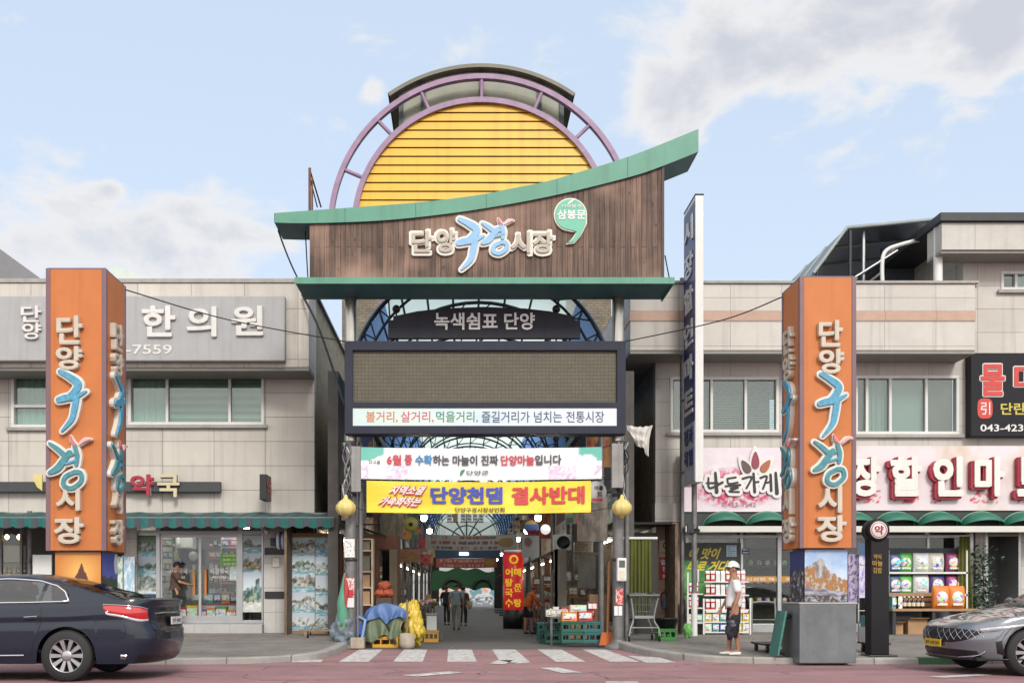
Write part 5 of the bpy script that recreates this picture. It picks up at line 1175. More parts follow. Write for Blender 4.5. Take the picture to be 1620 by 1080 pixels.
ny = 21.9; bpts = [(614, 535), (614, 506), (622, 506), (622, 500), (660, 492), (700, 487.5), (765, 485), (830, 487.5), (870, 492), (908, 500), (908, 507), (918, 507), (918, 535)]
MB().prism([(X(a, ny), Z(b, ny)) for a, b in bpts], ny, ny + .12, M('board_black', (50, 50, 58), .5, spec=.15, var=.12, streak=.25)).obj('board', t, bevel=.008)
MB().text('녹색쉼표 단양', X(687, ny), X(846, ny), Z(522, ny), Z(495, ny), ny - .001, white, .03, .02).obj('lettering', t)
mb = MB()
for px in (660, 760, 870): mb.cyl((X(px, ny), ny + .06, oz1), (X(px, ny), ny + .06, Z(534, ny)), .03, darkmetal, 6)
mb.obj('support', t)
for px, lab in ((627, 'dark flood lamp at the left shoulder of the arched board'), (880, 'dark flood lamp at the right shoulder of the arched board')):
    t = thing('flood_lamp', lab, 'lamp', (X(px, 22.1), 22.1, Z(496, 22.1)), 'flood lamps by the arched board')
    MB().ball((X(px, 22.1), 22.1, Z(489, 22.1)), .09, black, 10, (1, 1.3, 1)).obj('lamp_head', t); MB().cyl((X(px, 22.1), 22.12, Z(489, 22.1)), (X(px, 22.1), 22.12, oz1), .02, black, 6).obj('bracket', t)
# ---------------------------------------------------------------- banners across the entrance
def ripple(x, z): return .035 * mnoise.noise(Vector((x * .9, z * 1.3, 3))) + .012 * math.sin(x * 5 + z * 2)
def hang_banner(name, label, px0, px1, py0, py1, D, fn, nx=90, nz=24, cat='banner'):
    t = thing(name, label, cat, ((X(px0, D) + X(px1, D)) / 2, D, Z(py1, D)))
    o = picture('cloth', t, X(px0, D), X(px1, D), Z(py1, D), Z(py0, D), D, fn, nx, nz, thick=0)
    sd = o.modifiers.new('thickness', 'SOLIDIFY'); sd.thickness = .004; sd.offset = 1
    for v in o.data.vertices:
        w = Vector(v.co) + t.location; v.co.y += ripple(w.x, w.z); v.co.z -= .03 * math.sin(PI * (w.x - X(px0, D)) / (X(px1, D) - X(px0, D)))
    return t
def sag_text(mb, px0, px1, D):
    out = MB(); out.mats = mb.mats; out.f, out.m, out.s = mb.f, mb.m, mb.s
    out.v = [(x, y + ripple(x, z), z - .03 * math.sin(PI * max(0, min(1, (x - X(px0, D)) / (X(px1, D) - X(px0, D)))))) for x, y, z in mb.v]; return out
bD = 21.75; fx2 = lambda a: X(a, bD); bzz = lambda b: Z(b, bD)
def white_banner(u, v):
    c = (238, 239, 240)
    for cx, cy, rr, cc in ((.055, .5, .2, (222, 236, 230)), (.94, .5, .2, (222, 236, 230))):
        d = math.hypot((u - cx) * 7.8, (v - cy)); 
        if d < .3: c = mixt((250, 250, 250), cc, d)
        elif v > .55 and (u < .1 or u > .9) and (v - .55) * 2 > abs(u - (0 if u < .5 else 1)) * 7 - .2: c = (110, 190, 176)
    n = fbm(u * 40, v * 6, 7)
    if v < .42 and (.1 < u < .2 or u < .03 or .78 < u < .9 or u > .97) and n > -.15: c = mixt((190, 160, 196), (236, 220, 236), .5 + n)
    return c
t = hang_banner('white_banner', 'white banner with grey, red and blue lettering tied under the LED screen', 571, 952, 707, 757, bD, white_banner, 110, 20)
gr, rd, bu = ltr('grey', (74, 76, 84)), ltr('red', (206, 72, 84)), ltr('blue', (60, 140, 196))
mb = MB()
for wd, a, b, m in (('6월', 612, 635, rd), ('중', 640, 652, rd), ('수확', 657, 684, bu), ('하는', 685, 711, gr), ('마늘이', 716, 755, gr), ('진짜', 761, 788, gr), ('단양마늘', 792, 845, rd), ('입니다', 846, 888, gr)):
    mb.text(wd, fx2(a), fx2(b), bzz(734), bzz(718), bD - .035, m, .003, .03)
mb.text('단양군', fx2(738), fx2(773), bzz(749), bzz(742), bD - .035, gr, .003, .01); mb.text('단고을', fx2(584), fx2(602), bzz(733), bzz(727), bD - .035, gr, .003, .01)
mb.stroke([(fx2(729), bzz(749)), (fx2(731), bzz(744)), (fx2(735), bzz(741))], (.03, .07, .02), bD - .035, .003, ltr('green', (60, 140, 100)))
sag_text(mb, 571, 952, bD).obj('lettering', t)
yD = 21.65; fx2 = lambda a: X(a, yD); yz = lambda b: Z(b, yD)
t = hang_banner('yellow_banner', 'yellow protest banner with blue and red lettering across the entrance', 580, 935, 760, 810, yD, lambda u, v: mixt((240, 220, 66), (226, 202, 50), .5 + fbm(u * 4, v * 2, 2)))
mb = MB(); ro, blu, blk = ltr('crimson', (206, 62, 62)), ltr('royal', (66, 76, 176)), ltr('black', (56, 50, 40))
mb.text('단양천댐', fx2(681), fx2(795), yz(795), yz(768), yD - .035, blu, .003, .045)
mb.text('결사반대', fx2(809), fx2(925), yz(796), yz(768), yD - .035, ro, .003, .045)
for wd, a, b, c, d in (('지역소멸', 613, 676, 781, 767), ('가속화하는', 595, 672, 799, 785)):
    mb.text(wd, fx2(a) + .01, fx2(b) + .02, yz(c) - .03, yz(d) + .01, yD - .035, ro, .002, .085, .16); mb.text(wd, fx2(a), fx2(b), yz(c), yz(d), yD - .04, white, .003, .03, .16)
mb.text('단양구경시장상인회', fx2(720), fx2(798), yz(808), yz(800.5), yD - .035, blk, .003, .015)
sag_text(mb, 580, 935, yD).obj('lettering', t)
mb = MB()
for (px, py, D, side) in ((571, 708, bD, -1), (571, 755, bD, -1), (580, 761, yD, -1), (580, 808, yD, -1), (952, 708, bD, 1), (952, 755, bD, 1), (935, 761, yD, 1), (935, 808, yD, 1)):
    e = (X(px, D), D, Z(py, D)); pxp = X(557, 22) if side < 0 else X(976, 22); cable([e, (pxp, 21.92, e[2] + .12)], .009, 'thin tie rope of the %s banner at its %s %s corner' % ('white' if D == bD else 'yellow', 'upper' if py in (708, 761) else 'lower', 'left' if side < 0 else 'right'), 'tie_rope')
# garlic lanterns
gar = M('garlic_yellow', (224, 204, 128), .45, var=.1, scale=8)
for px, lab in ((547, 'yellow garlic-bulb lantern on the gate post by the pharmacy'), (984, 'yellow garlic-bulb lantern on the gate post by the trolley')):
    c = (X(px, 21.6), 21.6, Z(802, 21.6)); t = thing('garlic_lantern', lab, 'lantern', (c[0], c[1], c[2] - .2), 'garlic lanterns on the gate posts')
    MB().lathe(c, [(.02, -.2), (.06, -.19), (.15, -.15), (.205, -.05), (.2, .04), (.13, .13), (.05, .18), (.035, .24), (.02, .27)], gar, 32, 'z', .12, 8).obj('bulb', t)
    MB().lathe((c[0], c[1], c[2] - .24), [(.001, 0), (.05, .01), (.06, .06), (.001, .06)], M('amber_tip', (206, 160, 70), .5), 12).obj('tip', t)
    MB().cyl((c[0] + (.0), 21.6, c[2] + .1), (X(555 if px < 700 else 978, 22), 21.9, c[2] + .1), .018, darkmetal, 6).obj('bracket', t)
# posters, boxes and pipe clutter on the posts
def post_sheet(px, py0, py1, w, label, fn, z=None, D=21.86, nm='taped_poster'):
    t = thing(nm, label, 'poster', (X(px, D), D, Z(py1, D))); picture('sheet', t, X(px, D) - w / 2, X(px, D) + w / 2, Z(py1, D), Z(py0, D), D, fn, 12, 24); return t
post_sheet(553, 852, 881, .22, 'white sheet with grey scribbles taped high on the gate post', lambda u, v: (110, 108, 112) if abs(fbm(u * 4, v * 4, 2)) < .06 and .1 < v < .9 else (226, 225, 224))
post_sheet(553, 914, 944, .2, 'red and white poster with a round red emblem on the gate post', lambda u, v: (200, 40, 52) if v < .4 and math.hypot(u - .5, (v - .2) * 1.6) < .45 else ((226, 214, 210) if fbm(u * 6, v * 9, 1) < .12 else (190, 90, 96)))
post_sheet(553, 945, 960, .2, 'blank white sheet at the bottom of the gate post poster column', lambda u, v: (224, 224, 222))
post_sheet(980, 931, 956, .16, 'red notice taped under the electric meter', lambda u, v: (192, 60, 62) if fbm(u * 5, v * 5, 3) < .15 else (226, 214, 208))
post_sheet(978, 958, 973, .17, 'two white slips taped below the red notice', lambda u, v: (228, 228, 226) if abs(u - .5) > .08 else (120, 120, 122))
t = thing('electric_meter', 'white electric meter box on the gate post above the trolley', 'meter', (X(983, 21.8), 21.85, Z(918, 21.8)))
mx0, mx1 = X(976, 21.75), X(991, 21.75)
MB().box(mx0, mx1, 21.7, 21.87, Z(919, 21.75), Z(882, 21.75), white).obj('case', t, bevel=.03); MB().box(mx0 + .04, mx1 - .04, 21.69, 21.699, Z(897, 21.75), Z(886, 21.75), M('meter_glass', (90, 96, 90), .15)).obj('window_glass', t); MB().box(mx0 + .05, mx1 - .05, 21.69, 21.699, Z(915, 21.75), Z(902, 21.75), pal[9]).obj('label_plate', t)
t = thing('transformer_box', 'grey electrical box strapped to the gate post below the LED screen', 'box', (X(975, 21.8), 21.8, Z(760, 21.8)))
MB().box(X(967, 21.8), X(985, 21.8), 21.7, 21.87, Z(772, 21.8), Z(702, 21.8), M('box_grey_old', (150, 148, 146), .6, .0, var=.2, streak=.5)).obj('case', t, bevel=.01)
t = thing('transformer_box', 'grey electrical box on the gate post beside the yellow banner', 'box', (X(561, 21.8), 21.8, Z(780, 21.8)))
MB().box(X(556, 21.8), X(571, 21.8), 21.75, 21.88, Z(778, 21.8), Z(706, 21.8), M('box_grey_old', (150, 148, 146))).obj('case', t, bevel=.01)
for sx, lab in ((550, 'tangle of loose cables round the gate post above the lantern by the pharmacy'), (984, 'tangle of loose cables round the gate post above the lantern by the trolley')):
    mb = MB(); r2 = random.Random(sx)
    for i in range(9):
        x = X(sx, 21.85); mb.tube(spline([(x + r2.uniform(-.14, .14), 21.83 + r2.uniform(-.06, .04), Z(py, 21.85)) for py in (700, 722, 745, 770, 792)], 5), r2.uniform(.008, .02), r2.choice((cable_m, oldsteel, M('cable_white', (196, 194, 188), .6), darkmetal)), 5)
    mb.solo('cable_tangle', lab, 'cables')
mb = MB()
def rag(u, v):
    x = X(990, 21.9) + .56 * u * (1 - .45 * v) + .16 * v * v; hang = .3 + .34 * u + .05 * math.sin(u * 8)
    return (x, 21.75 + .045 * math.sin(u * 21 + v * 4) * (.3 + v) + .05 * mnoise.noise(Vector((u * 4, v * 4, 1))), Z(674, 21.9) - .04 * math.sin(u * PI) - hang * v + .02 * mnoise.noise(Vector((u * 9, v * 5, 4))))
mb.sheet(rag, 40, 20, M('rag_white', (214, 210, 204), .8, var=.1)); mb.solo('plastic_rag', 'torn white plastic rag caught on the gate beside the LED screen', 'rag')
# ---------------------------------------------------------------- covered market street behind the gate
AX = .45
AR = thing('arcade_roof', 'long arched arcade roof of translucent panels on dark steel ribs behind the gate', 'roof', (AX, 23, 0))
polyc = panel_mat('translucent_panel', (232, 240, 226), .45); bluep = panel_mat('blue_panel', (120, 152, 196), .3); ribm = M('rib_teal', (44, 62, 66), .5, var=.1)
def arc(th, y, dr=0): return (AX + (3.0 + dr) * math.cos(th), y, 5.9 + (2.9 + dr) * math.sin(th))
Y0, Y1 = 23.2, 88
for a, b, m in ((0, .24, bluep), (.24, .76, polyc), (.76, 1, bluep)):
    MB().sheet(lambda u, v: arc(PI * (a + (b - a) * u), Y0 + (Y1 - Y0) * v, .06), 14, 1, m).obj('roof_panel', AR)
y = Y0
while y <= Y1:
    mb = MB(); mb.tube([arc(PI * i / 28, y) for i in range(29)], .05, ribm, 5, caps=False); mb.tube([arc(PI * i / 28, y, -.32) for i in range(29)], .035, ribm, 5, caps=False)
    for i in range(0, 29, 1): mb.cyl(arc(PI * i / 28, y), arc(PI * min(28, i + (1 if i % 2 else 0)) / 28, y, -.32), .018, ribm, 4)
    mb.obj('rib', AR)
    y += 3.24
for i in range(1, 14):
    a = PI * i / 14; MB().cyl(arc(a, Y0, -.01), arc(a, Y1, -.01), .03, ribm, 4).obj('purlin', AR)
for x in (-2.5, 3.4):
    MB().box(x - .08, x + .08, Y0, Y1, 5.75, 5.95, ribm).obj('eaves_beam', AR)
    y = 24.6
    while y < 88: MB().cyl((x, y, -.2), (x, y, 5.8), .07, oldsteel, 8).obj('post', AR); y += 6.48
# gable at the far end with fan light
t = thing('end_gable', 'bright fan-light gable at the far end of the market street', 'gable', (AX, 88.2, 0))
MB().poly([arc(PI * i / 30, 88.2, -.02) for i in range(31)], polyc).obj('fan_light', t)
mb = MB()
for i in range(7): a = PI * i / 6; mb.cyl((AX, 88.1, 5.9), arc(a, 88.1, -.05), .07, ribm, 5)
mb.tube([arc(PI * i / 24, 88.1, -1.7) for i in range(25)], .06, ribm, 5); mb.box(AX - 3.0, AX + 3.0, 88.0, 88.2, 5.75, 5.95, ribm); mb.obj('fan_bars', t)
MB().box(AX - 3.4, AX - 2.4, 88.05, 88.3, -.2, 5.74, dark_room).obj('wall', t); MB().box(AX + 2.4, AX + 3.5, 88.05, 88.3, -.2, 5.74, dark_room).obj('wall', t)
t = thing('far_building', 'pale building across the street at the end of the market', 'building', (AX, 110, 0))
MB().box(AX - 12, AX + 12, 110, 118, -.2, 9, M('pale_wall', (176, 178, 178), .7, var=.08, brick=(3, 2.4, .2, 0, .6, .1, False))).obj('wall', t)
def far_shop(u, v):
    n = mnoise.noise(Vector((u * 14, v * 3, 2)))
    if v > .72: return (200, 206, 214) if n < .2 else (120, 150, 190)
    if v < .3: return mixt((60, 70, 84), (210, 212, 214), .5 + mnoise.noise(Vector((u * 30, v * 12, 4))) * 1.4)
    return ((96, 140, 150) if n > .15 else (190, 196, 200)) if n > -.1 else (206, 150, 120)
picture('shop_window', t, AX - 4, AX + 4, 0, 2.6, 109.95, far_shop, 60, 24)
# hanging boards row
k = 0
for row, py in ((0, 798), (1, 818)):
    for i in range(6):
        if (row, i) in ((0, 2), (0, 4), (1, 1)): c = wood
        else: c = M('hang_board', (226, 226, 232), .5, var=.05)
        px = 711 + i * 9.4 + (3 if i > 1 else 0); D = 40
        t = thing('hanging_board', 'small %s hanging name board under the arcade roof, %s row' % ('wooden' if c is wood else 'white', 'upper' if row == 0 else 'lower'), 'board', (X(px, D), D, Z(py + 8, D)), 'hanging name boards under the arcade roof')
        MB().box(X(px - 3.8, D), X(px + 3.8, D), D, D + .05, Z(py + 7, D), Z(py - 7, D), c).obj('board', t)
        mb = MB(); mb.box(X(px - 4.6, D), X(px + 4.6, D), D - .02, D + .07, Z(py - 7, D), Z(py - 8, D), black); mb.box(X(px - 4.6, D), X(px + 4.6, D), D - .02, D + .07, Z(py + 8, D), Z(py + 7, D), black); mb.box(X(px - .3, D), X(px + .3, D), D + .02, D + .05, Z(py - 8, D), Z(py - (24 if row else 12), D), black); mb.obj('frame', t)
        if c is not wood: MB().stroke([(X(px - 2, D), Z(py - 3, D)), (X(px + 2, D), Z(py - 2, D))], (.05, .04), D - .001, .004, pal[1]).stroke([(X(px - 2, D), Z(py + 2, D)), (X(px + 2, D), Z(py + 3, D))], (.05, .05), D - .001, .004, M('grey_print2', (140, 130, 140))).obj('print', t)
# inner banners
def rows_banner(bg, inks, rows, sc_=14):
    def fn(u, v):
        q = v * rows; r = int(q); f = q - r
        if .2 < f < .8 and .06 < u < .8 and mnoise.noise(Vector((u * sc_ * 2.4, r * 3.7, 5))) > -.05 and mnoise.noise(Vector((u * 90, v * 26, 2))) > -.25: return inks[(r + int(u * 3)) % len(inks)]
        if (u - .88) ** 2 * 40 + (v - .5) ** 2 * 3 < .3: return (150, 120, 60)
        return bg
    return fn
hang_banner('market_banner', 'grey-white banner with rows of dark and red print hung across the inner street', 673, 818, 845, 869, 34, rows_banner((172, 166, 160), [(84, 84, 92), (150, 70, 66)], 3), 90, 22)
hang_banner('market_banner', 'dull red banner with pale print hung deeper in the market street', 690, 786, 882, 897, 44, rows_banner((150, 74, 70), [(196, 150, 140)], 2), 70, 14)
t = thing('blue_beam', 'dark blue box beam spanning the street between the grey-white and the red banners', 'beam', (AX, 40, 4))
MB().box(X(690, 40), X(792, 40), 40, 40.4, Z(882, 40), Z(869, 40), M('beam_blue', (40, 70, 100), .5)).obj('beam', t); MB().box(X(727, 40), X(741, 40), 39.96, 39.999, Z(877, 40), Z(874, 40), lampm).obj('tube_lamp', t)
t = thing('green_hill_board', 'green hill-shaped board with dark arcs hung across the deep end of the street', 'board', (AX, 56, 2))
D = 56; g_ = [(683, 934)] + [(683 + 4 * i, 905 - 6 * math.sin(i / 25 * PI) - 2 * math.sin(i * .8)) for i in range(26)] + [(783, 934)] + [(783 - 5 * i, 934 - 5 * abs(math.sin(i * .5))) for i in range(1, 20)]
MB().prism([(X(a, D), Z(b, D)) for a, b in g_], D, D + .1, M('hill_green', (40, 92, 56), .6)).obj('board', t)
for cx in (716, 764): MB().tube([(X(cx + 15 * math.cos(PI * i / 12), D), D - .05, Z(933 - 17 * math.sin(PI * i / 12), D)) for i in range(13)], .1, black, 6).obj('arc', t)
# bulbs
bulbm = M('bulb_cool', (255, 246, 228), .4, var=0, emit=26)
b0 = None
for x in (-1.15, 2.35):
    for D in (25.5, 31, 36.5, 42, 47.5, 53, 60, 68):
        z = 3.55 + .12 * math.sin(D)
        if b0 is None:
            b0 = thing('globe_bulb', 'lit white globe bulb hanging along the market street', 'lamp', (0, 0, 0), 'globe bulbs along the market street')
            MB().ball((0, 0, 0), .095, bulbm, 10).obj('globe', b0); MB().lathe((0, 0, .07), [(.11, 0), (.05, .07), (.03, .16), (.001, .16)], white, 12).obj('cap', b0); MB().cyl((0, 0, .2), (0, 0, 2.3), .008, black, 5).obj('cord', b0); b0.location = (x, D, z)
        else: copy_thing(b0, (x, D, z))
# shops along both sides
rs = random.Random(21)
shop_cols = [(96, 92, 88), (120, 84, 62), (86, 96, 104), (140, 128, 108), (104, 60, 54), (70, 86, 78), (150, 146, 138)]
sign_cols = [(170, 160, 140), (60, 96, 72), (60, 74, 120), (176, 120, 60), (150, 52, 52), (200, 196, 186), (110, 120, 60)]
def shop(side, y0, y1, i):
    xw = -3.0 if side < 0 else 3.95; s = side
    fa, fb, fc = sign_cols[(i * 3 + (s > 0)) % 7], shop_cols[(i * 2 + (s > 0) * 3) % 7], sign_cols[(i * 5 + 2 + (s > 0)) % 7]
    nm = {(170, 160, 140): 'tan', (60, 96, 72): 'green', (60, 74, 120): 'blue', (176, 120, 60): 'amber', (150, 52, 52): 'red', (200, 196, 186): 'white', (110, 120, 60): 'olive'}
    nth = ('nearest', 'second nearest', 'third', 'fourth', 'fifth', 'sixth', 'seventh', 'eighth', 'ninth', 'tenth')[i]
    t = thing('market_shop', 'dim shop with %s name board, %s on the %s side of the covered street' % (nm[fa], nth, 'pharmacy' if s < 0 else 'mart'), 'shop', (xw, (y0 + y1) / 2, -.1), 'shops along the covered street')
    xo = xw + s * .25
    wallm = M('shop_wall_%d' % (i % 7), fb, .8, var=.2, streak=.3)
    MB().box(min(xw, xo), max(xw, xo), y0, y1, 2.9, 6.6, wallm).box(min(xw, xo), max(xw, xo), y0, y0 + .3, -.2, 2.899, wallm).obj('wall', t)
    MB().box(min(xo, xo + s * 1.0), max(xo, xo + s * 1.0), y0 + .3, y1, 2.9, 2.95, dark_room).box(min(xo + s, xo + s * 1.06), max(xo + s, xo + s * 1.06), y0, y1, -.2, 2.9, M('shop_back_warm', (118, 100, 84), .8, var=.5, scale=4)).obj('shop_interior', t)
    # sign board with blotchy print, facing the street
    xs_ = xw - s * .13
    sg = picture('name_board', t, y0 + .4, y1 - .3, 3.0, 3.9, xs_, rows_banner(fa, [tuple(255 - q * .8 for q in fa) if sum(fa) < 300 else (70, 56, 60)], 2, 4), 30, 12, side='px' if s < 0 else 'nx', thick=.1)
    # awning over the counter
    am = M('shop_awning_%d' % (i % 5), ((50, 84, 80), (120, 116, 104), (70, 70, 90), (146, 140, 120), (84, 60, 50))[i % 5], .7, var=.2)
    MB().sheet(lambda u, v: (xw - s * (.1 + .95 * v), y0 + .35 + (y1 - y0 - .7) * u, 2.95 - .4 * v), 10, 4, am).obj('awning', t)
    # projecting board seen from the street mouth
    if i % 2 == 0 or rs.random() < .5:
        w = rs.uniform(.6, 1.0); h = rs.uniform(.6, 1.3); zc = rs.uniform(3.4, 4.6); yb_ = y0 + rs.uniform(.1, 1.5)
        a, b = sorted((xw - s * .12, xw - s * (.12 + w))); picture('blade_board', t, a, b, zc, zc + h, yb_, rows_banner(fc, [(60, 50, 60), (170, 60, 60)], 3, 3), 14, 16, thick=.09)
    xl = xw + s * .55; MB().box(xl - .05, xl + .05, y0 + (2.6 if i == 0 else .6), y1 - .4, 2.78, 2.84, M('shop_tube', (255, 246, 230), .4, var=0, emit=9)).obj('tube_lamp', t)
    return t
ys = [24.6, 30, 36, 42, 48, 55, 62, 70, 79, 88]
for i, (a, b) in enumerate(zip(ys, ys[1:])):
    for s in (-1, 1): shop(s, a, b, i)
# stall tables with goods
crate_cols = {'green': M('crate_green', (30, 96, 82), .5, var=.08), 'teal': M('crate_teal', (40, 110, 110), .5, var=.08), 'yellow': M('crate_yellow', (226, 168, 46), .5, var=.08), 'red': M('crate_red', (150, 60, 52), .5, var=.1), 'dark': M('crate_dark', (44, 46, 50), .5, var=.1), 'blue': M('crate_blue', (56, 84, 140), .5), 'bright': M('crate_bright_green', (70, 160, 70), .5)}
CR = {}
def crate(col, loc, label, group, size=(.5, .36, .23), rz=0):
    key = (col, size)
    if key not in CR:
        m = crate_cols[col]; w, d, h = size; t = thing('plastic_crate', label, 'crate', (0, 0, 0), group)
        mb = MB(); e = .018
        mb.box(-w / 2, w / 2, -d / 2, d / 2, 0, .015, m)
        for y in (-d / 2, d / 2 - e):
            mb.box(-w / 2, w / 2, y, y + e, .016, h * .3, m); mb.box(-w / 2, w / 2, y, y + e, h * .72, h, m)
            for x in (-w / 2, -w * .2, w * .2 - .03, w / 2 - .03): mb.box(x, x + .03, y + .001, y + e - .001, h * .3, h * .72, m)
        for x in (-w / 2, w / 2 - e): mb.box(x, x + e, -d / 2 + e, d / 2 - e, .016, h * .95, m)
        mb.obj('crate_body', t, bevel=.004)
        mb = MB(); 
        for y in (-d / 2 - .012, d / 2): MB().box(-w / 2 - .012, w / 2 + .012, y, y + .012, h - .03, h, m).obj('rim', t)
        pass
        CR[key] = t
    else: t = copy_thing(CR[key], loc, label); t['group'] = group
    t.location = loc; t.rotation_euler = (0, 0, rz); return t
def table(x0, x1, y0, y1, z, label, m, top=.04):
    t = thing('stall_table', label, 'table', ((x0 + x1) / 2, (y0 + y1) / 2, zf(y0)))
    MB().box(x0, x1, y0, y1, z - top, z, m).obj('tabletop', t)
    for x in (x0 + .04, x1 - .04):
        for y in (y0 + .04, y1 - .04): MB().box(x - .025, x + .025, y - .025, y + .025, zf(y0), z - top - .002, oldsteel).obj('leg', t)
    return t
def produce(x0, x1, y0, y1, z, cols, label, group, n=8, r=.1):
    for i in range(n):
        c = cols[i % len(cols)]; m = M('prod_%d_%d_%d' % c, c, .6, var=.2, scale=12)
        x = x0 + (x1 - x0) * ((i * .381) % 1); y = y0 + (y1 - y0) * ((i * .618) % 1)
        if i % 3 == 0: product('goods_box', m, (.24, .2, .16), (x, y, z + .001), label, group, 'box')
        else: product('goods_bag', m, (.2, .16, .22), (x, y, z + .001), label, group, 'bag', 'bag')
goods = [(170, 130, 90), (196, 120, 60), (150, 60, 50), (206, 200, 190), (96, 110, 60), (110, 80, 60), (200, 180, 110), (120, 140, 150), (160, 90, 110)]
for i, y in enumerate((27.5, 31.5, 35.5, 40, 45, 51, 58, 66)):
    for s in (-1, 1):
        if s < 0: x0, x1 = -2.5, -1.55
        else: x0, x1 = 2.75, 3.6
        nth = ('nearest', 'second', 'third', 'fourth', 'fifth', 'sixth', 'seventh', 'farthest')[i]
        side = 'pharmacy' if s < 0 else 'mart'
        table(x0, x1, y, y + 2.2, .62, 'low stall table heaped with goods in the covered street, %s on the %s side' % (nth, side), M('table_top_%d' % (i % 3), ((120, 90, 64), (96, 100, 104), (60, 90, 90))[i % 3], .6))
        rs2 = rs.sample(goods, 5)
        produce(x0 + .12, x1 - .12, y + .15, y + 2.0, .621, rs2, 'bag or box of goods on a stall table in the covered street', 'goods on the stall tables', 9)
        for j in range(2):
            crate(rs.choice(['green', 'red', 'blue', 'yellow', 'dark']), (x1 - .1 + .35 if s < 0 else x0 - .3, y + .5 + j * .6, zf(y)), 'plastic crate on the street floor beside the stall tables', 'crates beside the stall tables')
        for j in range(rs.choice((1, 2, 3))):
            w = rs.uniform(.3, .5); b = MB(); xx0 = x0 + rs.uniform(0, .3); hh = rs.uniform(.25, .4)
            b.box(xx0, xx0 + w, y + 2.4, y + 2.8, zf(y) + j * .42, zf(y) + j * .42 + hh, card); b.box(xx0 - .002, xx0 + w + .002, y + 2.57, y + 2.63, zf(y) + j * .42, zf(y) + j * .42 + hh + .002, M('tape', (190, 160, 120), .4)); b.solo('cardboard_box', 'closed cardboard box stacked between the stall tables', 'box', 'cardboard boxes between the stall tables')
# hanging clutter : small boards, clothes
for i in range(14):
    s = -1 if i % 2 else 1; D = 26 + i * 2.6; x = AX + s * rs.uniform(2.2, 2.9); z = rs.uniform(2.6, 4.2); w, h = rs.uniform(.4, .8), rs.uniform(.3, .8)
    c = rs.choice(sign_cols); t = thing('hanging_sign', 'small printed sign hung over the covered street stalls', 'sign', (x, D, z), 'small signs hung over the stalls')
    picture('board', t, x - w / 2, x + w / 2, z, z + h, D, rows_banner(c, [(40, 40, 44), (180, 60, 50)], 3, 3), 12, 14, thick=.04); MB().cyl((x, D + .02, z + h), (x, D + .02, 5.5), .01, black, 5).obj('cord', t)
# tall goods racks that crowd both sides near the mouth
for i, (side, D, x0, x1, ht, lab) in enumerate(((-1, 26.2, -2.9, -1.75, 2.0, 'tall goods rack behind the brown kiosk'), (-1, 29.6, -2.9, -1.7, 1.9, 'second goods rack on the kiosk side of the covered street'), (-1, 33.8, -2.9, -1.75, 1.9, 'third goods rack on the kiosk side of the covered street'), (1, 30.2, 2.7, 3.85, 1.9, 'goods rack under the air conditioner unit'), (1, 34.3, 2.75, 3.85, 1.9, 'goods rack beyond the air conditioner unit'), (1, 38.4, 2.7, 3.85, 1.8, 'farthest goods rack on the air conditioner side'))):
    t = thing('goods_rack', lab, 'rack', ((x0 + x1) / 2, D, zf(D)), 'goods racks in the covered street'); g = zf(D)
    for x in (x0, x1 - .05): MB().box(x, x + .05, D, D + .5, g, g + ht, oldsteel).obj('side_frame', t)
    for k in range(4):
        z = g + .12 + k * (ht - .2) / 3.4; MB().box(x0 + .051, x1 - .051, D, D + .5, z, z + .03, wood).obj('shelf_board', t); x = x0 + .16
        while x < x1 - .14:
            w = rs.choice((.16, .2, .26)); c = rs.choice(goods); m = M('prod_%d_%d_%d' % c, c, .6, var=.2, scale=12)
            product('rack_pack', m, (w, .2, rs.choice((.2, .26, .32))), (x, D + .14, z + .031), 'pack of goods on a rack in the covered street', 'packs on the goods racks', 'pack', rs.choice(('box', 'box', 'bag'))); x += w + .03
# red lit column sign
D = 37.5; t = thing('column_sign', 'tall round red column sign with yellow characters on a black base in the street', 'sign', (X(813, D), D, zf(D)))
cx, r_ = X(812, D), .37; z0, z1, z2 = Z(990, D), Z(964, D), Z(874, D)
redc = M('column_red', (206, 34, 36), .35, var=.05, emit=.25)
MB().lathe((cx, D, 0), [(.001, zf(D)), (r_ + .01, zf(D)), (r_ + .01, z1), (.001, z1)], black, 24).obj('base', t)
MB().lathe((cx, D, 0), [(r_, z1 + .002), (r_, z2), (.001, z2)], redc, 28).obj('body', t); MB().lathe((cx, D, 0), [(.001, z2 + .002), (r_ + .02, z2 + .002), (r_ - .04, z2 + .1), (.001, z2 + .1)], white, 24).obj('cap', t)
mb = MB(); ym = M('column_yellow', (240, 206, 60), .4, var=0, emit=.3)
def on_cyl(ch, ang, zc, s, m, mb=mb):
    vs, fs = glyphs(ch, .03, 2); xs = [v[0] for v in vs]; ys_ = [v[1] for v in vs]; o = []
    for u, v, w in vs:
        a = (u - min(xs)) / (max(xs) - min(xs)) - .5; b = (v - min(ys_)) / (max(ys_) - min(ys_)) - .5
        th = R(-90) + ang + a * s / r_; rr = r_ + .004 + .01 * w; o.append((cx + rr * math.cos(th), D + rr * math.sin(th), zc + b * s))
    mb.add(o, fs, m)
for i, ch in enumerate('어탕국수'): on_cyl(ch, -.5, Z(905 + i * 16, D), .3, ym)
for i, ch in enumerate('매운탕'): on_cyl(ch, .42, Z(905 + i * 24, D), .3, ym)
mb.obj('lettering', t)
MB().lathe((cx, D - r_ - .012, Z(885, D)), [(.1, -.01), (.17, -.01), (.17, .03)], ym, 20, 'y').obj('emblem', t)
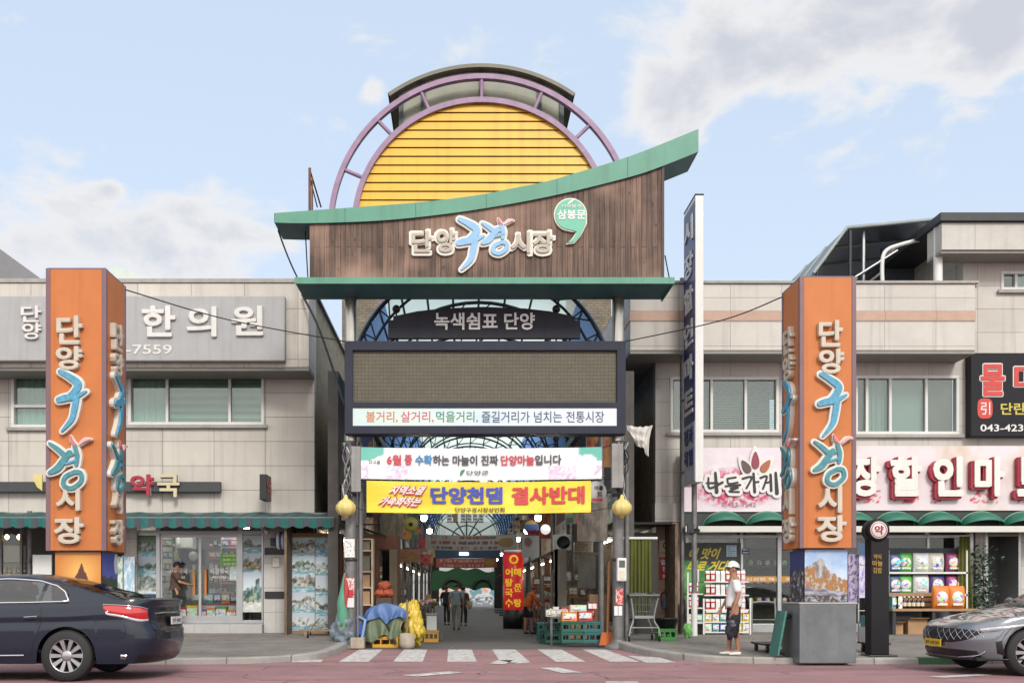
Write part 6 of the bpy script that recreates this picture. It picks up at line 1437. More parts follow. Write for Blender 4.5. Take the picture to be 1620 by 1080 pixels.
# things at the mouth on the mart side
t = thing('air_conditioner', 'white air conditioner outdoor unit on a bracket above the mart-side stalls', 'air conditioner', (X(890, 29), 29, Z(870, 29)))
D = 29; ax0, ax1, az0, az1 = X(876, D), X(904, D), Z(870, D), Z(845, D)
MB().box(ax0, ax1, D, D + .35, az0, az1, white).obj('case', t, bevel=.015)
MB().lathe(((ax0 * .45 + ax1 * .55), D - .004, (az0 + az1) / 2), [(.001, .0), (.17, .0), (.18, -.01), (.19, 0)], black, 24, 'y').obj('fan_grille', t)
MB().box(ax0, ax1, D + .02, D + .3, az0 - .05, az0 - .003, oldsteel).box(ax1 - .1, 3.95, D + .1, D + .16, az0 - .12, az0 - .052, oldsteel).obj('bracket', t)
for px, py, r, D, lab, col in ((841, 834, .19, 26, 'blue and red printed ball lantern hanging over the mart-side stalls', None), (863, 837, .13, 26, 'plain white ball lantern hanging beside the printed one', white)):
    t = thing('ball_lantern', lab, 'lantern', (X(px, D), D, Z(py, D)))
    c = (X(px, D), D, Z(py, D))
    if col: MB().ball(c, r, M('globe_white', (236, 236, 232), .4, var=0, emit=.5), 16).obj('globe', t)
    else: MB().lathe(c, [(.01, -r), (r * .6, -r * .8), (r * .92, -r * .4)], M('lantern_red', (186, 60, 80), .5), 24).lathe(c, [(r * .92, -r * .4), (r, 0), (r * .92, r * .4)], M('lantern_blue', (90, 130, 200), .5), 24).lathe(c, [(r * .92, r * .4), (r * .6, r * .8), (.01, r)], M('lantern_amber', (206, 170, 100), .5), 24).obj('globe', t)
    MB().cyl((c[0], D, c[2] + r), (c[0], D, 5.6), .01, black, 5).obj('cord', t)
def flat_board(name, label, px0, px1, py0, py1, D, fn, cat='sign', thick=.05, skew=0):
    t = thing(name, label, cat, ((X(px0, D) + X(px1, D)) / 2, D, Z(py1, D))); picture('board', t, X(px0, D), X(px1, D), Z(py1, D), Z(py0, D), D, fn, 18, 18, thick=thick)
    return t
flat_board('hanging_sign', 'grey hanging panel with a brown blot beside the ball lanterns', 826, 853, 847, 881, 27, lambda u, v: (110, 84, 70) if (u - .35) ** 2 + (v - .72) ** 2 < .05 else (150, 150, 152))
flat_board('canvas_sheet', 'grimy hanging canvas sheet with faded vertical marks on the mart side', 913, 961, 786, 856, 24.5, lambda u, v: mixt((134, 124, 112), (92, 86, 78), .5 + 1.2 * fbm(u * 5, v * 2, 3)) if not (.2 < u < .75 and .2 < v < .8 and mnoise.noise(Vector((u * 14, v * 3, 1))) > .2) else (84, 78, 72), 'sheet', .02)
t = thing('round_sign', 'white round sign with black characters half behind the yellow banner', 'sign', (X(945, 22.6), 22.6, Z(778, 22.6)))
D = 22.6; c = (X(942, D), D, Z(778, D)); MB().lathe(c, [(.001, -.03), (.24, -.03), (.25, 0), (.24, .05), (.001, .05)], white, 28, 'y').obj('disc', t)
MB().text('아름', X(940, D), X(954, D), Z(776, D), Z(768, D), D - .031, black, .005, .03).text('트', X(944, D), X(953, D), Z(786, D), Z(778, D), D - .031, black, .005, .03).box(X(936, D), X(953, D), D - .036, D - .031, Z(793, D), Z(788, D), rd).obj('lettering', t)
MB().cyl((c[0] + .1, D + .02, c[2]), (X(972, D), D + .02, c[2]), .02, darkmetal, 6).obj('bracket', t)
t = thing('round_sign', 'yellow-green disc sign with a dark mark on the pharmacy side of the street', 'sign', (X(650, 27), 27, Z(829, 27)))
c = (X(650, 27), 27, Z(829, 27)); MB().lathe(c, [(.001, -.03), (.19, -.03), (.2, .03), (.001, .03)], M('disc_olive', (176, 172, 90), .5), 24, 'y').lathe(c, [(.001, -.035), (.06, -.035), (.06, -.03)], black, 14, 'y').obj('disc', t); MB().cyl((c[0] - .15, 27, c[2]), (-2.9, 27, c[2]), .02, darkmetal, 6).obj('bracket', t)
# pharmacy-side kiosk with shelf
t = thing('brown_kiosk', 'brown timber kiosk with a dark opening just inside the gate on the pharmacy side', 'kiosk', (-2.3, 24.5, 0))
km = M('kiosk_brown', (112, 70, 50), .7, var=.2, scale=4)
D = 24.2; kx = lambda a: X(a, D); kz = lambda b: Z(b, D)
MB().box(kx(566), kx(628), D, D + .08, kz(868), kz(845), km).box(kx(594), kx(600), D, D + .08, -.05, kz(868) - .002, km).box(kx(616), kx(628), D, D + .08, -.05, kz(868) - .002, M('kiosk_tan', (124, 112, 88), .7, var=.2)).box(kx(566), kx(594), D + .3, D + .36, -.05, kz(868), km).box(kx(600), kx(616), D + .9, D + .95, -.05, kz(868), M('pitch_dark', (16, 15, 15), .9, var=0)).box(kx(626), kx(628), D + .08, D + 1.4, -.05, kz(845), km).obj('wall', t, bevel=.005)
MB().add([(kx(556), D - .5, kz(832) + .05), (kx(556), D + 1.5, kz(832) + .05), (kx(612), D + 1.5, kz(848)), (kx(612), D - .5, kz(848))], [(0, 1, 2, 3)], M('kiosk_roof_green', (46, 78, 76), .6)).obj('roof', t)
t = thing('pale_shelf', 'pale wooden shelf rack stacked with cardboard boxes beside the brown kiosk', 'shelf', (-2.35, 23.8, 0))
D = 23.8; kx = lambda a: X(a, D); kz = lambda b: Z(b, D)
for a in (569, 590): MB().box(kx(a) - .025, kx(a) + .025, D - .2, D + .2, 0, kz(852), M('pale_wood', (206, 190, 160), .6)).obj('side_panel', t)
for b in (852, 870, 903, 928, 955): MB().box(kx(569) + .026, kx(590) - .026, D - .2, D + .2, kz(b) - .03, kz(b), M('pale_wood', (206, 190, 160))).obj('shelf_board', t)
for b, h in ((870, .2), (903, .35), (928, .28), (955, .3), (1012, .5)):
    q = MB(); q.box(kx(571), kx(586), D - .17, D + .15, kz(b) + .002, kz(b) + h, card if b > 905 else M('goods_dark', (120, 116, 100), .7, var=.3)); q.solo('cardboard_box', {870: 'grey pack on the top board of the pale shelf rack', 903: 'grey pack stack on the second board of the pale shelf rack', 928: 'cardboard box on the third board of the pale shelf rack', 955: 'cardboard box on the lowest board of the pale shelf rack', 1012: 'cardboard box on the ground under the pale shelf rack'}[b], 'box')
flat_board('wood_board', 'orange-brown timber board slung between posts on the pharmacy side', 630, 665, 868, 889, 27.5, lambda u, v: mixt((170, 120, 76), (140, 96, 60), .5 + fbm(u * 3, v * 12, 4)), 'board')
flat_board('canvas_sheet', 'drab olive canvas sheet hanging over the kiosk on the pharmacy side', 602, 638, 812, 852, 25.8, lambda u, v: mixt((120, 112, 92), (84, 80, 68), .5 + 1.2 * fbm(u * 6, v * 1.5, 6)), 'sheet', .02)
# olive curtain beside the tan pier (drying shed strip)
cloth(X(991, 24.5), X(1031, 24.5), Z(978, 24.5), Z(853, 24.5), 24.5, 'olive green strip curtain hanging beside the tan pier', 7)
MB().cyl((X(985, 24.5), 24.5, Z(851, 24.5)), (X(1040, 24.5), 24.5, Z(851, 24.5)), .035, white, 8).solo('curtain_rail', 'white rail carrying the olive strip curtain', 'rail')
t = thing('metal_hoarding', 'dark slatted wall panel above the olive curtain in the alley', 'panel', (X(1010, 25), 25, Z(850, 25)))
MB().box(X(990, 25.3), X(1040, 25.3), 25.3, 25.4, 0, Z(842, 25.3), M('hoarding_dark', (70, 68, 64), .7, var=.2)).obj('panel', t)
# small blade board and white pipes on the mart side
for px, lab in ((880, 'pale pipe post standing among the mart-side stalls'), (887, 'wide pale partition edge among the mart-side stalls')):
    w = .04 if px == 880 else .16; MB().box(X(px, 27.5) - w, X(px, 27.5) + w, 27.5, 27.58, zf(27.5), Z(868, 27.5), M('pale_post', (150, 142, 132), .6, var=.1)).solo('partition_post', lab, 'post')
flat_board('door_panel', 'grey door panel behind stacked boxes on the mart side', 915, 942, 878, 930, 29.5, lambda u, v: mixt((140, 140, 138), (120, 120, 118), fbm(u * 2, v * 2, 1) + .5), 'door')
# the concrete wall behind stalls on the mart side mouth
# ---------------------------------------------------------------- the two orange sign pillars
orange = M('pillar_orange', (202, 122, 68), .5, var=.1, scale=1.0, streak=.32, spec=.3); mauve = M('pillar_mauve', (124, 96, 104), .45, var=.1, streak=.2)
granite = M('granite_base', (112, 116, 119), .4, var=.3, scale=1.6, streak=.3, bump=.05); mosaic = M('mosaic_blue', (84, 158, 190), .3, var=.3, scale=14); mosaic2 = M('mosaic_teal', (70, 140, 150), .3, var=.3, scale=14)
lettgrey = M('pillar_letter', (206, 196, 180), .5, var=.08)
def pillar(label, X0, X1, D, zb_, zt_, zbase, px0, rows, pics, rot, basez):
    w = X1 - X0; c = ((X0 + X1) / 2, D + w / 2); t = thing('sign_pillar', label, 'pillar', (c[0], c[1], basez))
    a, b = X0, X1; y0, y1 = D, D + w; e = .075
    MB().box(a + e, b - e, y0 + .012, y1 - .012, zb_, zt_ - .02, orange).box(a + .012, b - .012, y0 + e, y1 - e, zb_ + .001, zt_ - .021, orange).obj('panel', t)
    for x in (a, b - e):
        for y in (y0, y1 - e): MB().box(x, x + e, y, y + e, zb_ - .01, zt_, mauve).obj('corner_trim', t, bevel=.01)
    MB().box(a + .02, b - .02, y0 + .02, y1 - .02, zt_ - .019, zt_ + .01, mauve).obj('cap', t)
    MB().box(a + .16, b - .16, y0 + .16, y1 - .16, zbase, zb_ - .001, M('inner_post', (150, 150, 148), .5)).obj('inner_post', t)
    MB().box(a, b, y0, y1, basez - .06, zbase, granite).obj('base', t, bevel=.012); MB().box(a - .012, b + .012, y0 - .012, y1 + .012, zbase + .002, zbase + .03, M('base_cap', (176, 176, 172), .4, var=.1)).obj('base_cap', t, bevel=.006)
    p0, p1 = a + .11, b - .11; f_, l_, r_ = pics
    if f_: picture('photo_panel', t, p0, p1, zbase + .04, zb_ - .03, y0 + .11, f_, 60, 60)
    if l_: picture('photo_panel', t, y0 + .11, y1 - .11, zbase + .04, zb_ - .03, a + .11, l_, 40, 40, side='nx')
    if r_: picture('photo_panel', t, y0 + .11, y1 - .11, zbase + .04, zb_ - .03, b - .11, r_, 40, 40, side='px')
    # letters on the front, turned copies on the other visible face
    yy = y0 + .011; fx = lambda q: X(q, D); fz = lambda q: Z(q, D); made = []
    for ch, x0, x1, za, zb2 in rows:
        if ch == 'gu':
            o_, i_ = MB(), MB(); logo_gu(t, lambda u: fx(x0 + (x1 - x0) * u), lambda v: fz(za + (zb2 - za) * v), yy, .40, o_, i_, mosaic, .07); q = o_.obj('letter', t); i_.obj('letter_face', q)
        elif ch == 'gy':
            o_, i_ = MB(), MB(); logo_gyeong(t, lambda u: fx(x0 + (x1 - x0) * u), lambda v: fz(za + (zb2 - za) * v), yy, .40, o_, i_, mosaic2, mosaic, .07); q = o_.obj('letter', t); i_.obj('letter_face', q)
        else: q = MB().text(ch, fx(x0), fx(x1), fz(zb2), fz(za), yy, lettgrey, .09, .035).obj('letter', t)
        made.append(q)
    for q in made:
        c_ = copy_thing(q, None, parent=t); c_.rotation_euler = (0, 0, rot)
    return t
def sunset(u, v):
    c = mixt((196, 112, 50), (240, 186, 100), max(0, 1 - 1.8 * math.hypot(u - .55, v - .55)) + .25 * v)
    h = .34 + .06 * fbm(u * 5, 0, 3)
    if v < h: c = mixt((150, 80, 44), (190, 110, 56), fbm(u * 6, v * 9, 1) + .5)
    pk = .78 - 2.1 * abs(u - .56) if u > .38 else 0
    if v < pk + .06 * fbm(u * 16, 3, 2) and .38 < u < .74: c = (96, 54, 44) if v > .3 else (56, 44, 52)
    if v < .12: c = (70, 62, 70)
    return c
def cliffs(u, v):
    c = mixt((226, 232, 240), (150, 180, 220), v + .3 * fbm(u * 3, v * 4, 6))
    ridge = .5 + .34 * math.exp(-((u - .38) / .17) ** 2) + .18 * math.exp(-((u - .1) / .15) ** 2) + .06 * fbm(u * 9, 1, 4) - .22 * max(0, u - .7)
    if v < ridge:
        n = fbm(u * 12, v * 8, 3); c = mixt((178, 112, 66), (122, 116, 60), .5 + n) if n < .2 else mixt((196, 190, 186), (150, 138, 132), v)
        if abs(u - .38) < .13 and v > .45: c = mixt((190, 184, 180), (120, 110, 110), .5 + fbm(u * 20, v * 5, 2))
    if v < .3 - .12 * u + .03 * fbm(u * 6, 0, 8): c = mixt((170, 172, 190), (110, 104, 110), .5 + fbm(u * 5, v * 26, 5))
    if v < .13 and fbm(u * 14, v * 14, 9) > -.05: c = (74, 66, 62)
    return c
def night(u, v):
    c = mixt((52, 60, 96), (40, 58, 126), v)
    if v < .6 + .15 * fbm(u * 5, 0, 1): c = mixt((58, 58, 66), (196, 196, 206), max(0, fbm(u * 8, v * 10, 4)) * 1.6)
    return c
def bluehill(u, v):
    c = mixt((110, 120, 190), (60, 74, 160), v)
    if u > .7 and v > .55 and (u - .9) ** 2 * 3 + (v - .8) ** 2 < .05: c = (206, 206, 220)
    if v < .5 + .1 * fbm(u * 7, 0, 4): c = mixt((70, 90, 60), (36, 50, 44), .5 + fbm(u * 9, v * 9, 3))
    return c
PL = pillar('orange sign pillar with sunset photo panel, standing behind the dark car', X(72, 16.3), X(168, 16.3), 16.3, Z(870, 16.3), Z(424, 16.3), 1.02, 72,
            [('단', 92, 133, 501, 546), ('양', 91, 133, 549, 586), ('gu', 92, 140, 589, 684), ('gy', 80, 146, 694, 774), ('시', 91, 129, 771, 808), ('장', 88, 135, 818, 860)], (sunset, None, bluehill), R(90), .1)
PR = pillar('orange sign pillar with cliff photo panel on a bare granite base', X(1265, 16.8), X(1355, 16.8), 16.8, Z(866, 16.8), Z(437, 16.8), 1.02, 1265,
            [('단', 1293, 1331, 508, 550), ('양', 1293, 1333, 553, 592), ('gu', 1291, 1337, 593, 692), ('gy', 1285, 1345, 692, 768), ('시', 1292, 1330, 769, 811), ('장', 1290, 1337, 815, 857)], (cliffs, night, None), R(-90), .1)
cable([(X(197, 17.2), 17.25, Z(457, 17.2)), (-4.6, 20, 6.6), (X(545, 21.6), 21.6, Z(540, 21.6))], .012, 'overhead cable from the sunset pillar to the LED screen frame')
cable([(X(990, 21.6), 21.6, Z(540, 21.6)), (5.0, 19.5, 6.45), (X(1237, 17.6), 17.6, Z(470, 17.6))], .012, 'overhead cable from the LED screen frame to the cliff-photo pillar')
cable([(X(478, 24.9), 24.9, Z(466, 24.9)), (-3.4, 24.2, 7.5), (X(545, 22), 22, Z(640, 22))], .03, 'thick dark cable drooping from the clinic corner into the gate side')

# ---------------------------------------------------------------- cars
carglass = glass_mat('car_glass', (.32, .36, .38), .1); tyre_m = M('tyre', (36, 36, 37), .75, var=.12, scale=8, bump=.15); rim_m = M('alloy', (190, 190, 192), .28, .85, var=.06); chrome = M('chrome', (220, 220, 222), .1, 1, var=0)
trimblack = M('trim_black', (18, 18, 20), .35, var=0); seat_m = M('car_seat', (64, 60, 58), .8, var=.1); lamp_red = M('lamp_red', (196, 34, 36), .1, var=.12, scale=12, coat=1); lamp_clear = M('lamp_clear', (206, 208, 212), .12, .3, var=.15, scale=18, coat=1)
def lerp_tab(tab, x):
    if x <= tab[0][0]: return tab[0][1]
    for (a, p_), (b, q) in zip(tab, tab[1:]):
        if x <= b:
            t = (x - a) / (b - a); t = t * t * (3 - 2 * t) * .5 + t * .5; return p_ + (q - p_) * t
    return tab[-1][1]
class Car:
    def __init__(s, t, L, Wd, cf, cr, nf, nr, belt, roof, fw, rw, wr, zb, paint, lean_f, lean_r, gh):
        s.t, s.L, s.W, s.cf, s.cr, s.nf, s.nr = t, L, Wd, cf, cr, nf, nr; s.belt, s.roof = belt, roof; s.fw, s.rw, s.wr, s.zb = fw, rw, wr, zb; s.paint = paint; s.lf, s.lr = lean_f, lean_r; s.gh = gh
    def outline(s, q):
        if q < 1:
            f = q * PI / 2; return s.cf * (1 - max(0, math.cos(f)) ** (2 / s.nf)), s.W * max(0, math.sin(f)) ** (2 / s.nf)
        if q <= 2: return s.cf + (s.L - s.cf - s.cr) * (q - 1), s.W
        f = (3 - q) * PI / 2; return s.L - s.cr * (1 - max(0, math.cos(f)) ** (2 / s.nr)), s.W * max(0, math.sin(f)) ** (2 / s.nr)
    def q_of_x(s, x): return 1 + (x - s.cf) / (s.L - s.cf - s.cr)
    def zs(s, x): return lerp_tab(s.belt, x)
    def surf(s, q, z, off=0, sg=-1, raw=False):
        x, w = s.outline(q); zs = s.zs(x); h = (z - s.zb) / (zs - s.zb)
        k = 1 - .10 * max(0, h - .62) ** 1.5 - .22 * max(0, .28 - h) ** 1.6 - .012 * math.exp(-((h - .70) / .06) ** 2) + .006 * math.exp(-((h - .78) / .05) ** 2)
        if h > .9: k -= 1.6 * (h - .9) ** 2
        fx = max(0, 1 - x / (s.cf * 1.1)); rx = max(0, 1 - (s.L - x) / (s.cr * 1.1))
        X_ = x + lerp_tab(s.lf, z) * fx ** .7 - lerp_tab(s.lr, z) * rx ** .7
        p_ = Vector((X_, sg * w * k, z))
        if off and not raw:
            d = .01; a = s.surf(min(3, q + d), z, 0, sg, True) - s.surf(max(0, q - d), z, 0, sg, True); b = s.surf(q, z + .01, 0, sg, True) - s.surf(q, z - .01, 0, sg, True)
            n = a.cross(b); n.normalize()
            c = Vector((x - s.L / 2, p_.y, 0)); 
            if n.dot(Vector((c.x * .35, c.y, 0))) < 0: n = -n
            p_ = p_ + n * off
        return p_
    def arch(s, x):
        z = s.zb
        for c in (s.fw, s.rw):
            r = s.wr + .045
            if abs(x - c) < r: z = max(z, s.wr + math.sqrt(r * r - (x - c) ** 2))
        return z
    def build(s):
        mb = MB(); qs = [i / 22 for i in range(22)] + [1 + i / 150 for i in range(150)] + [2 + i / 22 for i in range(23)]; rows = 22
        for sg in (-1, 1):
            vs = []
            for q in qs:
                x, w = s.outline(q); z0 = s.arch(x); zt = s.zs(x)
                for j in range(rows + 1): vs.append(s.surf(q, z0 + (zt - z0) * j / rows, 0, sg))
            n = rows + 1; fs = [(i * n + j, (i + 1) * n + j, (i + 1) * n + j + 1, i * n + j + 1) for i in range(len(qs) - 1) for j in range(rows)]
            mb.add(vs, fs if sg < 0 else [f[::-1] for f in fs], s.paint, True)
        K = 16; vs = []
        for q in qs:
            x, w = s.outline(q); p_ = s.surf(q, s.zs(x), 0, -1)
            for k in range(K + 1):
                t = -1 + 2 * k / K; vs.append((p_.x, -p_.y * t, p_.z + s.crown(x) * (1 - abs(t) ** 2.4) * min(1, w / s.W * 1.2)))
        n = K + 1; mb.add(vs, [(i * n + k, i * n + k + 1, (i + 1) * n + k + 1, (i + 1) * n + k) for i in range(len(qs) - 1) for k in range(K)], s.paint, True)
        s.body = mb.obj('body', s.t); s.off = Vector(s.t.location)
        # dark underbody and wheel wells
        u = MB(); u.box(.25, s.L - .3, -s.W + .12, s.W - .12, s.zb + .0, s.zb + .04, trimblack)
        for c in (s.fw, s.rw):
            for sg in (-1, 1): u.sheet(lambda a, b: (c + (s.wr + .05) * math.cos(PI * a * 1.16 - .25), sg * (s.W - .3 + .26 * b), s.wr + (s.wr + .05) * math.sin(PI * a * 1.16 - .25)), 20, 1, trimblack); u.box(c - s.wr - .05, c + s.wr + .05, sg * (s.W - .3) - .01, sg * (s.W - .3) + .01, s.zb, .8, trimblack)
        s.place(u.obj('underbody', s.t))
        s.place(s.body)
    def crown(s, x): return .035 if x < s.gh[0][0] else .02
    def place(s, o, par=None): 
        # meshes are written in car coordinates; obj() has already taken the parents' world offset away
        for v in o.data.vertices: v.co += Vector(s.t.location)
        return o
    def patch(s, name, top, bot, mat, off=.006, sg=-1, n=18, m=6, by='x', par=None, mat2=None, closed_edge=True):
        """skin patch between two curves given as (x or q, z) lists"""
        def P(line, u):
            k = u * (len(line) - 1); i = min(int(k), len(line) - 2); f = k - i; return (line[i][0] + (line[i + 1][0] - line[i][0]) * f, line[i][1] + (line[i + 1][1] - line[i][1]) * f)
        T, B = spline(top, 8), spline(bot, 8)
        mb = MB(); o = off
        def f(u, v):
            a, b = P(T, u), P(B, u); q = a[0] + (b[0] - a[0]) * v; z = a[1] + (b[1] - a[1]) * v
            e = o if 0 < v < 1 and 0 < u < 1 else 0.001
            return s.surf(s.q_of_x(q) if by == 'x' else q, z, e, sg)
        mb.sheet(f, n, m, mat, True); return s.place(mb.obj(name, par or s.t))
    def line(s, name, pts, r, mat, sg=-1, by='x', off=.0, par=None):
        P = spline(pts, 6); mb = MB(); mb.tube([s.surf(s.q_of_x(a) if by == 'x' else a, z, off, sg) for a, z in P], r, mat, 5); return s.place(mb.obj(name, par or s.t))
    # greenhouse
    def gy(s, x, z):
        zs, zr = s.zs(x) - .03, lerp_tab(s.roof, x); h = max(0, min(1, (z - zs) / max(.02, 1.45 - zs))); yb = s.W * .90; return yb - (yb - s.W * .655) * h ** 1.12
    def greenhouse(s):
        x0, x1 = s.gh[0][0], s.gh[3][0]; N1 = 80; K = 22
        def sec(x):
            zr = lerp_tab(s.roof, x); zs = s.zs(x) - .03; out = []
            H = max(.0, zr - zs)
            # superellipse-like cross-section: sides then roof
            zc = zr - min(.075, H * .6); yt = s.gy(x, zc)
            for j in range(9): z = zs + (zc - zs) * j / 8; out.append((x, -s.gy(x, z), z))
            for j in range(1, 13):
                a = PI / 2 * j / 12; out.append((x, -yt * max(0, math.cos(a)) ** .55 if j < 12 else 0, zc + (zr - zc) * math.sin(a) ** .9))
            return out
        S = [sec(x0 + (x1 - x0) * i / N1) for i in range(N1 + 1)]; n = len(S[0]); parts = {}
        for i in range(N1):
            x = x0 + (x1 - x0) * (i + .5) / N1
            for j in range(n - 1):
                reg = 'roof'
                if j >= 9:
                    if x < s.gh[1][0]: reg = 'windscreen' if j >= 11 else 'roof'
                    elif x > s.gh[2][0]: reg = 'rear_window' if j >= 11 and x < x1 - .03 else 'roof'
                else:
                    z = (S[i][j][2] + S[i][j + 1][2] + S[i + 1][j][2] + S[i + 1][j + 1][2]) / 4
                    if s.in_dlo(x, z): continue
                parts.setdefault(reg, []).append((i, j))
        for reg, cells in parts.items():
            mb = MB(); vs = []; idx = {}
            fs = []
            for sg in (1, -1):
                for i, j in cells:
                    f = []
                    for a, b in ((i, j), (i + 1, j), (i + 1, j + 1), (i, j + 1)):
                        key = (a, b, sg if b < n - 1 else 0)
                        if key not in idx: idx[key] = len(vs); p_ = S[a][b]; vs.append((p_[0], p_[1] * sg, p_[2]))
                        f.append(idx[key])
                    fs.append(f if sg > 0 else f[::-1])
            mb.add(vs, fs, s.paint if reg == 'roof' else carglass, True); s.place(mb.obj(reg, s.t))
    def in_dlo(s, x, z):
        T, B = s.dlo
        if x < T[0][0] or x > T[-1][0]: return False
        return lerp_tab(B, x) - .02 < z < lerp_tab(T, x) + .02
    def side_glass(s, xs_):
        T, B = s.dlo
        for sg in (-1, 1):
            for a, b in zip(xs_, xs_[1:]):
                mb = MB()
                def f(u, v):
                    x = a + (b - a) * u; z = lerp_tab(B, x) - .02 + (lerp_tab(T, x) + .02 - lerp_tab(B, x) + .02) * v; return (x, sg * (s.gy(x, z) + .001), z)
                mb.sheet(f, 16, 8, carglass, True); s.place(mb.obj('side_window', s.t))
            for x in xs_[1:-1]:
                mb = MB(); mb.sheet(lambda u, v: (x - .03 + .06 * u + .06 * v * (1 if x > 3.2 else -.2), sg * (s.gy(x, lerp_tab(B, x) + (lerp_tab(T, x) - lerp_tab(B, x)) * v) + .006), lerp_tab(B, x) - .02 + (lerp_tab(T, x) - lerp_tab(B, x) + .02) * v), 2, 6, trimblack, True); s.place(mb.obj('window_pillar', s.t))
            pts = [(x, lerp_tab(T, x)) for x in [T[0][0] + (T[-1][0] - T[0][0]) * i / 30 for i in range(31)]] + [(x, lerp_tab(B, x)) for x in [T[-1][0] - (T[-1][0] - T[0][0]) * i / 20 for i in range(21)]]
            mb = MB(); mb.tube([(x, sg * (s.gy(x, z) + .004), z) for x, z in pts], .016, chrome, 6, closed=True); s.place(mb.obj('window_trim', s.t))
    def wheel(s, x, sg, spokes=10):
        cy = sg * (s.W - .105); r = s.wr; w = node('wheel', s.t); w.location = (x, cy, r); hw = .11; f = sg
        t = MB(); prof = [(r * .66, -hw), (r * .93, -hw), (r * .985, -hw + .03), (r, -hw * .4), (r, hw * .4), (r * .985, hw - .03), (r * .93, hw), (r * .66, hw)]
        t.lathe((0, 0, 0), [(a, b * f) for a, b in prof], tyre_m, 48, 'y')
        t_ = t; me = t_.obj('tyre'); me.parent = w
        m = MB(); rr = r * .665
        m.lathe((0, 0, 0), [(rr, -hw * f), (rr, hw * .86 * f), (rr * .955, hw * .93 * f), (rr * .92, hw * .6 * f), (rr * .9, -hw * f)], rim_m, 40, 'y')
        for k in range(spokes):
            a = 2 * PI * k / spokes; ca, sa = math.cos(a), math.sin(a); px, pz = -sa, ca
            ins, out = .05, rr * .94; y1, y2 = hw * .72 * f, hw * .8 * f; wi, wo = .016, .03
            vs = []
            for rad, wd, yy in ((ins, wi, y1), (out, wo, y2)):
                for d in (-1, 1): vs += [(ca * rad + px * wd * d, yy, sa * rad + pz * wd * d), (ca * rad + px * wd * d * 1.2, yy - .035 * f, sa * rad + pz * wd * d * 1.2)]
            m.add(vs, [(0, 2, 6, 4), (0, 4, 5, 1), (2, 3, 7, 6)], rim_m)
        m.lathe((0, 0, 0), [(.075, hw * .55 * f), (.075, hw * .74 * f), (.05, hw * .8 * f), (.001, hw * .82 * f)], rim_m, 20, 'y')
        for k in range(5): a = 2 * PI * k / 5 + .3; m.lathe((.055 * math.cos(a), hw * .76 * f, .055 * math.sin(a)), [(.012, 0), (.001, .003 * f)], trimblack, 8, 'y')
        o = m.obj('rim'); o.parent = w
        b = MB(); b.lathe((0, 0, 0), [(.001, 0), (rr * .86, 0), (rr * .86, .01 * f), (.001, .01 * f)], M('brake_dark', (44, 44, 46), .5, .4), 24, 'y'); b = b.obj('brake_disc'); b.parent = w
    def interior(s):
        mb = MB()
        for x in (2.1, 3.1):
            for y in (-.38, .38): mb.box(x, x + .5, y - .24, y + .24, .45, .72, seat_m); mb.obox((x + .55, y, .92), (.09, 0, .03), (0, .23, 0), (-.08, 0, .3), seat_m); mb.obox((x + .66, y, 1.25), (.05, 0, .015), (0, .12, 0), (-.02, 0, .08), seat_m)
        mb.box(1.35, 1.7, -.7, .7, .7, 1.0, trimblack); mb.box(1.3, 4.1, -.75, .75, .35, .42, trimblack); mb.box(3.85, 4.4, -.7, .7, .95, 1.02, trimblack)
        s.place(mb.obj('interior', s.t, bevel=.03))
def plate(car, x, y0, y1, z0, z1, face, bg, ink_m, txt):
    mb = MB(); m = M(*bg); d = .012 * (1 if face == 'px' else -1)
    a, b = (x, x + d) if d > 0 else (x + d, x)
    mb.box(a, b, y0, y1, z0, z1, m)
    yy = (y0 + .04, y1 - .04) if face == 'px' else (y1 - .04, y0 + .04)
    mb.text(txt, yy[0], yy[1], z0 + .025, z1 - .025, x + d, ink_m, .002, .012, side=face)
    return car.place(mb.obj('number_plate', car.t))
def Vloc(o): return o
# --- dark sedan, seen from the rear quarter
navyp = M('car_navy', (24, 32, 48), .3, 0, var=0, coat=.6, spec=.25)
t = thing('parked_car', 'dark navy sedan parked at the kerb, its tail toward the crosswalk', 'car', (-9.14, 14.66, 0))
c1 = Car(t, 5.02, .93, .75, .62, 2.7, 3.0, [(0, .72), (.3, .8), (1.2, .99), (2.4, 1.03), (3.6, 1.055), (4.3, 1.09), (4.7, 1.115), (5.02, 1.115)],
         [(1.15, 1.0), (1.3, 1.06), (2.1, 1.4), (2.6, 1.47), (3.1, 1.475), (3.45, 1.43), (3.8, 1.345), (4.15, 1.25), (4.5, 1.15), (4.62, 1.12)], .95, 3.77, .352, .24, navyp,
         [(.2, .1), (.45, 0), (.6, .02), (.75, .12), (1.2, .3)], [(.2, .16), (.36, .05), (.55, 0), (.68, .01), (.8, .07), (1.03, .06), (1.08, .03)], [(1.15,), (2.15,), (3.62,), (4.62,)])
c1.dlo = ([(1.75, 1.10), (2.0, 1.27), (2.35, 1.375), (2.9, 1.4), (3.3, 1.375), (3.55, 1.31), (3.7, 1.22), (3.76, 1.1)], [(1.75, 1.06), (2.5, 1.065), (3.2, 1.075), (3.6, 1.085), (3.76, 1.09)])
c1.build(); c1.greenhouse(); c1.side_glass([1.75, 2.62, 3.36, 3.76]); c1.interior()
for x in (.95, 3.77):
    for sg in (-1, 1): c1.wheel(x, sg)
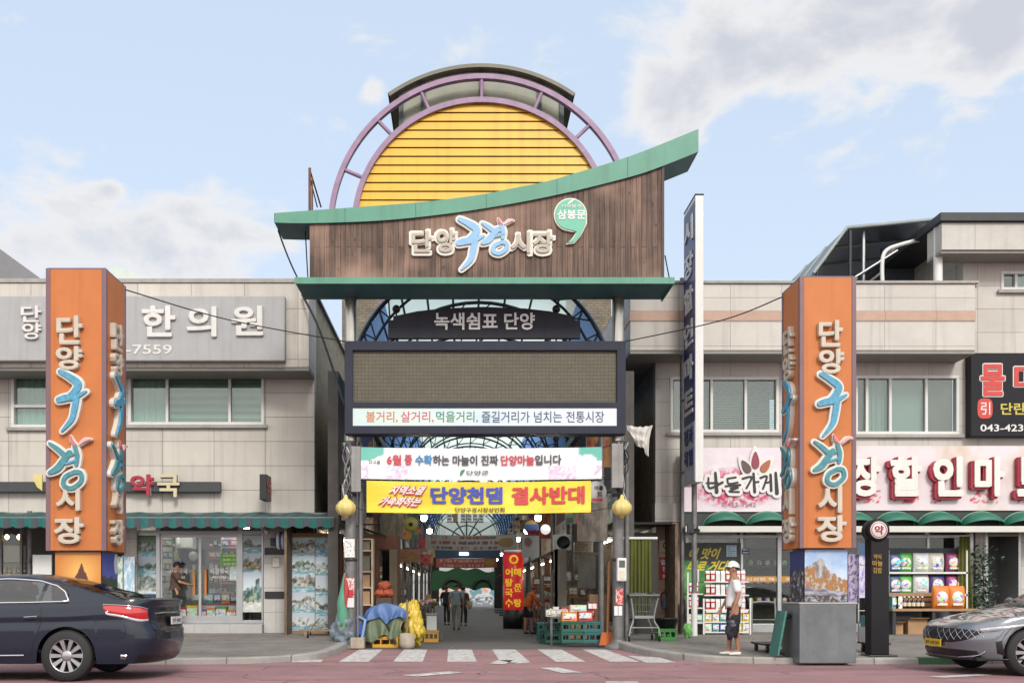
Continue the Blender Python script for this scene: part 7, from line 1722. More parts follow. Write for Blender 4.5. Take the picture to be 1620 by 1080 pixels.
for sg in (-1, 1):
    Q = c1.q_of_x
    tl = c1.patch('tail_light', [(Q(4.27), 1.045), (Q(4.4), 1.035), (2.3, 1.01), (2.47, .975)], [(Q(4.29), 1.03), (Q(4.4), .93), (2.3, .845), (2.5, .84)], lamp_red, .012, sg, 26, 6, by='q')
    c1.patch('reversing_lens', [(Q(4.34), .975), (Q(4.4), .925), (2.3, .855), (2.5, .852)], [(Q(4.36), .95), (Q(4.4), .895), (2.3, .82), (2.5, .825)], lamp_clear, .013, sg, 22, 2, by='q', par=tl)
    c1.line('lamp_trim', [(Q(4.27), 1.052), (Q(4.4), 1.043), (2.3, 1.02), (2.47, .985)], .007, chrome, sg, by='q', off=.008)
    for pts in ([(3.43, 1.03), (3.42, .8), (3.36, .62), (3.28, .36)], [(2.55, 1.03), (2.54, .6), (2.5, .34)], [(1.45, .98), (1.42, .6), (1.45, .34)], [(1.45, .335), (2.5, .33), (3.28, .345)], [(4.0, .63), (4.4, .6), (4.72, .62), (4.8, .8)]):
        c1.line('door_seam', pts, .0035, trimblack, sg, off=.001)
    c1.line('sill_trim', [(1.5, .36), (2.5, .355), (3.2, .36)], .014, chrome, sg, off=.004)
    for x in (2.35, 3.2):
        h = c1.patch('door_handle', [(x, .875), (x + .2, .885)], [(x, .845), (x + .2, .855)], navyp, .03, sg, 8, 3); c1.line('handle_trim', [(x + .01, .878), (x + .19, .888)], .007, chrome, sg, off=.03, par=h)
    c1.patch('exhaust_trim', [(4.62, .37), (4.8, .365), (4.9, .36)], [(4.64, .31), (4.8, .305), (4.88, .305)], chrome, .012, sg, 10, 3); c1.patch('exhaust_opening', [(4.66, .36), (4.8, .355), (4.87, .35)], [(4.67, .322), (4.8, .318), (4.86, .318)], trimblack, .016, sg, 10, 3)
    c1.patch('wing_reflector', [(.3, .62), (.6, .7), (.85, .74)], [(.32, .56), (.6, .62), (.85, .7)], lamp_clear, .01, sg, 10, 3)
rearq = lambda yfrac: 3 - yfrac
for pts in ([(2.55, .7), (2.8, .66), (3, .65)], [(2.5, .95), (2.53, .75), (2.62, .64)]):
    for sg in (-1, 1): c1.line('boot_seam', pts, .004, trimblack, sg, by='q', off=.001)
for sg in (-1, 1):
    c1.patch('plate_recess', [(2.72, .9), (2.9, .905), (3, .905)], [(2.72, .72), (2.9, .715), (3, .715)], trimblack, .003, sg, 8, 3, by='q'); c1.line('boot_trim', [(2.6, .925), (2.8, .93), (3, .93)], .014, chrome, sg, by='q', off=.006)
    c1.patch('lower_diffuser', [(2.3, .36), (2.6, .36), (3, .36)], [(2.3, .26), (2.6, .26), (3, .26)], trimblack, .004, sg, 8, 2, by='q')
plate(c1, 5.005, -.26, .26, .76, .87, 'px', ('plate_white', (226, 228, 226), .4), trimblack, '27우 8052')
# --- silver sedan, seen from the front quarter
silver = M('car_silver', (126, 130, 138), .24, .55, var=0, coat=1, spec=.6)
t = thing('parked_car', 'silver grey taxi-plated sedan parked nose toward the granite pillar base', 'car', (7.25, 15.52, 0))
c2 = Car(t, 4.99, .93, .85, .6, 2.6, 3.0, [(0, .70), (.25, .77), (.7, .86), (1.3, .97), (2.4, 1.02), (4.2, 1.07), (4.99, 1.05)],
         [(1.2, .985), (1.35, 1.05), (2.1, 1.36), (2.6, 1.445), (3.1, 1.45), (3.5, 1.4), (4.0, 1.26), (4.4, 1.12), (4.6, 1.06)], .97, 3.82, .345, .22, silver,
         [(.2, .1), (.35, .03), (.5, 0), (.6, .0), (.72, .05), (.95, .22)], [(.2, .14), (.5, 0), (.8, .04), (1.1, .06)], [(1.2,), (2.15,), (3.62,), (4.6,)])
c2.dlo = ([(1.7, 1.08), (2.0, 1.25), (2.4, 1.35), (2.9, 1.375), (3.4, 1.345), (3.7, 1.24), (3.85, 1.12)], [(1.7, 1.045), (2.5, 1.055), (3.3, 1.07), (3.85, 1.09)])
c2.build(); c2.greenhouse(); c2.side_glass([1.7, 2.62, 3.4, 3.85]); c2.interior()
for x in (.97, 3.82):
    for sg in (-1, 1): c2.wheel(x, sg)
grm = M('grille_black', (40, 41, 44), .35, .4, var=0)
for sg in (-1, 1):
    g = c2.patch('grille', [(0, .685), (.3, .68), (.55, .66), (.66, .64)], [(0, .47), (.25, .475), (.45, .52), (.6, .6)], grm, .004, sg, 16, 6, by='q')
    for k in range(7):
        a = .02 + k * .09
        c2.line('grille_bar', [(a, .49 + .01 * k), (a + .1, .665)], .0045, chrome, sg, by='q', off=.008, par=g); c2.line('grille_bar', [(a + .1, .49 + .012 * k), (a, .67)], .0045, chrome, sg, by='q', off=.008, par=g)
    c2.patch('headlight', [(.6, .69), (.8, .72), (.95, .745), (1.04, .765)], [(.6, .66), (.8, .665), (.94, .695), (1.04, .75)], lamp_clear, .01, sg, 18, 4, by='q'); c2.patch('headlight_lens', [(.68, .69), (.86, .705)], [(.69, .672), (.86, .69)], trimblack, .013, sg, 8, 2, by='q')
    c2.patch('lower_intake', [(0, .38), (.3, .375), (.56, .36)], [(0, .27), (.3, .265), (.6, .27)], trimblack, .004, sg, 14, 3, by='q'); c2.line('intake_trim', [(.3, .262), (.56, .3), (.66, .36)], .012, chrome, sg, by='q', off=.01)
    c2.patch('air_curtain', [(.78, .5), (.84, .52)], [(.78, .33), (.86, .3)], trimblack, .004, sg, 6, 6, by='q'); c2.line('bumper_lip', [(0, .235), (.4, .235), (.8, .245), (1.0, .25)], .014, trimblack, sg, by='q', off=.01)
    for pts in ([(1.4, .95), (1.38, .6), (1.42, .32)], [(2.55, 1.0), (2.52, .34)], [(1.42, .31), (2.5, .31), (3.3, .31)], [(.5, .8), (.8, .86), (1.25, .955)]): c2.line('door_seam', pts, .0035, trimblack, sg, off=.001)
    c2.patch('tail_light', [(4.4, .96), (4.7, .95), (4.93, .93)], [(4.5, .9), (4.7, .87), (4.93, .85)], lamp_red, .012, sg)
    m = MB(); m.ball((1.72, sg * 1.03, 1.06), .1, silver, 10, (.6, 1, .75)); m.box(1.68, 1.76, sg * .95 - .06, sg * .95 + .06, 1.0, 1.04, trimblack); c2.place(m.obj('wing_mirror', t))
plate(c2, -.012, -.26, .26, .40, .51, 'nx', ('plate_yellow', (232, 190, 50), .4), trimblack, '충북 16바 2031')
# ---------------------------------------------------------------- people
def skin_obj(name, parent, V, E_, mat, root=0, lvl=2, frame=None):
    """one continuous surface grown round a skeleton: V = [(point, (rx, ry))], frame maps (forward, left, up) to the world"""
    me = bpy.data.meshes.new(name); me.from_pydata([frame(p) for p, r in V], [], []); 
    me.clear_geometry(); me.from_pydata([frame(p) for p, r in V], E_, []); me.update()
    me.materials.append(mat); o = bpy.data.objects.new(name, me); COL.objects.link(o)
    if parent: o.parent = parent
    m = o.modifiers.new('skin', 'SKIN'); m.use_smooth_shade = True; m.branch_smoothing = .6
    if not me.skin_vertices: 
        bpy.context.view_layer.objects.active = o
    for i, (p, r) in enumerate(V):
        sv = me.skin_vertices[0].data[i]; sv.radius = r if isinstance(r, tuple) else (r, r); sv.use_root = (i == root)
    s = o.modifiers.new('sub', 'SUBSURF'); s.levels = lvl; s.render_levels = lvl
    return o
def person(label, loc, head, h, J, cols, hair='short', cap=None, sleeves='short', bottoms='shorts', face=True, shirt_len=.0, hatc=None, group=None):
    """J overrides joints in (forward, left, up) metres for a body 1.70 tall; heading in degrees: 0 faces +X"""
    s = h / 1.70; a = R(head); ca, sa = math.cos(a), math.sin(a)
    fr = lambda p: ((p[0] * ca - p[1] * sa) * s, (p[0] * sa + p[1] * ca) * s, p[2] * s)
    t = thing('person', label, 'person', loc, group)
    j = dict(pelvis=(0, 0, .92), waist=(0, 0, 1.05), chest=(0, 0, 1.25), neck=(.0, 0, 1.43), head=(.015, 0, 1.55), top=(.01, 0, 1.63),
             shL=(0, .17, 1.37), elL=(-.02, .22, 1.10), wrL=(.04, .22, .85), shR=(0, -.17, 1.37), elR=(-.02, -.22, 1.10), wrR=(.04, -.22, .85),
             hipL=(0, .09, .88), knL=(.02, .10, .48), anL=(-.01, .10, .09), toL=(.17, .11, .04), hipR=(0, -.09, .88), knR=(.02, -.10, .48), anR=(-.01, -.10, .09), toR=(.17, -.11, .04))
    j.update(J); sk, top_m, bot_m, shoe_m, hair_m = cols
    V = []; E_ = []; ix = {}
    def v(n, p, r, link=None):
        ix[n] = len(V); V.append((p, r))
        if link is not None: E_.append((ix[link], ix[n]))
    mid = lambda p, q, f=.5: tuple(p[i] + (q[i] - p[i]) * f for i in range(3))
    v('pelvis', j['pelvis'], (.13, .10)); v('waist', j['waist'], (.125, .095), 'pelvis'); v('chest', j['chest'], (.145, .105), 'waist'); v('ubst', mid(j['chest'], j['neck'], .62), (.10, .075), 'chest'); v('neck', j['neck'], (.052, .055), 'ubst')
    v('jaw', mid(j['neck'], j['head'], .7), (.062, .07), 'neck'); v('head', j['head'], (.078, .092), 'jaw'); v('top', j['top'], (.062, .075), 'head')
    for sd in 'LR':
        S, El, Wr = j['sh' + sd], j['el' + sd], j['wr' + sd]
        v('sh' + sd, S, .055, 'ubst'); v('ua' + sd, mid(S, El), .047, 'sh' + sd); v('el' + sd, El, .040, 'ua' + sd); v('fa' + sd, mid(El, Wr, .4), .039, 'el' + sd); v('wr' + sd, Wr, (.026, .022), 'fa' + sd)
        d = (Vector(Wr) - Vector(El)).normalized(); sg = 1 if sd == 'L' else -1
        fw = Vector((1, 0, 0)) - d * d.x; fw = fw.normalized() if fw.length > .2 else Vector((0, 0, 1)); inn = Vector((0, -sg, 0))
        pal_ = Vector(Wr) + d * .06; v('pm' + sd, tuple(pal_), (.036, .018), 'wr' + sd)
        for q, ln in ((-.027, .062), (-.009, .078), (.009, .084), (.027, .076)):
            b = pal_ + d * .035 + fw * q; v('k%s%f' % (sd, q), tuple(b), .0105, 'pm' + sd); v('m%s%f' % (sd, q), tuple(b + d * ln * .5 + inn * .008), .009, 'k%s%f' % (sd, q)); v('t%s%f' % (sd, q), tuple(b + d * ln * .85 + inn * .03), .0075, 'm%s%f' % (sd, q))
        b = Vector(Wr) + d * .03 + fw * .03; v('tb' + sd, tuple(b), .012, 'wr' + sd); v('tt' + sd, tuple(b + d * .05 + fw * .022 + inn * .012), .0095, 'tb' + sd)
        H, K, A, T = j['hip' + sd], j['kn' + sd], j['an' + sd], j['to' + sd]
        v('hip' + sd, H, .085, 'pelvis'); v('th' + sd, mid(H, K), .073, 'hip' + sd); v('kn' + sd, K, .053, 'th' + sd); v('cf' + sd, mid(K, A, .32), .055, 'kn' + sd); v('an' + sd, A, .034, 'cf' + sd); v('to' + sd, mid(A, T, .8), (.035, .022), 'an' + sd)
    body = skin_obj('body', t, V, E_, sk, 0, 2, fr)
    # face and ears belong to the head: small pieces carried by it
    hd = Vector(j['head']); up = (Vector(j['top']) - Vector(j['neck'])).normalized(); fwd = Vector(J.get('look', (1, 0, 0))).normalized(); lf = up.cross(fwd).normalized()
    if face:
        f_ = MB()
        def at(a, b, c): q = hd + fwd * a + lf * b + up * c; return fr(q)
        f_.ball(at(.098, 0, -.012), .02 * s, sk, 8, (1, .7, 1.2)); 
        for sg in (-1, 1): f_.ball(at(.083, sg * .032, .018), .011 * s, M('eye_dark', (30, 24, 22), .3, var=0), 8); f_.ball(at(-.005, sg * .082, -.005), .028 * s, sk, 8, (.8, .5, 1.1)); f_.ball(at(.088, sg * .032, .038), .013 * s, hair_m, 6, (.6, 1.2, .35))
        f_.ball(at(.088, 0, -.05), .022 * s, M('lips', (150, 92, 84), .5), 8, (.5, 1, .35))
        local(f_, t); f_.obj('face_features', t) if False else place_local(f_, 'face_features', t)
    hm = MB(); c = hd + up * .045 - fwd * .012
    if hair:
        rx, rz = (.1, .1)
        vsn = 14
        def hp(u, v_):
            a = 2 * PI * u; b = PI / 2 * v_; lim = {'short': .95, 'bob': 1.35, 'bun': 1.0}[hair]
            b = b * (lim + (.25 if math.cos(a) < .1 else -.25))
            q = c + fwd * (.098 * math.sin(b) * math.cos(a)) + lf * (.088 * math.sin(b) * math.sin(a)) + up * (.092 * math.cos(b) - .0) ; 
            return fr(tuple(q * 1))
        hm.sheet(hp, 20, 8, hair_m); place_local(hm, 'hair', t)
    if cap:
        k = MB(); c2 = c + up * .012
        def cp(u, v_):
            a = 2 * PI * u; b = PI / 2 * v_ * 1.08; q = c2 + fwd * (.11 * math.sin(b) * math.cos(a)) + lf * (.1 * math.sin(b) * math.sin(a)) + up * (.1 * math.cos(b)); return fr(q)
        k.sheet(cp, 24, 8, cap)
        def brim(u, v_):
            a = -1.15 + 2.3 * u; q = c2 + fwd * ((.105 + .085 * v_ * math.cos(a * .8)) * math.cos(a)) + lf * ((.1 + .012 * v_) * math.sin(a)) + up * (-.008 - .02 * v_); return fr(q)
        k.sheet(brim, 12, 4, cap); k.sheet(lambda u, v_: tuple(Vector(brim(u, v_)) - Vector((0, 0, .006))), 12, 4, cap); place_local(k, 'cap', t)
    # clothes: shells round the same skeleton
    SV = []; SE = []; si = {}
    def w(n, p, r, link=None):
        si[n] = len(SV); SV.append((p, r))
        if link: SE.append((si[link], si[n]))
    hem = Vector(j['pelvis']) + Vector((0, 0, .0 - shirt_len))
    w('waist', j['waist'], (.155, .125)); w('hem', tuple(hem), (.165, .13), 'waist'); w('chest', j['chest'], (.168, .132), 'waist'); w('ub', mid(j['chest'], j['neck'], .6), (.125, .1), 'chest'); w('col', mid(j['chest'], j['neck'], .93), (.07, .07), 'ub')
    for sd in 'LR':
        S, El, Wr = j['sh' + sd], j['el' + sd], j['wr' + sd]; w('sh' + sd, S, .078, 'ub')
        if sleeves == 'short': w('sl' + sd, mid(S, El, .5), .082, 'sh' + sd); w('se' + sd, mid(S, El, .92), .078, 'sl' + sd)
        else: w('el' + sd, El, .058, 'sh' + sd); w('cu' + sd, mid(El, Wr, .93), .043, 'el' + sd)
    skin_obj('shirt', t, SV, SE, top_m, 0, 2, fr)
    SV, SE, si = [], [], {}
    w('p', j['pelvis'], (.15, .122)); w('w', mid(j['pelvis'], j['waist'], .5), (.145, .118), 'p')
    for sd in 'LR':
        H, K, A = j['hip' + sd], j['kn' + sd], j['an' + sd]; w('h' + sd, H, .104, 'p')
        if bottoms == 'shorts': w('m' + sd, mid(H, K, .5), .1, 'h' + sd); w('k' + sd, mid(H, K, .86), .092, 'm' + sd)
        else: w('m' + sd, mid(H, K, .5), .088, 'h' + sd); w('k' + sd, K, .068, 'm' + sd); w('a' + sd, mid(K, A, .93), .056, 'k' + sd)
    skin_obj('trousers' if bottoms != 'shorts' else 'shorts', t, SV, SE, bot_m, 0, 2, fr)
    for sd in 'LR':
        A, T = Vector(j['an' + sd]), Vector(j['to' + sd])
        d = (T - A); d.z = 0; d.normalize(); heel = Vector((A.x, A.y, T.z - .0)) - d * .05
        skin_obj('shoe', t, [(tuple(heel + Vector((0, 0, .012))), (.042, .038)), (tuple(heel + d * .12 + Vector((0, 0, .008))), (.046, .034)), (tuple(heel + d * .235), (.036, .024))], [(0, 1), (1, 2)], shoe_m, 0, 2, fr)
    return t, fr, j
def local(mb, t): return mb
def place_local(mb, name, t):
    o = mb.obj(name, t)
    for v in o.data.vertices: v.co += Vector(t.location)
    return o
skinm = M('skin', (190, 136, 108), .55, var=.06); skin2 = M('skin_tan', (170, 122, 96), .55, var=.06)
wht = M('cloth_white', (232, 232, 230), .85, var=.05, scale=6, bump=.1); blk = M('cloth_black', (34, 34, 38), .85, var=.12); greyblue = M('cloth_grey_blue', (146, 162, 172), .85, var=.08); greytr = M('cloth_grey', (168, 162, 156), .85, var=.08)
hairb = M('hair_black', (26, 23, 22), .5, var=.2, scale=30); orng = M('cloth_orange', (214, 104, 40), .85, var=.08); brn = M('cloth_brown_print', (84, 66, 58), .85, var=.5, scale=22); redhat = M('cloth_red', (150, 52, 50), .85, var=.1); shoew = M('shoe_white', (226, 224, 220), .6, var=.05); shoeb = M('shoe_black', (30, 29, 29), .5, var=.1)
D = 17.75; px_ = X(1161, D)
p1, f1, j1 = person('person in white cap, white T-shirt and black shorts holding a black bag', (px_, D, zg(D)), 178, 1.66,
    dict(elL=(-.03, .22, 1.09), wrL=(.06, .23, .83), elR=(.03, -.2, 1.1), wrR=(.16, -.18, .88), anL=(-.06, .1, .09), toL=(.13, .12, .04), knL=(-.01, .1, .48), anR=(.06, -.1, .09), toR=(.25, -.1, .04), knR=(.05, -.1, .48), top=(.0, 0, 1.64), look=(1, 0, .18), chest=(-.01, 0, 1.25)),
    (skin2, wht, blk, shoew, hairb), 'short', wht, shirt_len=.06)
bagm = M('bag_black', (40, 42, 50), .35, var=.15, bump=.3, bscale=20)
t = thing('hand_bag', 'dark crumpled carrier bag held low by the person in the white cap', 'bag', (px_ - .06, D - .28, zg(D) + .45))
w_ = Vector(f1(j1['wrL'])) + Vector((px_, D, zg(D)))
MB().ball((w_.x - .03, w_.y - .03, w_.z - .33), .14, bagm, 16, (.8, .5, 1.15), .6).obj('sack', t)
MB().tube(spline([(w_.x - .09, w_.y - .03, w_.z - .22), (w_.x - .02, w_.y - .02, w_.z - .09), (w_.x + .02, w_.y - .03, w_.z - .22)], 6), .014, bagm, 6).obj('handle', t)
D = 35.5; z_ = zf(D)
person('person walking away down the market in a grey-blue shirt and grey trousers', (X(722, D), D, z_), 88, 1.67, dict(anL=(.16, .09, .09), toL=(.32, .1, .04), knL=(.12, .1, .5), anR=(-.16, -.09, .12), toR=(.0, -.1, .05), knR=(.0, -.1, .48), elL=(-.06, .24, 1.1), wrL=(-.04, .25, .86), elR=(.02, -.24, 1.1), wrR=(.1, -.24, .88)), (skinm, greyblue, greytr, shoeb, hairb), 'short', None, bottoms='long', face=False)
D = 41; person('person in black clothes standing further down the market beside the walker', (X(706, D), D, z_), 70, 1.64, dict(anL=(.1, .09, .09), toL=(.26, .1, .04)), (skinm, blk, blk, shoeb, hairb), 'bob', None, bottoms='long', face=False)
D = 40; person('person in a dark brown print top with a beige bag, partly hidden by the walker', (X(733, D), D, z_), 80, 1.6, {}, (skinm, brn, blk, shoeb, hairb), 'bob', None, sleeves='long', bottoms='long', face=False)
t = thing('shoulder_bag', 'beige shoulder bag beside the person in the brown print top', 'bag', (X(743, D), D - .1, z_ + .8)); MB().ball((X(743, D), D - .1, z_ + .85), .17, M('bag_beige', (176, 156, 130), .7), 12, (.6, .5, 1)).obj('sack', t); MB().tube([(X(743, D), D - .1, z_ + .98), (X(741, D), D - .06, z_ + 1.28)], .012, M('bag_beige', (176, 156, 130)), 5).obj('strap', t)
D = 31.5; person('person in an orange jumper and red hat bending toward the mart-side stalls', (X(834, D), D, zf(D)), 35, 1.6, dict(waist=(.02, 0, 1.04), chest=(.12, 0, 1.22), neck=(.22, 0, 1.37), head=(.28, 0, 1.47), top=(.29, 0, 1.55), shL=(.16, .17, 1.31), shR=(.16, -.17, 1.31), elL=(.22, .26, 1.08), wrL=(.42, .2, 1.0), elR=(.2, -.26, 1.06), wrR=(.38, -.22, .95), anR=(.12, -.09, .09), toR=(.28, -.1, .04), knR=(.1, -.1, .48)), (skinm, orng, blk, shoeb, hairb), 'short', redhat, sleeves='long', face=False)
D = 25.2
person('person in a dark patterned top and black trousers standing at the pharmacy doors', (X(268, D), 25.75, .42), 20, 1.62, dict(elL=(.1, .24, 1.12), wrL=(.3, .16, 1.08), elR=(.08, -.24, 1.12), wrR=(.3, -.14, 1.06), head=(.03, 0, 1.54), top=(.04, 0, 1.62)), (skinm, brn, blk, shoeb, hairb), 'bob', None, sleeves='short', bottoms='long', face=False)

# ---------------------------------------------------------------- heap on the pharmacy side of the entrance
def heap(name, label, cat, c, dims, m, seed, n=26, fold=.12, flat=0):
    """draped sheet over a lump: closed dome with folds and an uneven hem"""
    mb = MB()
    def f(u, v):
        a = 2 * PI * u; rr = v; q = Vector((math.cos(a) * 1.5, math.sin(a) * 1.5, seed))
        edge = 1 + .22 * mnoise.noise(q * 1.3) + fold * math.sin(a * 9 + seed) * v * v
        x, y = math.cos(a) * rr * edge, math.sin(a) * rr * edge
        z = (1 - rr ** 2.6) * (1 + .25 * mnoise.noise(Vector((x * 2, y * 2, seed + 3)))) + fold * .5 * mnoise.noise(Vector((x * 6, y * 6, seed)))
        return (c[0] + dims[0] * x, c[1] + dims[1] * y, max(c[2] + .004, c[2] + dims[2] * z + (.05 * mnoise.noise(Vector((a * 3, seed, 0))) + .06) * v))
    mb.sheet(f, n * 2, n, m); return mb.solo(name, label, cat)
bluetarp = M('tarp_blue', (72, 104, 158), .5, var=.18, scale=5, bump=.3, bscale=14); greentarp = M('tarp_green', (108, 122, 96), .6, var=.25, scale=6, bump=.35, bscale=12); yelltarp = M('plastic_yellow', (214, 184, 66), .4, var=.16, scale=6, bump=.5, bscale=10); clearbag = M('bag_clear_blue', (118, 130, 140), .3, var=.25, scale=7, bump=.6, bscale=12)
g0 = .012
yc = 22.6
t = thing('tarp_heap', 'waist-high heap of goods under a blue and an olive green tarpaulin at the market mouth', 'heap', (X(608, yc), yc, g0))
def drape(x0, x1, y0, y1, zt, zb0, zb1, seed, fold):
    """sheet lying over a heap: flat top with lumps, front hanging down in folds"""
    def f(u, v):
        x = x0 + (x1 - x0) * u; nn = mnoise.noise(Vector((u * 3.1, v * 2.2, seed))); ed = math.sin(PI * u) ** .45
        hem = zb0 + (zb1 - zb0) * u + .06 * math.sin(u * 11 + seed) + .05 * mnoise.noise(Vector((u * 7, 2, seed)))
        top = zt * (.72 + .28 * ed) + .07 * nn
        if v < .45: q = v / .45; return (x, y1 + (y0 + .06 - y1) * q, top - .10 * (1 - q) ** 2)
        q = (v - .45) / .55; return (x + .03 * math.sin(q * 5 + u * 8), y0 - .03 - fold * (math.sin(u * 24 + seed) * .5 + .5) * q - .06 * q + .03 * nn, top + (hem - top) * q ** 1.1)
    return f
MB().sheet(drape(X(573, yc), X(638, yc), yc - .38, yc + .5, .84, .16, .3, 2.0, .1), 70, 36, greentarp).obj('green_sheet', t)
MB().sheet(drape(X(579, yc), X(646, yc), yc - .42, yc + .5, .98, .6, .64, 5.0, .05), 70, 36, bluetarp).obj('blue_sheet', t)
MB().box(X(584, yc), X(632, yc), yc - .2, yc + .45, .26, .66, card).obj('covered_boxes', t)
MB().tube(spline([(X(608, yc), yc - .42, .93), (X(613, yc), yc - .48, .6), (X(628, yc), yc - .5, .1)], 6), .025, black, 6).obj('strap', t)
crate('yellow', (X(610, 22.3), 22.35, g0), 'yellow plastic crate on its base poking out under the green tarpaulin', None, (.56, .38, .24))
t = thing('yellow_plastic_heap', 'crumpled yellow plastic sheeting bundled over a stack beside the tarpaulin heap', 'heap', (X(650, 22.5), 22.5, g0))
def crum(c, d, seed):
    def f(u, v):
        a = 2 * PI * u; b = PI * (v * .98 + .01); p_ = Vector((math.sin(b) * math.cos(a), math.sin(b) * math.sin(a), -math.cos(b)))
        q = 1 + .34 * mnoise.noise(p_ * 2.1 + Vector((seed, 0, 0))) + .14 * mnoise.noise(p_ * 5.5 + Vector((0, seed, 0))) + .09 * mnoise.noise(p_ * 11 + Vector((0, seed, 0)))
        return (c[0] + d[0] * p_.x * q, c[1] + d[1] * p_.y * q, max(g0 + .006, c[2] + d[2] * p_.z * q))
    return f
MB().sheet(crum((X(652, 22.4), 22.5, .5), (.21, .3, .52), 3), 48, 40, yelltarp).sheet(crum((X(640, 22.3), 22.4, .78), (.2, .26, .2), 8), 40, 30, yelltarp).sheet(crum((X(660, 22.4), 22.4, .42), (.15, .22, .32), 5), 40, 30, yelltarp).obj('sheeting', t)
MB().sheet(crum((X(532 + 12, 22.0), 22.0, .36), (.25, .25, .4), 11), 44, 36, clearbag).solo('rubbish_bag', 'blue-grey translucent rubbish bag slumped at the gate post', 'bag')
MB().tube([(X(556, 21.9), 21.95, .22), (X(561, 21.9), 22.0, .66), (X(565, 21.9), 22.02, .70), (X(577, 21.9), 22.0, .62), (X(572, 21.9), 21.92, .2)], .035, M('blue_plastic', (128, 156, 214), .4), 8).box(X(562, 21.9), X(572, 21.9), 21.98, 22.0, .3, .56, pal[1]).solo('plastic_chair', 'pale blue plastic chair frame tipped beside the rubbish bag', 'chair')
cbl = M('concrete_block', (172, 160, 142), .85, var=.2, scale=6, bump=.4)
for px, w, h, ptop, lab in ((566, .3, .25, 930, 'square concrete parasol base with a thin pole, beside the rubbish bag'), (644, .32, .34, 948, 'rounded concrete parasol base with a thin pole, in front of the yellow sheeting')):
    t = thing('parasol_base', lab, 'base', (X(px, 21.8), 21.8, g0)); x = X(px, 21.8)
    if px == 566: MB().box(x - w / 2, x + w / 2, 21.65, 21.95, g0 + .001, h, cbl).obj('block', t, bevel=.02)
    else: MB().lathe((x, 21.8, g0), [(.001, .001), (w * .48, .001), (w * .53, h * .3), (w * .5, h * .95), (.001, h)], cbl, 20).obj('block', t)
    MB().cyl((x, 21.8, h), (x, 21.8, Z(ptop, 21.8)), .022, oldsteel, 8).obj('pole', t)
t = thing('folded_parasol', 'folded green and red parasol leaning on the gate post', 'parasol', (X(542, 22), 22, g0)); xa = X(541, 21.9)
MB().tube([(xa + .02, 21.85, .35), (xa + .04, 21.87, .55), (xa, 21.9, 1.0), (xa + .06, 21.92, 1.65)], [.06, .13, .11, .02], M('parasol_green', (90, 156, 128), .7, var=.2), 10).obj('canopy', t); MB().tube([(xa + .09, 21.83, .9), (xa + .1, 21.85, 1.3), (xa + .07, 21.9, 1.62)], [.02, .06, .015], M('parasol_red', (176, 62, 66), .7), 8).obj('red_panel', t); MB().cyl((xa + .02, 21.85, .02), (xa + .02, 21.85, .4), .018, alum, 6).obj('pole', t); MB().lathe((xa + .03, 21.86, .48), [(.12, 0), (.13, .04), (.12, .08)], M('tie_green', (60, 120, 60), .6), 12).obj('tie', t)
mb = MB()
t = thing('plank_pallet', 'low pallet of broken planks under the poster case', 'pallet', (X(510, 24.6), 24.6, zg(24.6)))
for i in range(4): MB().obox((X(512, 24.6) + .02 * i, 24.4 + .16 * i, zg(24.6) + .12 + .01 * (i % 2)), (.55, .03 * (i - 1.5), 0), (0, .06, 0), (0, 0, .014), M('old_plank', (156, 136, 112), .8, var=.25, scale=6)).obj('plank', t)
for x in (-.4, .35): MB().box(X(512, 24.6) + x - .04, X(512, 24.6) + x + .04, 24.35, 24.95, zg(24.6), zg(24.6) + .1, M('old_plank', (156, 136, 112))).obj('bearer', t)
t = thing('walking_stick_cart', 'thin metal cart handle lying across the pavement by the planks', 'handle', (X(495, 23.8), 23.8, zg(23.8)))
MB().tube(spline([(X(487, 23.4), 23.4, zg(23.4) + .05), (X(497, 23.8), 23.8, zg(23.8) + .3), (X(505, 24.1), 24.1, zg(24) + .42)], 5), .018, alum, 6).obj('tube', t); MB().lathe((X(487, 23.4) - .02, 23.4, zg(23.4) + .05), [(.001, 0), (.05, 0), (.05, .04), (.001, .04)], rubber, 12, 'x').obj('wheel', t)
t = thing('cool_box', 'white cool box standing on a yellow crate inside the market mouth', 'box', (X(683, 25.5), 25.5, zf(25.5) + .3)); D = 25.5
MB().box(X(675, D), X(691, D), D - .2, D + .2, zf(D) + .29, zf(D) + .66, white).obj('box_body', t, bevel=.02); MB().box(X(674, D), X(692, D), D - .21, D + .21, zf(D) + .662, zf(D) + .72, pal[8]).obj('lid', t, bevel=.01)
crate('yellow', (X(682.5, D), D, zf(D)), 'yellow plastic crate carrying the white cool box', None, (.36, .36, .285))
MB().box(X(688, 26.4), X(702, 26.4), 26.4, 26.8, zf(26), zf(26) + .9, M('metal_cabinet', (120, 124, 126), .5, .2)).solo('metal_cabinet', 'grey metal cabinet behind the white cool box', 'cabinet')
for i, (px, py) in enumerate(((603, 938), (613, 938), (608, 926))): MB().sheet(crum((X(px, 23.6), 23.6, Z(py, 23.6)), (.15, .15, .11), 20 + i), 20, 14, M('net_sack_orange', (176, 84, 56), .7, var=.3, scale=20)).solo('net_sack', 'orange net sack of onions in the pile behind the tarpaulin heap', 'sack', 'orange net sacks behind the tarpaulin heap')
MB().box(X(596, 23.5), X(620, 23.5), 23.3, 23.9, g0, Z(945, 23.5), M('stack_dark', (86, 72, 60), .8, var=.2)).solo('wooden_chest', 'dark wooden chest under the orange net sacks', 'chest')

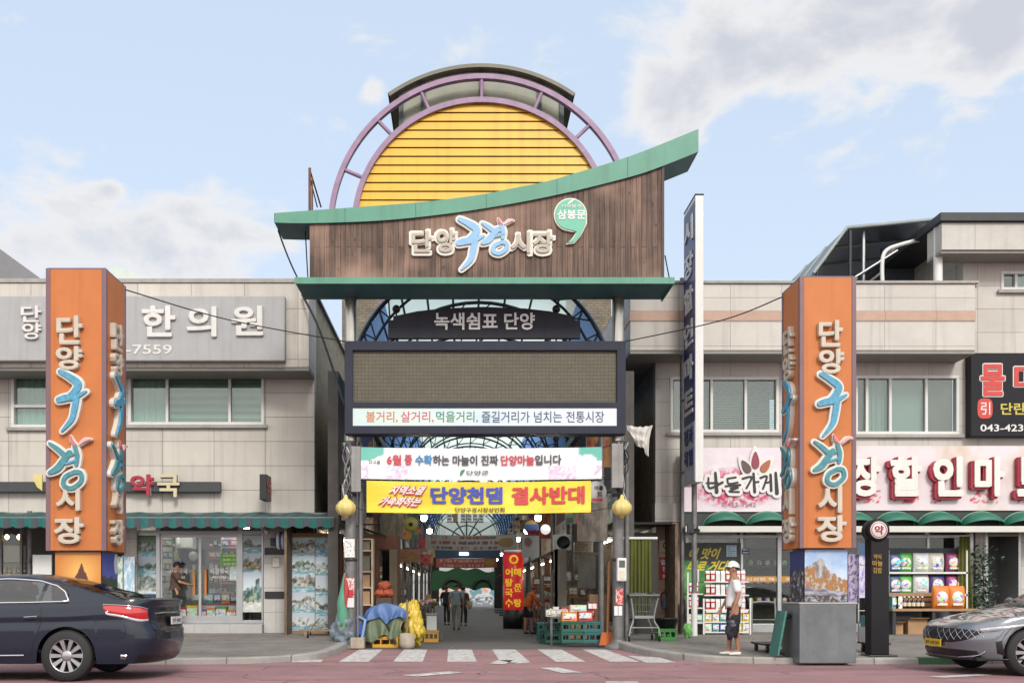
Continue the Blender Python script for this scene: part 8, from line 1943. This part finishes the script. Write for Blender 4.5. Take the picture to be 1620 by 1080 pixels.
# ---------------------------------------------------------------- mart-side stall at the mouth
D = 22.7
for px, lev, col in ((905, 0, 'green'), (905, 1, 'green'), (936, 0, 'teal'), (936, 1, 'teal')):
    crate(col, (X(px, D), D, zg(D) - .06 + lev * .235), '%s plastic crate, %s of its stack of two at the market mouth' % ('dark green' if col == 'green' else 'blue-green', 'upper' if lev else 'lower'), 'crates at the market mouth', (.5 if col == 'green' else .4, .36, .23))
for px, D_ in ((878, 24.2), (866, 25)):
    for lev in (0, 1): crate('green', (X(px, D_), D_, .02 + lev * .235), '%s green crate in the stack %s behind the front crates' % ('upper' if lev else 'lower', 'just' if px == 878 else 'furthest'), 'crates at the market mouth', (.5, .36, .23))
for i, (px, py, c, w, h) in enumerate(((900, 978, (226, 136, 60), .34, .2), (925, 978, (190, 56, 60), .32, .22), (914, 968, (216, 206, 190), .36, .14), (936, 970, (120, 50, 52), .22, .2))):
    product('fruit_box', M('fruit_%d' % i, c, .6, var=.15, scale=8), (w, .3, h), (X(px, D), D, Z(983, D) + (.02 if py > 970 else .24)), ('orange fruit box on the dark green crates', 'red and white fruit box on the crates', 'cream fruit box topping the crate stack', 'dark red fruit box at the end of the crate stack')[i], 'fruit boxes on the front crates')
table(X(868, 23.8), X(938, 23.8), 23.5, 24.3, .66, 'low display table behind the front crates piled with packs', M('table_top_1', (96, 100, 104), .6))
produce(X(870, 23.8), X(936, 23.8), 23.6, 24.2, .661, [(200, 190, 180), (176, 60, 60), (60, 50, 50), (210, 190, 150), (150, 70, 60), (220, 214, 206)], 'small pack of goods on the display table behind the front crates', 'packs on the display table', 16)
for i, (px, b, w, h) in enumerate(((915, 0, .45, .3), (917, .3, .42, .28), (913, .58, .4, .3), (925, 0, .5, .42), (926, .42, .45, .35), (946, .0, .55, .75), (948, .75, .5, .45))):
    q = MB(); x = X(px, 26 + (i > 2) * .5); q.box(x - w / 2, x + w / 2, 26 + (i > 2) * .5, 26.4 + (i > 2) * .5, zf(26) + b + .002, zf(26) + b + h, card); q.box(x - w / 2 - .002, x + w / 2 + .002, 26.17 + (i > 2) * .5, 26.23 + (i > 2) * .5, zf(26) + b + .002, zf(26) + b + h + .002, M('tape', (190, 160, 120))); q.solo('cardboard_box', 'brown cardboard box in the tall stacks behind the mart-side display table', 'box', 'cardboard boxes behind the mart-side table')
t = thing('broom', 'long wooden-handled broom with an orange head leaning beside the gate post', 'broom', (X(962, 22.4), 22.4, .1)); MB().cyl((X(961, 22.4), 22.35, .3), (X(964, 22.4), 22.45, Z(888, 22.4)), .03, M('broom_wood', (170, 116, 76), .6), 8).obj('handle', t); MB().obox((X(959, 22.4), 22.33, .2), (.14, 0, 0), (0, .04, 0), (.03, 0, .14), M('broom_orange', (206, 110, 56), .8, var=.2)).obj('head', t)
# shopping trolley
D = 22.3; zt_ = zg(D); wx0, wx1 = X(990, D), X(1037, D)
t = thing('shopping_trolley', 'wire supermarket trolley parked between the gate post and the olive curtain', 'trolley', ((wx0 + wx1) / 2, D, zt_))
wire = M('trolley_wire', (150, 152, 154), .35, .8, var=.1); gp = M('trolley_grey', (146, 150, 148), .5)
def bk(u, v, w):  # basket corners: u across, v depth, w height
    x0, x1 = wx0 + .05 + .06 * (1 - w), wx1 - .02 - .08 * (1 - w); return (x0 + (x1 - x0) * u, D - .4 + .8 * v + .05 * (1 - w), zt_ + .5 + .45 * w)
mb = MB()
for w in (0, .33, .66, 1): mb.tube([bk(0, 0, w), bk(1, 0, w), bk(1, 1, w), bk(0, 1, w)], .011 if w in (0, 1) else .006, wire, 5, closed=True)
for i in range(13): u = i / 12; mb.cyl(bk(u, 0, 0), bk(u, 0, 1), .0055, wire, 4); mb.cyl(bk(u, 0, 0), bk(u, 1, 0), .0055, wire, 4)
for i in range(1, 12): v = i / 12; mb.cyl(bk(0, v, 0), bk(0, v, 1), .0055, wire, 4); mb.cyl(bk(1, v, 0), bk(1, v, 1), .0055, wire, 4)
mb.obj('basket', t)
mb = MB()
for u, x in ((0, wx0 + .04), (1, wx1 - .02)): mb.tube(spline([bk(u, 0, 1), bk(u, 0, 0), (x, D - .42, zt_ + .3), (x + (.04 if u else -.04), D - .45, zt_ + .12)], 5), .018, gp, 8); mb.tube(spline([bk(u, 1, 0), (x, D + .3, zt_ + .25), (x, D + .4, zt_ + .12)], 5), .018, gp, 8); mb.cyl((x, D - .45, zt_ + .2), (x, D + .4, zt_ + .16), .014, gp, 6)
mb.cyl((wx0 + .02, D - .42, zt_ + .3), (wx1, D - .42, zt_ + .3), .016, gp, 6); mb.obj('frame', t)
MB().cyl((wx0, D - .46, zt_ + 1.0), (wx1, D - .46, zt_ + 1.0), .024, M('handle_red_grey', (120, 116, 118), .5), 10).obj('handle', t)
MB().box(wx0 + .12, wx1 - .1, D - .42, D - .38, zt_ + .5, zt_ + .56, gp).obj('bumper', t)
for x in (wx0, wx1):
    for y in (D - .45, D + .4):
        q = MB().lathe((x - .015, y, zt_ + .065), [(.001, 0), (.062, 0), (.062, .03), (.001, .03)], rubber, 16, 'x').obj('wheel', t)
def clo(u, v): x = wx0 - .02 + (wx1 - wx0 + .02) * u; return (x, D - .48 + .85 * v, zt_ + 1.03 + .05 * mnoise.noise(Vector((u * 5, v * 4, 2))) - .03 * (u > .9))
MB().sheet(clo, 24, 16, M('cloth_violet', (104, 100, 122), .8, var=.4, scale=12)).solo('folded_cloth', 'crumpled violet patterned cloth lying on top of the wire trolley', 'cloth')
crate('bright', (X(1053, 22.5), 22.5, zg(22.5)), 'bright green plastic crate under the black tub', None, (.4, .4, .26))
D = 22.5; x = X(1054, D); z = zg(D) + .265
t = thing('black_tub', 'wide black tub with a rumpled black liner on the green crate', 'tub', (x, D, z))
MB().lathe((x, D, z), [(.001, 0), (.2, 0), (.26, .2), (.28, .2), (.28, .23), (.24, .23), (.19, .03), (.001, .03)], black, 24).obj('tub_body', t); MB().sheet(lambda u, v: (x + .24 * v * math.cos(2 * PI * u), D + .24 * v * math.sin(2 * PI * u), z + .2 + .06 * mnoise.noise(Vector((math.cos(2 * PI * u) * 3 * v, math.sin(2 * PI * u) * 3 * v, 1)))), 24, 6, M('liner', (46, 52, 60), .3, bump=.4)).obj('liner', t)
MB().sheet(crum((X(1088, 23.5), 23.5, zg(23.5) + .16), (.1, .12, .18), 31), 24, 18, M('bag_lime', (130, 200, 110), .4, var=.2)).solo('carrier_bag', 'lime green carrier bag on the pavement by the blade sign pole', 'bag')
# hand carts round the cliff pillar
cartw = M('cart_white', (206, 204, 200), .4, .2, var=.1)
def cart(label, x0, x1, y0, y1, zd, hoop_h, bars, col=darkmetal, lean=0):
    t = thing('platform_cart', label, 'cart', ((x0 + x1) / 2, (y0 + y1) / 2, zg(y0)))
    g = zg(y0); MB().box(x0, x1, y0, y1, g + zd, g + zd + .035, col).obj('deck', t, bevel=.008)
    xh = [(x0 + .03, 0), (x1 - .03, 0)]
    mb = MB(); yb = y1 - .03
    mb.tube(spline([(x0 + .02, yb, g + zd + .03), (x0 + .02, yb, g + hoop_h - .08), (x0 + .08, yb, g + hoop_h), (x1 - .08, yb, g + hoop_h), (x1 - .02, yb, g + hoop_h - .08), (x1 - .02, yb, g + zd + .03)], 6), .016, cartw, 8)
    for i in range(bars): zz_ = g + zd + .1 + (hoop_h - zd - .2) * (i + .6) / bars; mb.cyl((x0 + .02, yb, zz_), (x1 - .02, yb, zz_), .01, cartw, 6)
    mb.obj('handle', t)
    for x in (x0 + .08, x1 - .08):
        for y in (y0 + .1, y1 - .1):
            q = MB().lathe((x - .02, y, g + .065), [(.001, 0), (.062, 0), (.062, .04), (.001, .04)], rubber, 16, 'x').obj('wheel', t); MB().box(x - .03, x + .03, y - .02, y + .02, g + .066, g + zd - .001, oldsteel).obj('fork', q)
    return t
cart('low platform cart with a white hoop handle standing behind the person in the white cap', X(1197, 18.8), X(1238, 18.8), 18.3, 19.2, .14, .92, 1)
cart('tall white-barred cart standing between the cliff pillar and the black pylon sign', X(1359, 18.8), X(1392, 18.8), 18.3, 18.9, .16, 1.62, 4)
t = thing('leaning_cart', 'folded platform cart with a blue-green deck leaning against the granite base', 'cart', (X(1240, 17.1), 17.1, zg(17.2)))
a_ = Vector((X(1238, 17.1), 17.35, zg(17.3) + .42)); u_ = Vector((.07, .0, .38)); v_ = Vector((0, .24, 0)); n_ = u_.cross(v_).normalized() * .02
MB().obox(a_, u_, v_, n_, M('cart_green', (70, 128, 120), .5, var=.25, scale=6)).obj('deck', t, bevel=.008)
for k, s_ in ((-.8, -.7), (-.8, .7), (.8, -.7), (.8, .7)):
    c = a_ + u_ * k + v_ * s_ - n_ * 3.4; MB().lathe((c.x, c.y - .02, c.z), [(.001, 0), (.05, 0), (.05, .04), (.001, .04)], rubber, 14, 'y').obj('wheel', t)
# goods on the tall cart
for i, (w, h, c, lab) in enumerate(((.26, .28, 0, 'white carton on the deck of the tall white cart'), (.22, .2, 5, 'teal pack on top of the white carton on the tall cart'))): product('cart_carton', pal[c], (w, .25, h), (X(1372, 18.6), 18.6, zg(18.3) + .196 + (.281 if i else 0)), lab, None) if False else None
for i, (w, h, c, lab) in enumerate(((.26, .28, 0, 'white carton on the deck of the tall white cart'), (.22, .2, 5, 'teal pack on top of the white carton on the tall cart'))):
    z = zg(18.3) + .196 + (.281 if i else 0); q = MB(); x = X(1374, 18.6); q.box(x - w / 2, x + w / 2, 18.45, 18.7, z, z + h, pal[c]); q.box(x - w * .3, x + w * .3, 18.446, 18.449, z + h * .3, z + h * .7, pal[8]); q.solo('carton', lab, 'carton')
# lilac standing print, black pylon sign
t = thing('upright_banner', 'narrow lilac and white upright banner right behind the cliff pillar', 'banner', (X(1350, 18), 18, zg(18)))
picture('print', t, X(1342, 18.0), X(1359, 18.0), 1.02, Z(876, 18), 18, lambda u, v: mixt((206, 196, 222), (150, 130, 190), 1.4 * fbm(u * 6, v * 9, 3)) if fbm(u * 5, v * 14, 6) < .2 else (110, 90, 150), 12, 40); MB().cyl((X(1350, 18.03), 18.04, zg(18)), (X(1350, 18.03), 18.04, Z(877, 18)), .014, alum, 6).obj('pole', t)
MB().box(X(1342, 18.03), X(1359, 18.03), 17.9, 18.2, zg(18), zg(18) + .04, alum).obj('foot', t)
t = thing('pylon_sign', 'slim black pylon sign with gold characters and a round red-lettered disc on top', 'sign', (X(1390, 17.6), 17.6, zg(17.6)))
D = 17.6; sx0, sx1 = X(1378, D), X(1407, D); zp = zg(D)
MB().box(sx0, sx1, D, D + .28, zp + .03, Z(850, D), M('pylon_black', (44, 42, 46), .5, var=.1, spec=.15)).box(sx0 - .06, sx1 + .12, D - .08, D + .36, zp, zp + .028, darkmetal).obj('column', t, bevel=.012)
dc = (X(1389, D), D - .0, Z(838, D)); MB().lathe((dc[0] - .0, D - .02, dc[2]), [(.001, -.02), (.17, -.02), (.195, 0), (.195, .26), (.001, .26)], M('pylon_black', (44, 42, 46)), 28, 'y').obj('disc_housing', t)
MB().lathe((dc[0], D - .041, dc[2]), [(.001, -.004), (.145, -.004), (.15, 0)], white, 26, 'y').lathe((dc[0], D - .0455, dc[2]), [(.12, -.002), (.135, -.002)], pal[2], 26, 'y').text('약', dc[0] - .08, dc[0] + .08, dc[2] - .08, dc[2] + .08, D - .0455, M('red_letter', (170, 32, 56)), .004, .04).obj('disc', t)
gold = M('gold_letter', (176, 140, 70), .35, .5, var=.1)
MB().text('약식', X(1382, D), X(1394, D), Z(884, D), Z(876, D), D - .001, gold, .006, .02).text('마늘', X(1380, D), X(1396, D), Z(895, D), Z(886, D), D - .001, gold, .006, .02).text('김밥', X(1381, D), X(1395, D), Z(906, D), Z(897, D), D - .001, gold, .006, .02).obj('lettering', t)
mb = MB(); mb.box(7.75, 8.4, 17.1, 17.29, -.02, .115, M('kerb_green', (70, 112, 78), .8, var=.25)); o = mb.obj('painted_kerb', kind='structure', bevel=.01)
# lilac shelf stand behind pillar
flat_board('display_stand', 'lilac and white printed display stand beside the mart glass behind the tall cart', 1358, 1384, 858, 945, 24.8, lambda u, v: mixt((206, 200, 226), (130, 110, 180), 1.5 * fbm(u * 5, v * 8, 2)) if v < .75 else (60, 90, 120), 'stand')
# litter and small cracks that break up the ground
rl = random.Random(5)
for i in range(26):
    x = rl.uniform(-7, 8); y = rl.uniform(16.9, 17.2) if i % 2 else rl.uniform(18, 24)
    z = zg(y) + .004 if (x < -2.9 or x > 4.6) and y > 17.4 else (zf(y) if y > 22.2 else .009); s_ = rl.uniform(.02, .05)
    mb = MB(); a = rl.uniform(0, 6); mb.add([(x + s_ * math.cos(a + k * 1.6) * rl.uniform(.6, 1.2), y + s_ * math.sin(a + k * 1.6) * rl.uniform(.6, 1.2), z + rl.uniform(.001, .012)) for k in range(4)], [(0, 1, 2, 3)], rl.choice([M('leaf_dry', (140, 116, 80), .8), M('paper_scrap', (206, 204, 198), .8), M('leaf_dark', (80, 72, 56), .8)]))
    o = mb.solo('litter_scrap', 'tiny dry leaf or paper scrap lying on the ground', 'litter', 'scraps on the ground')
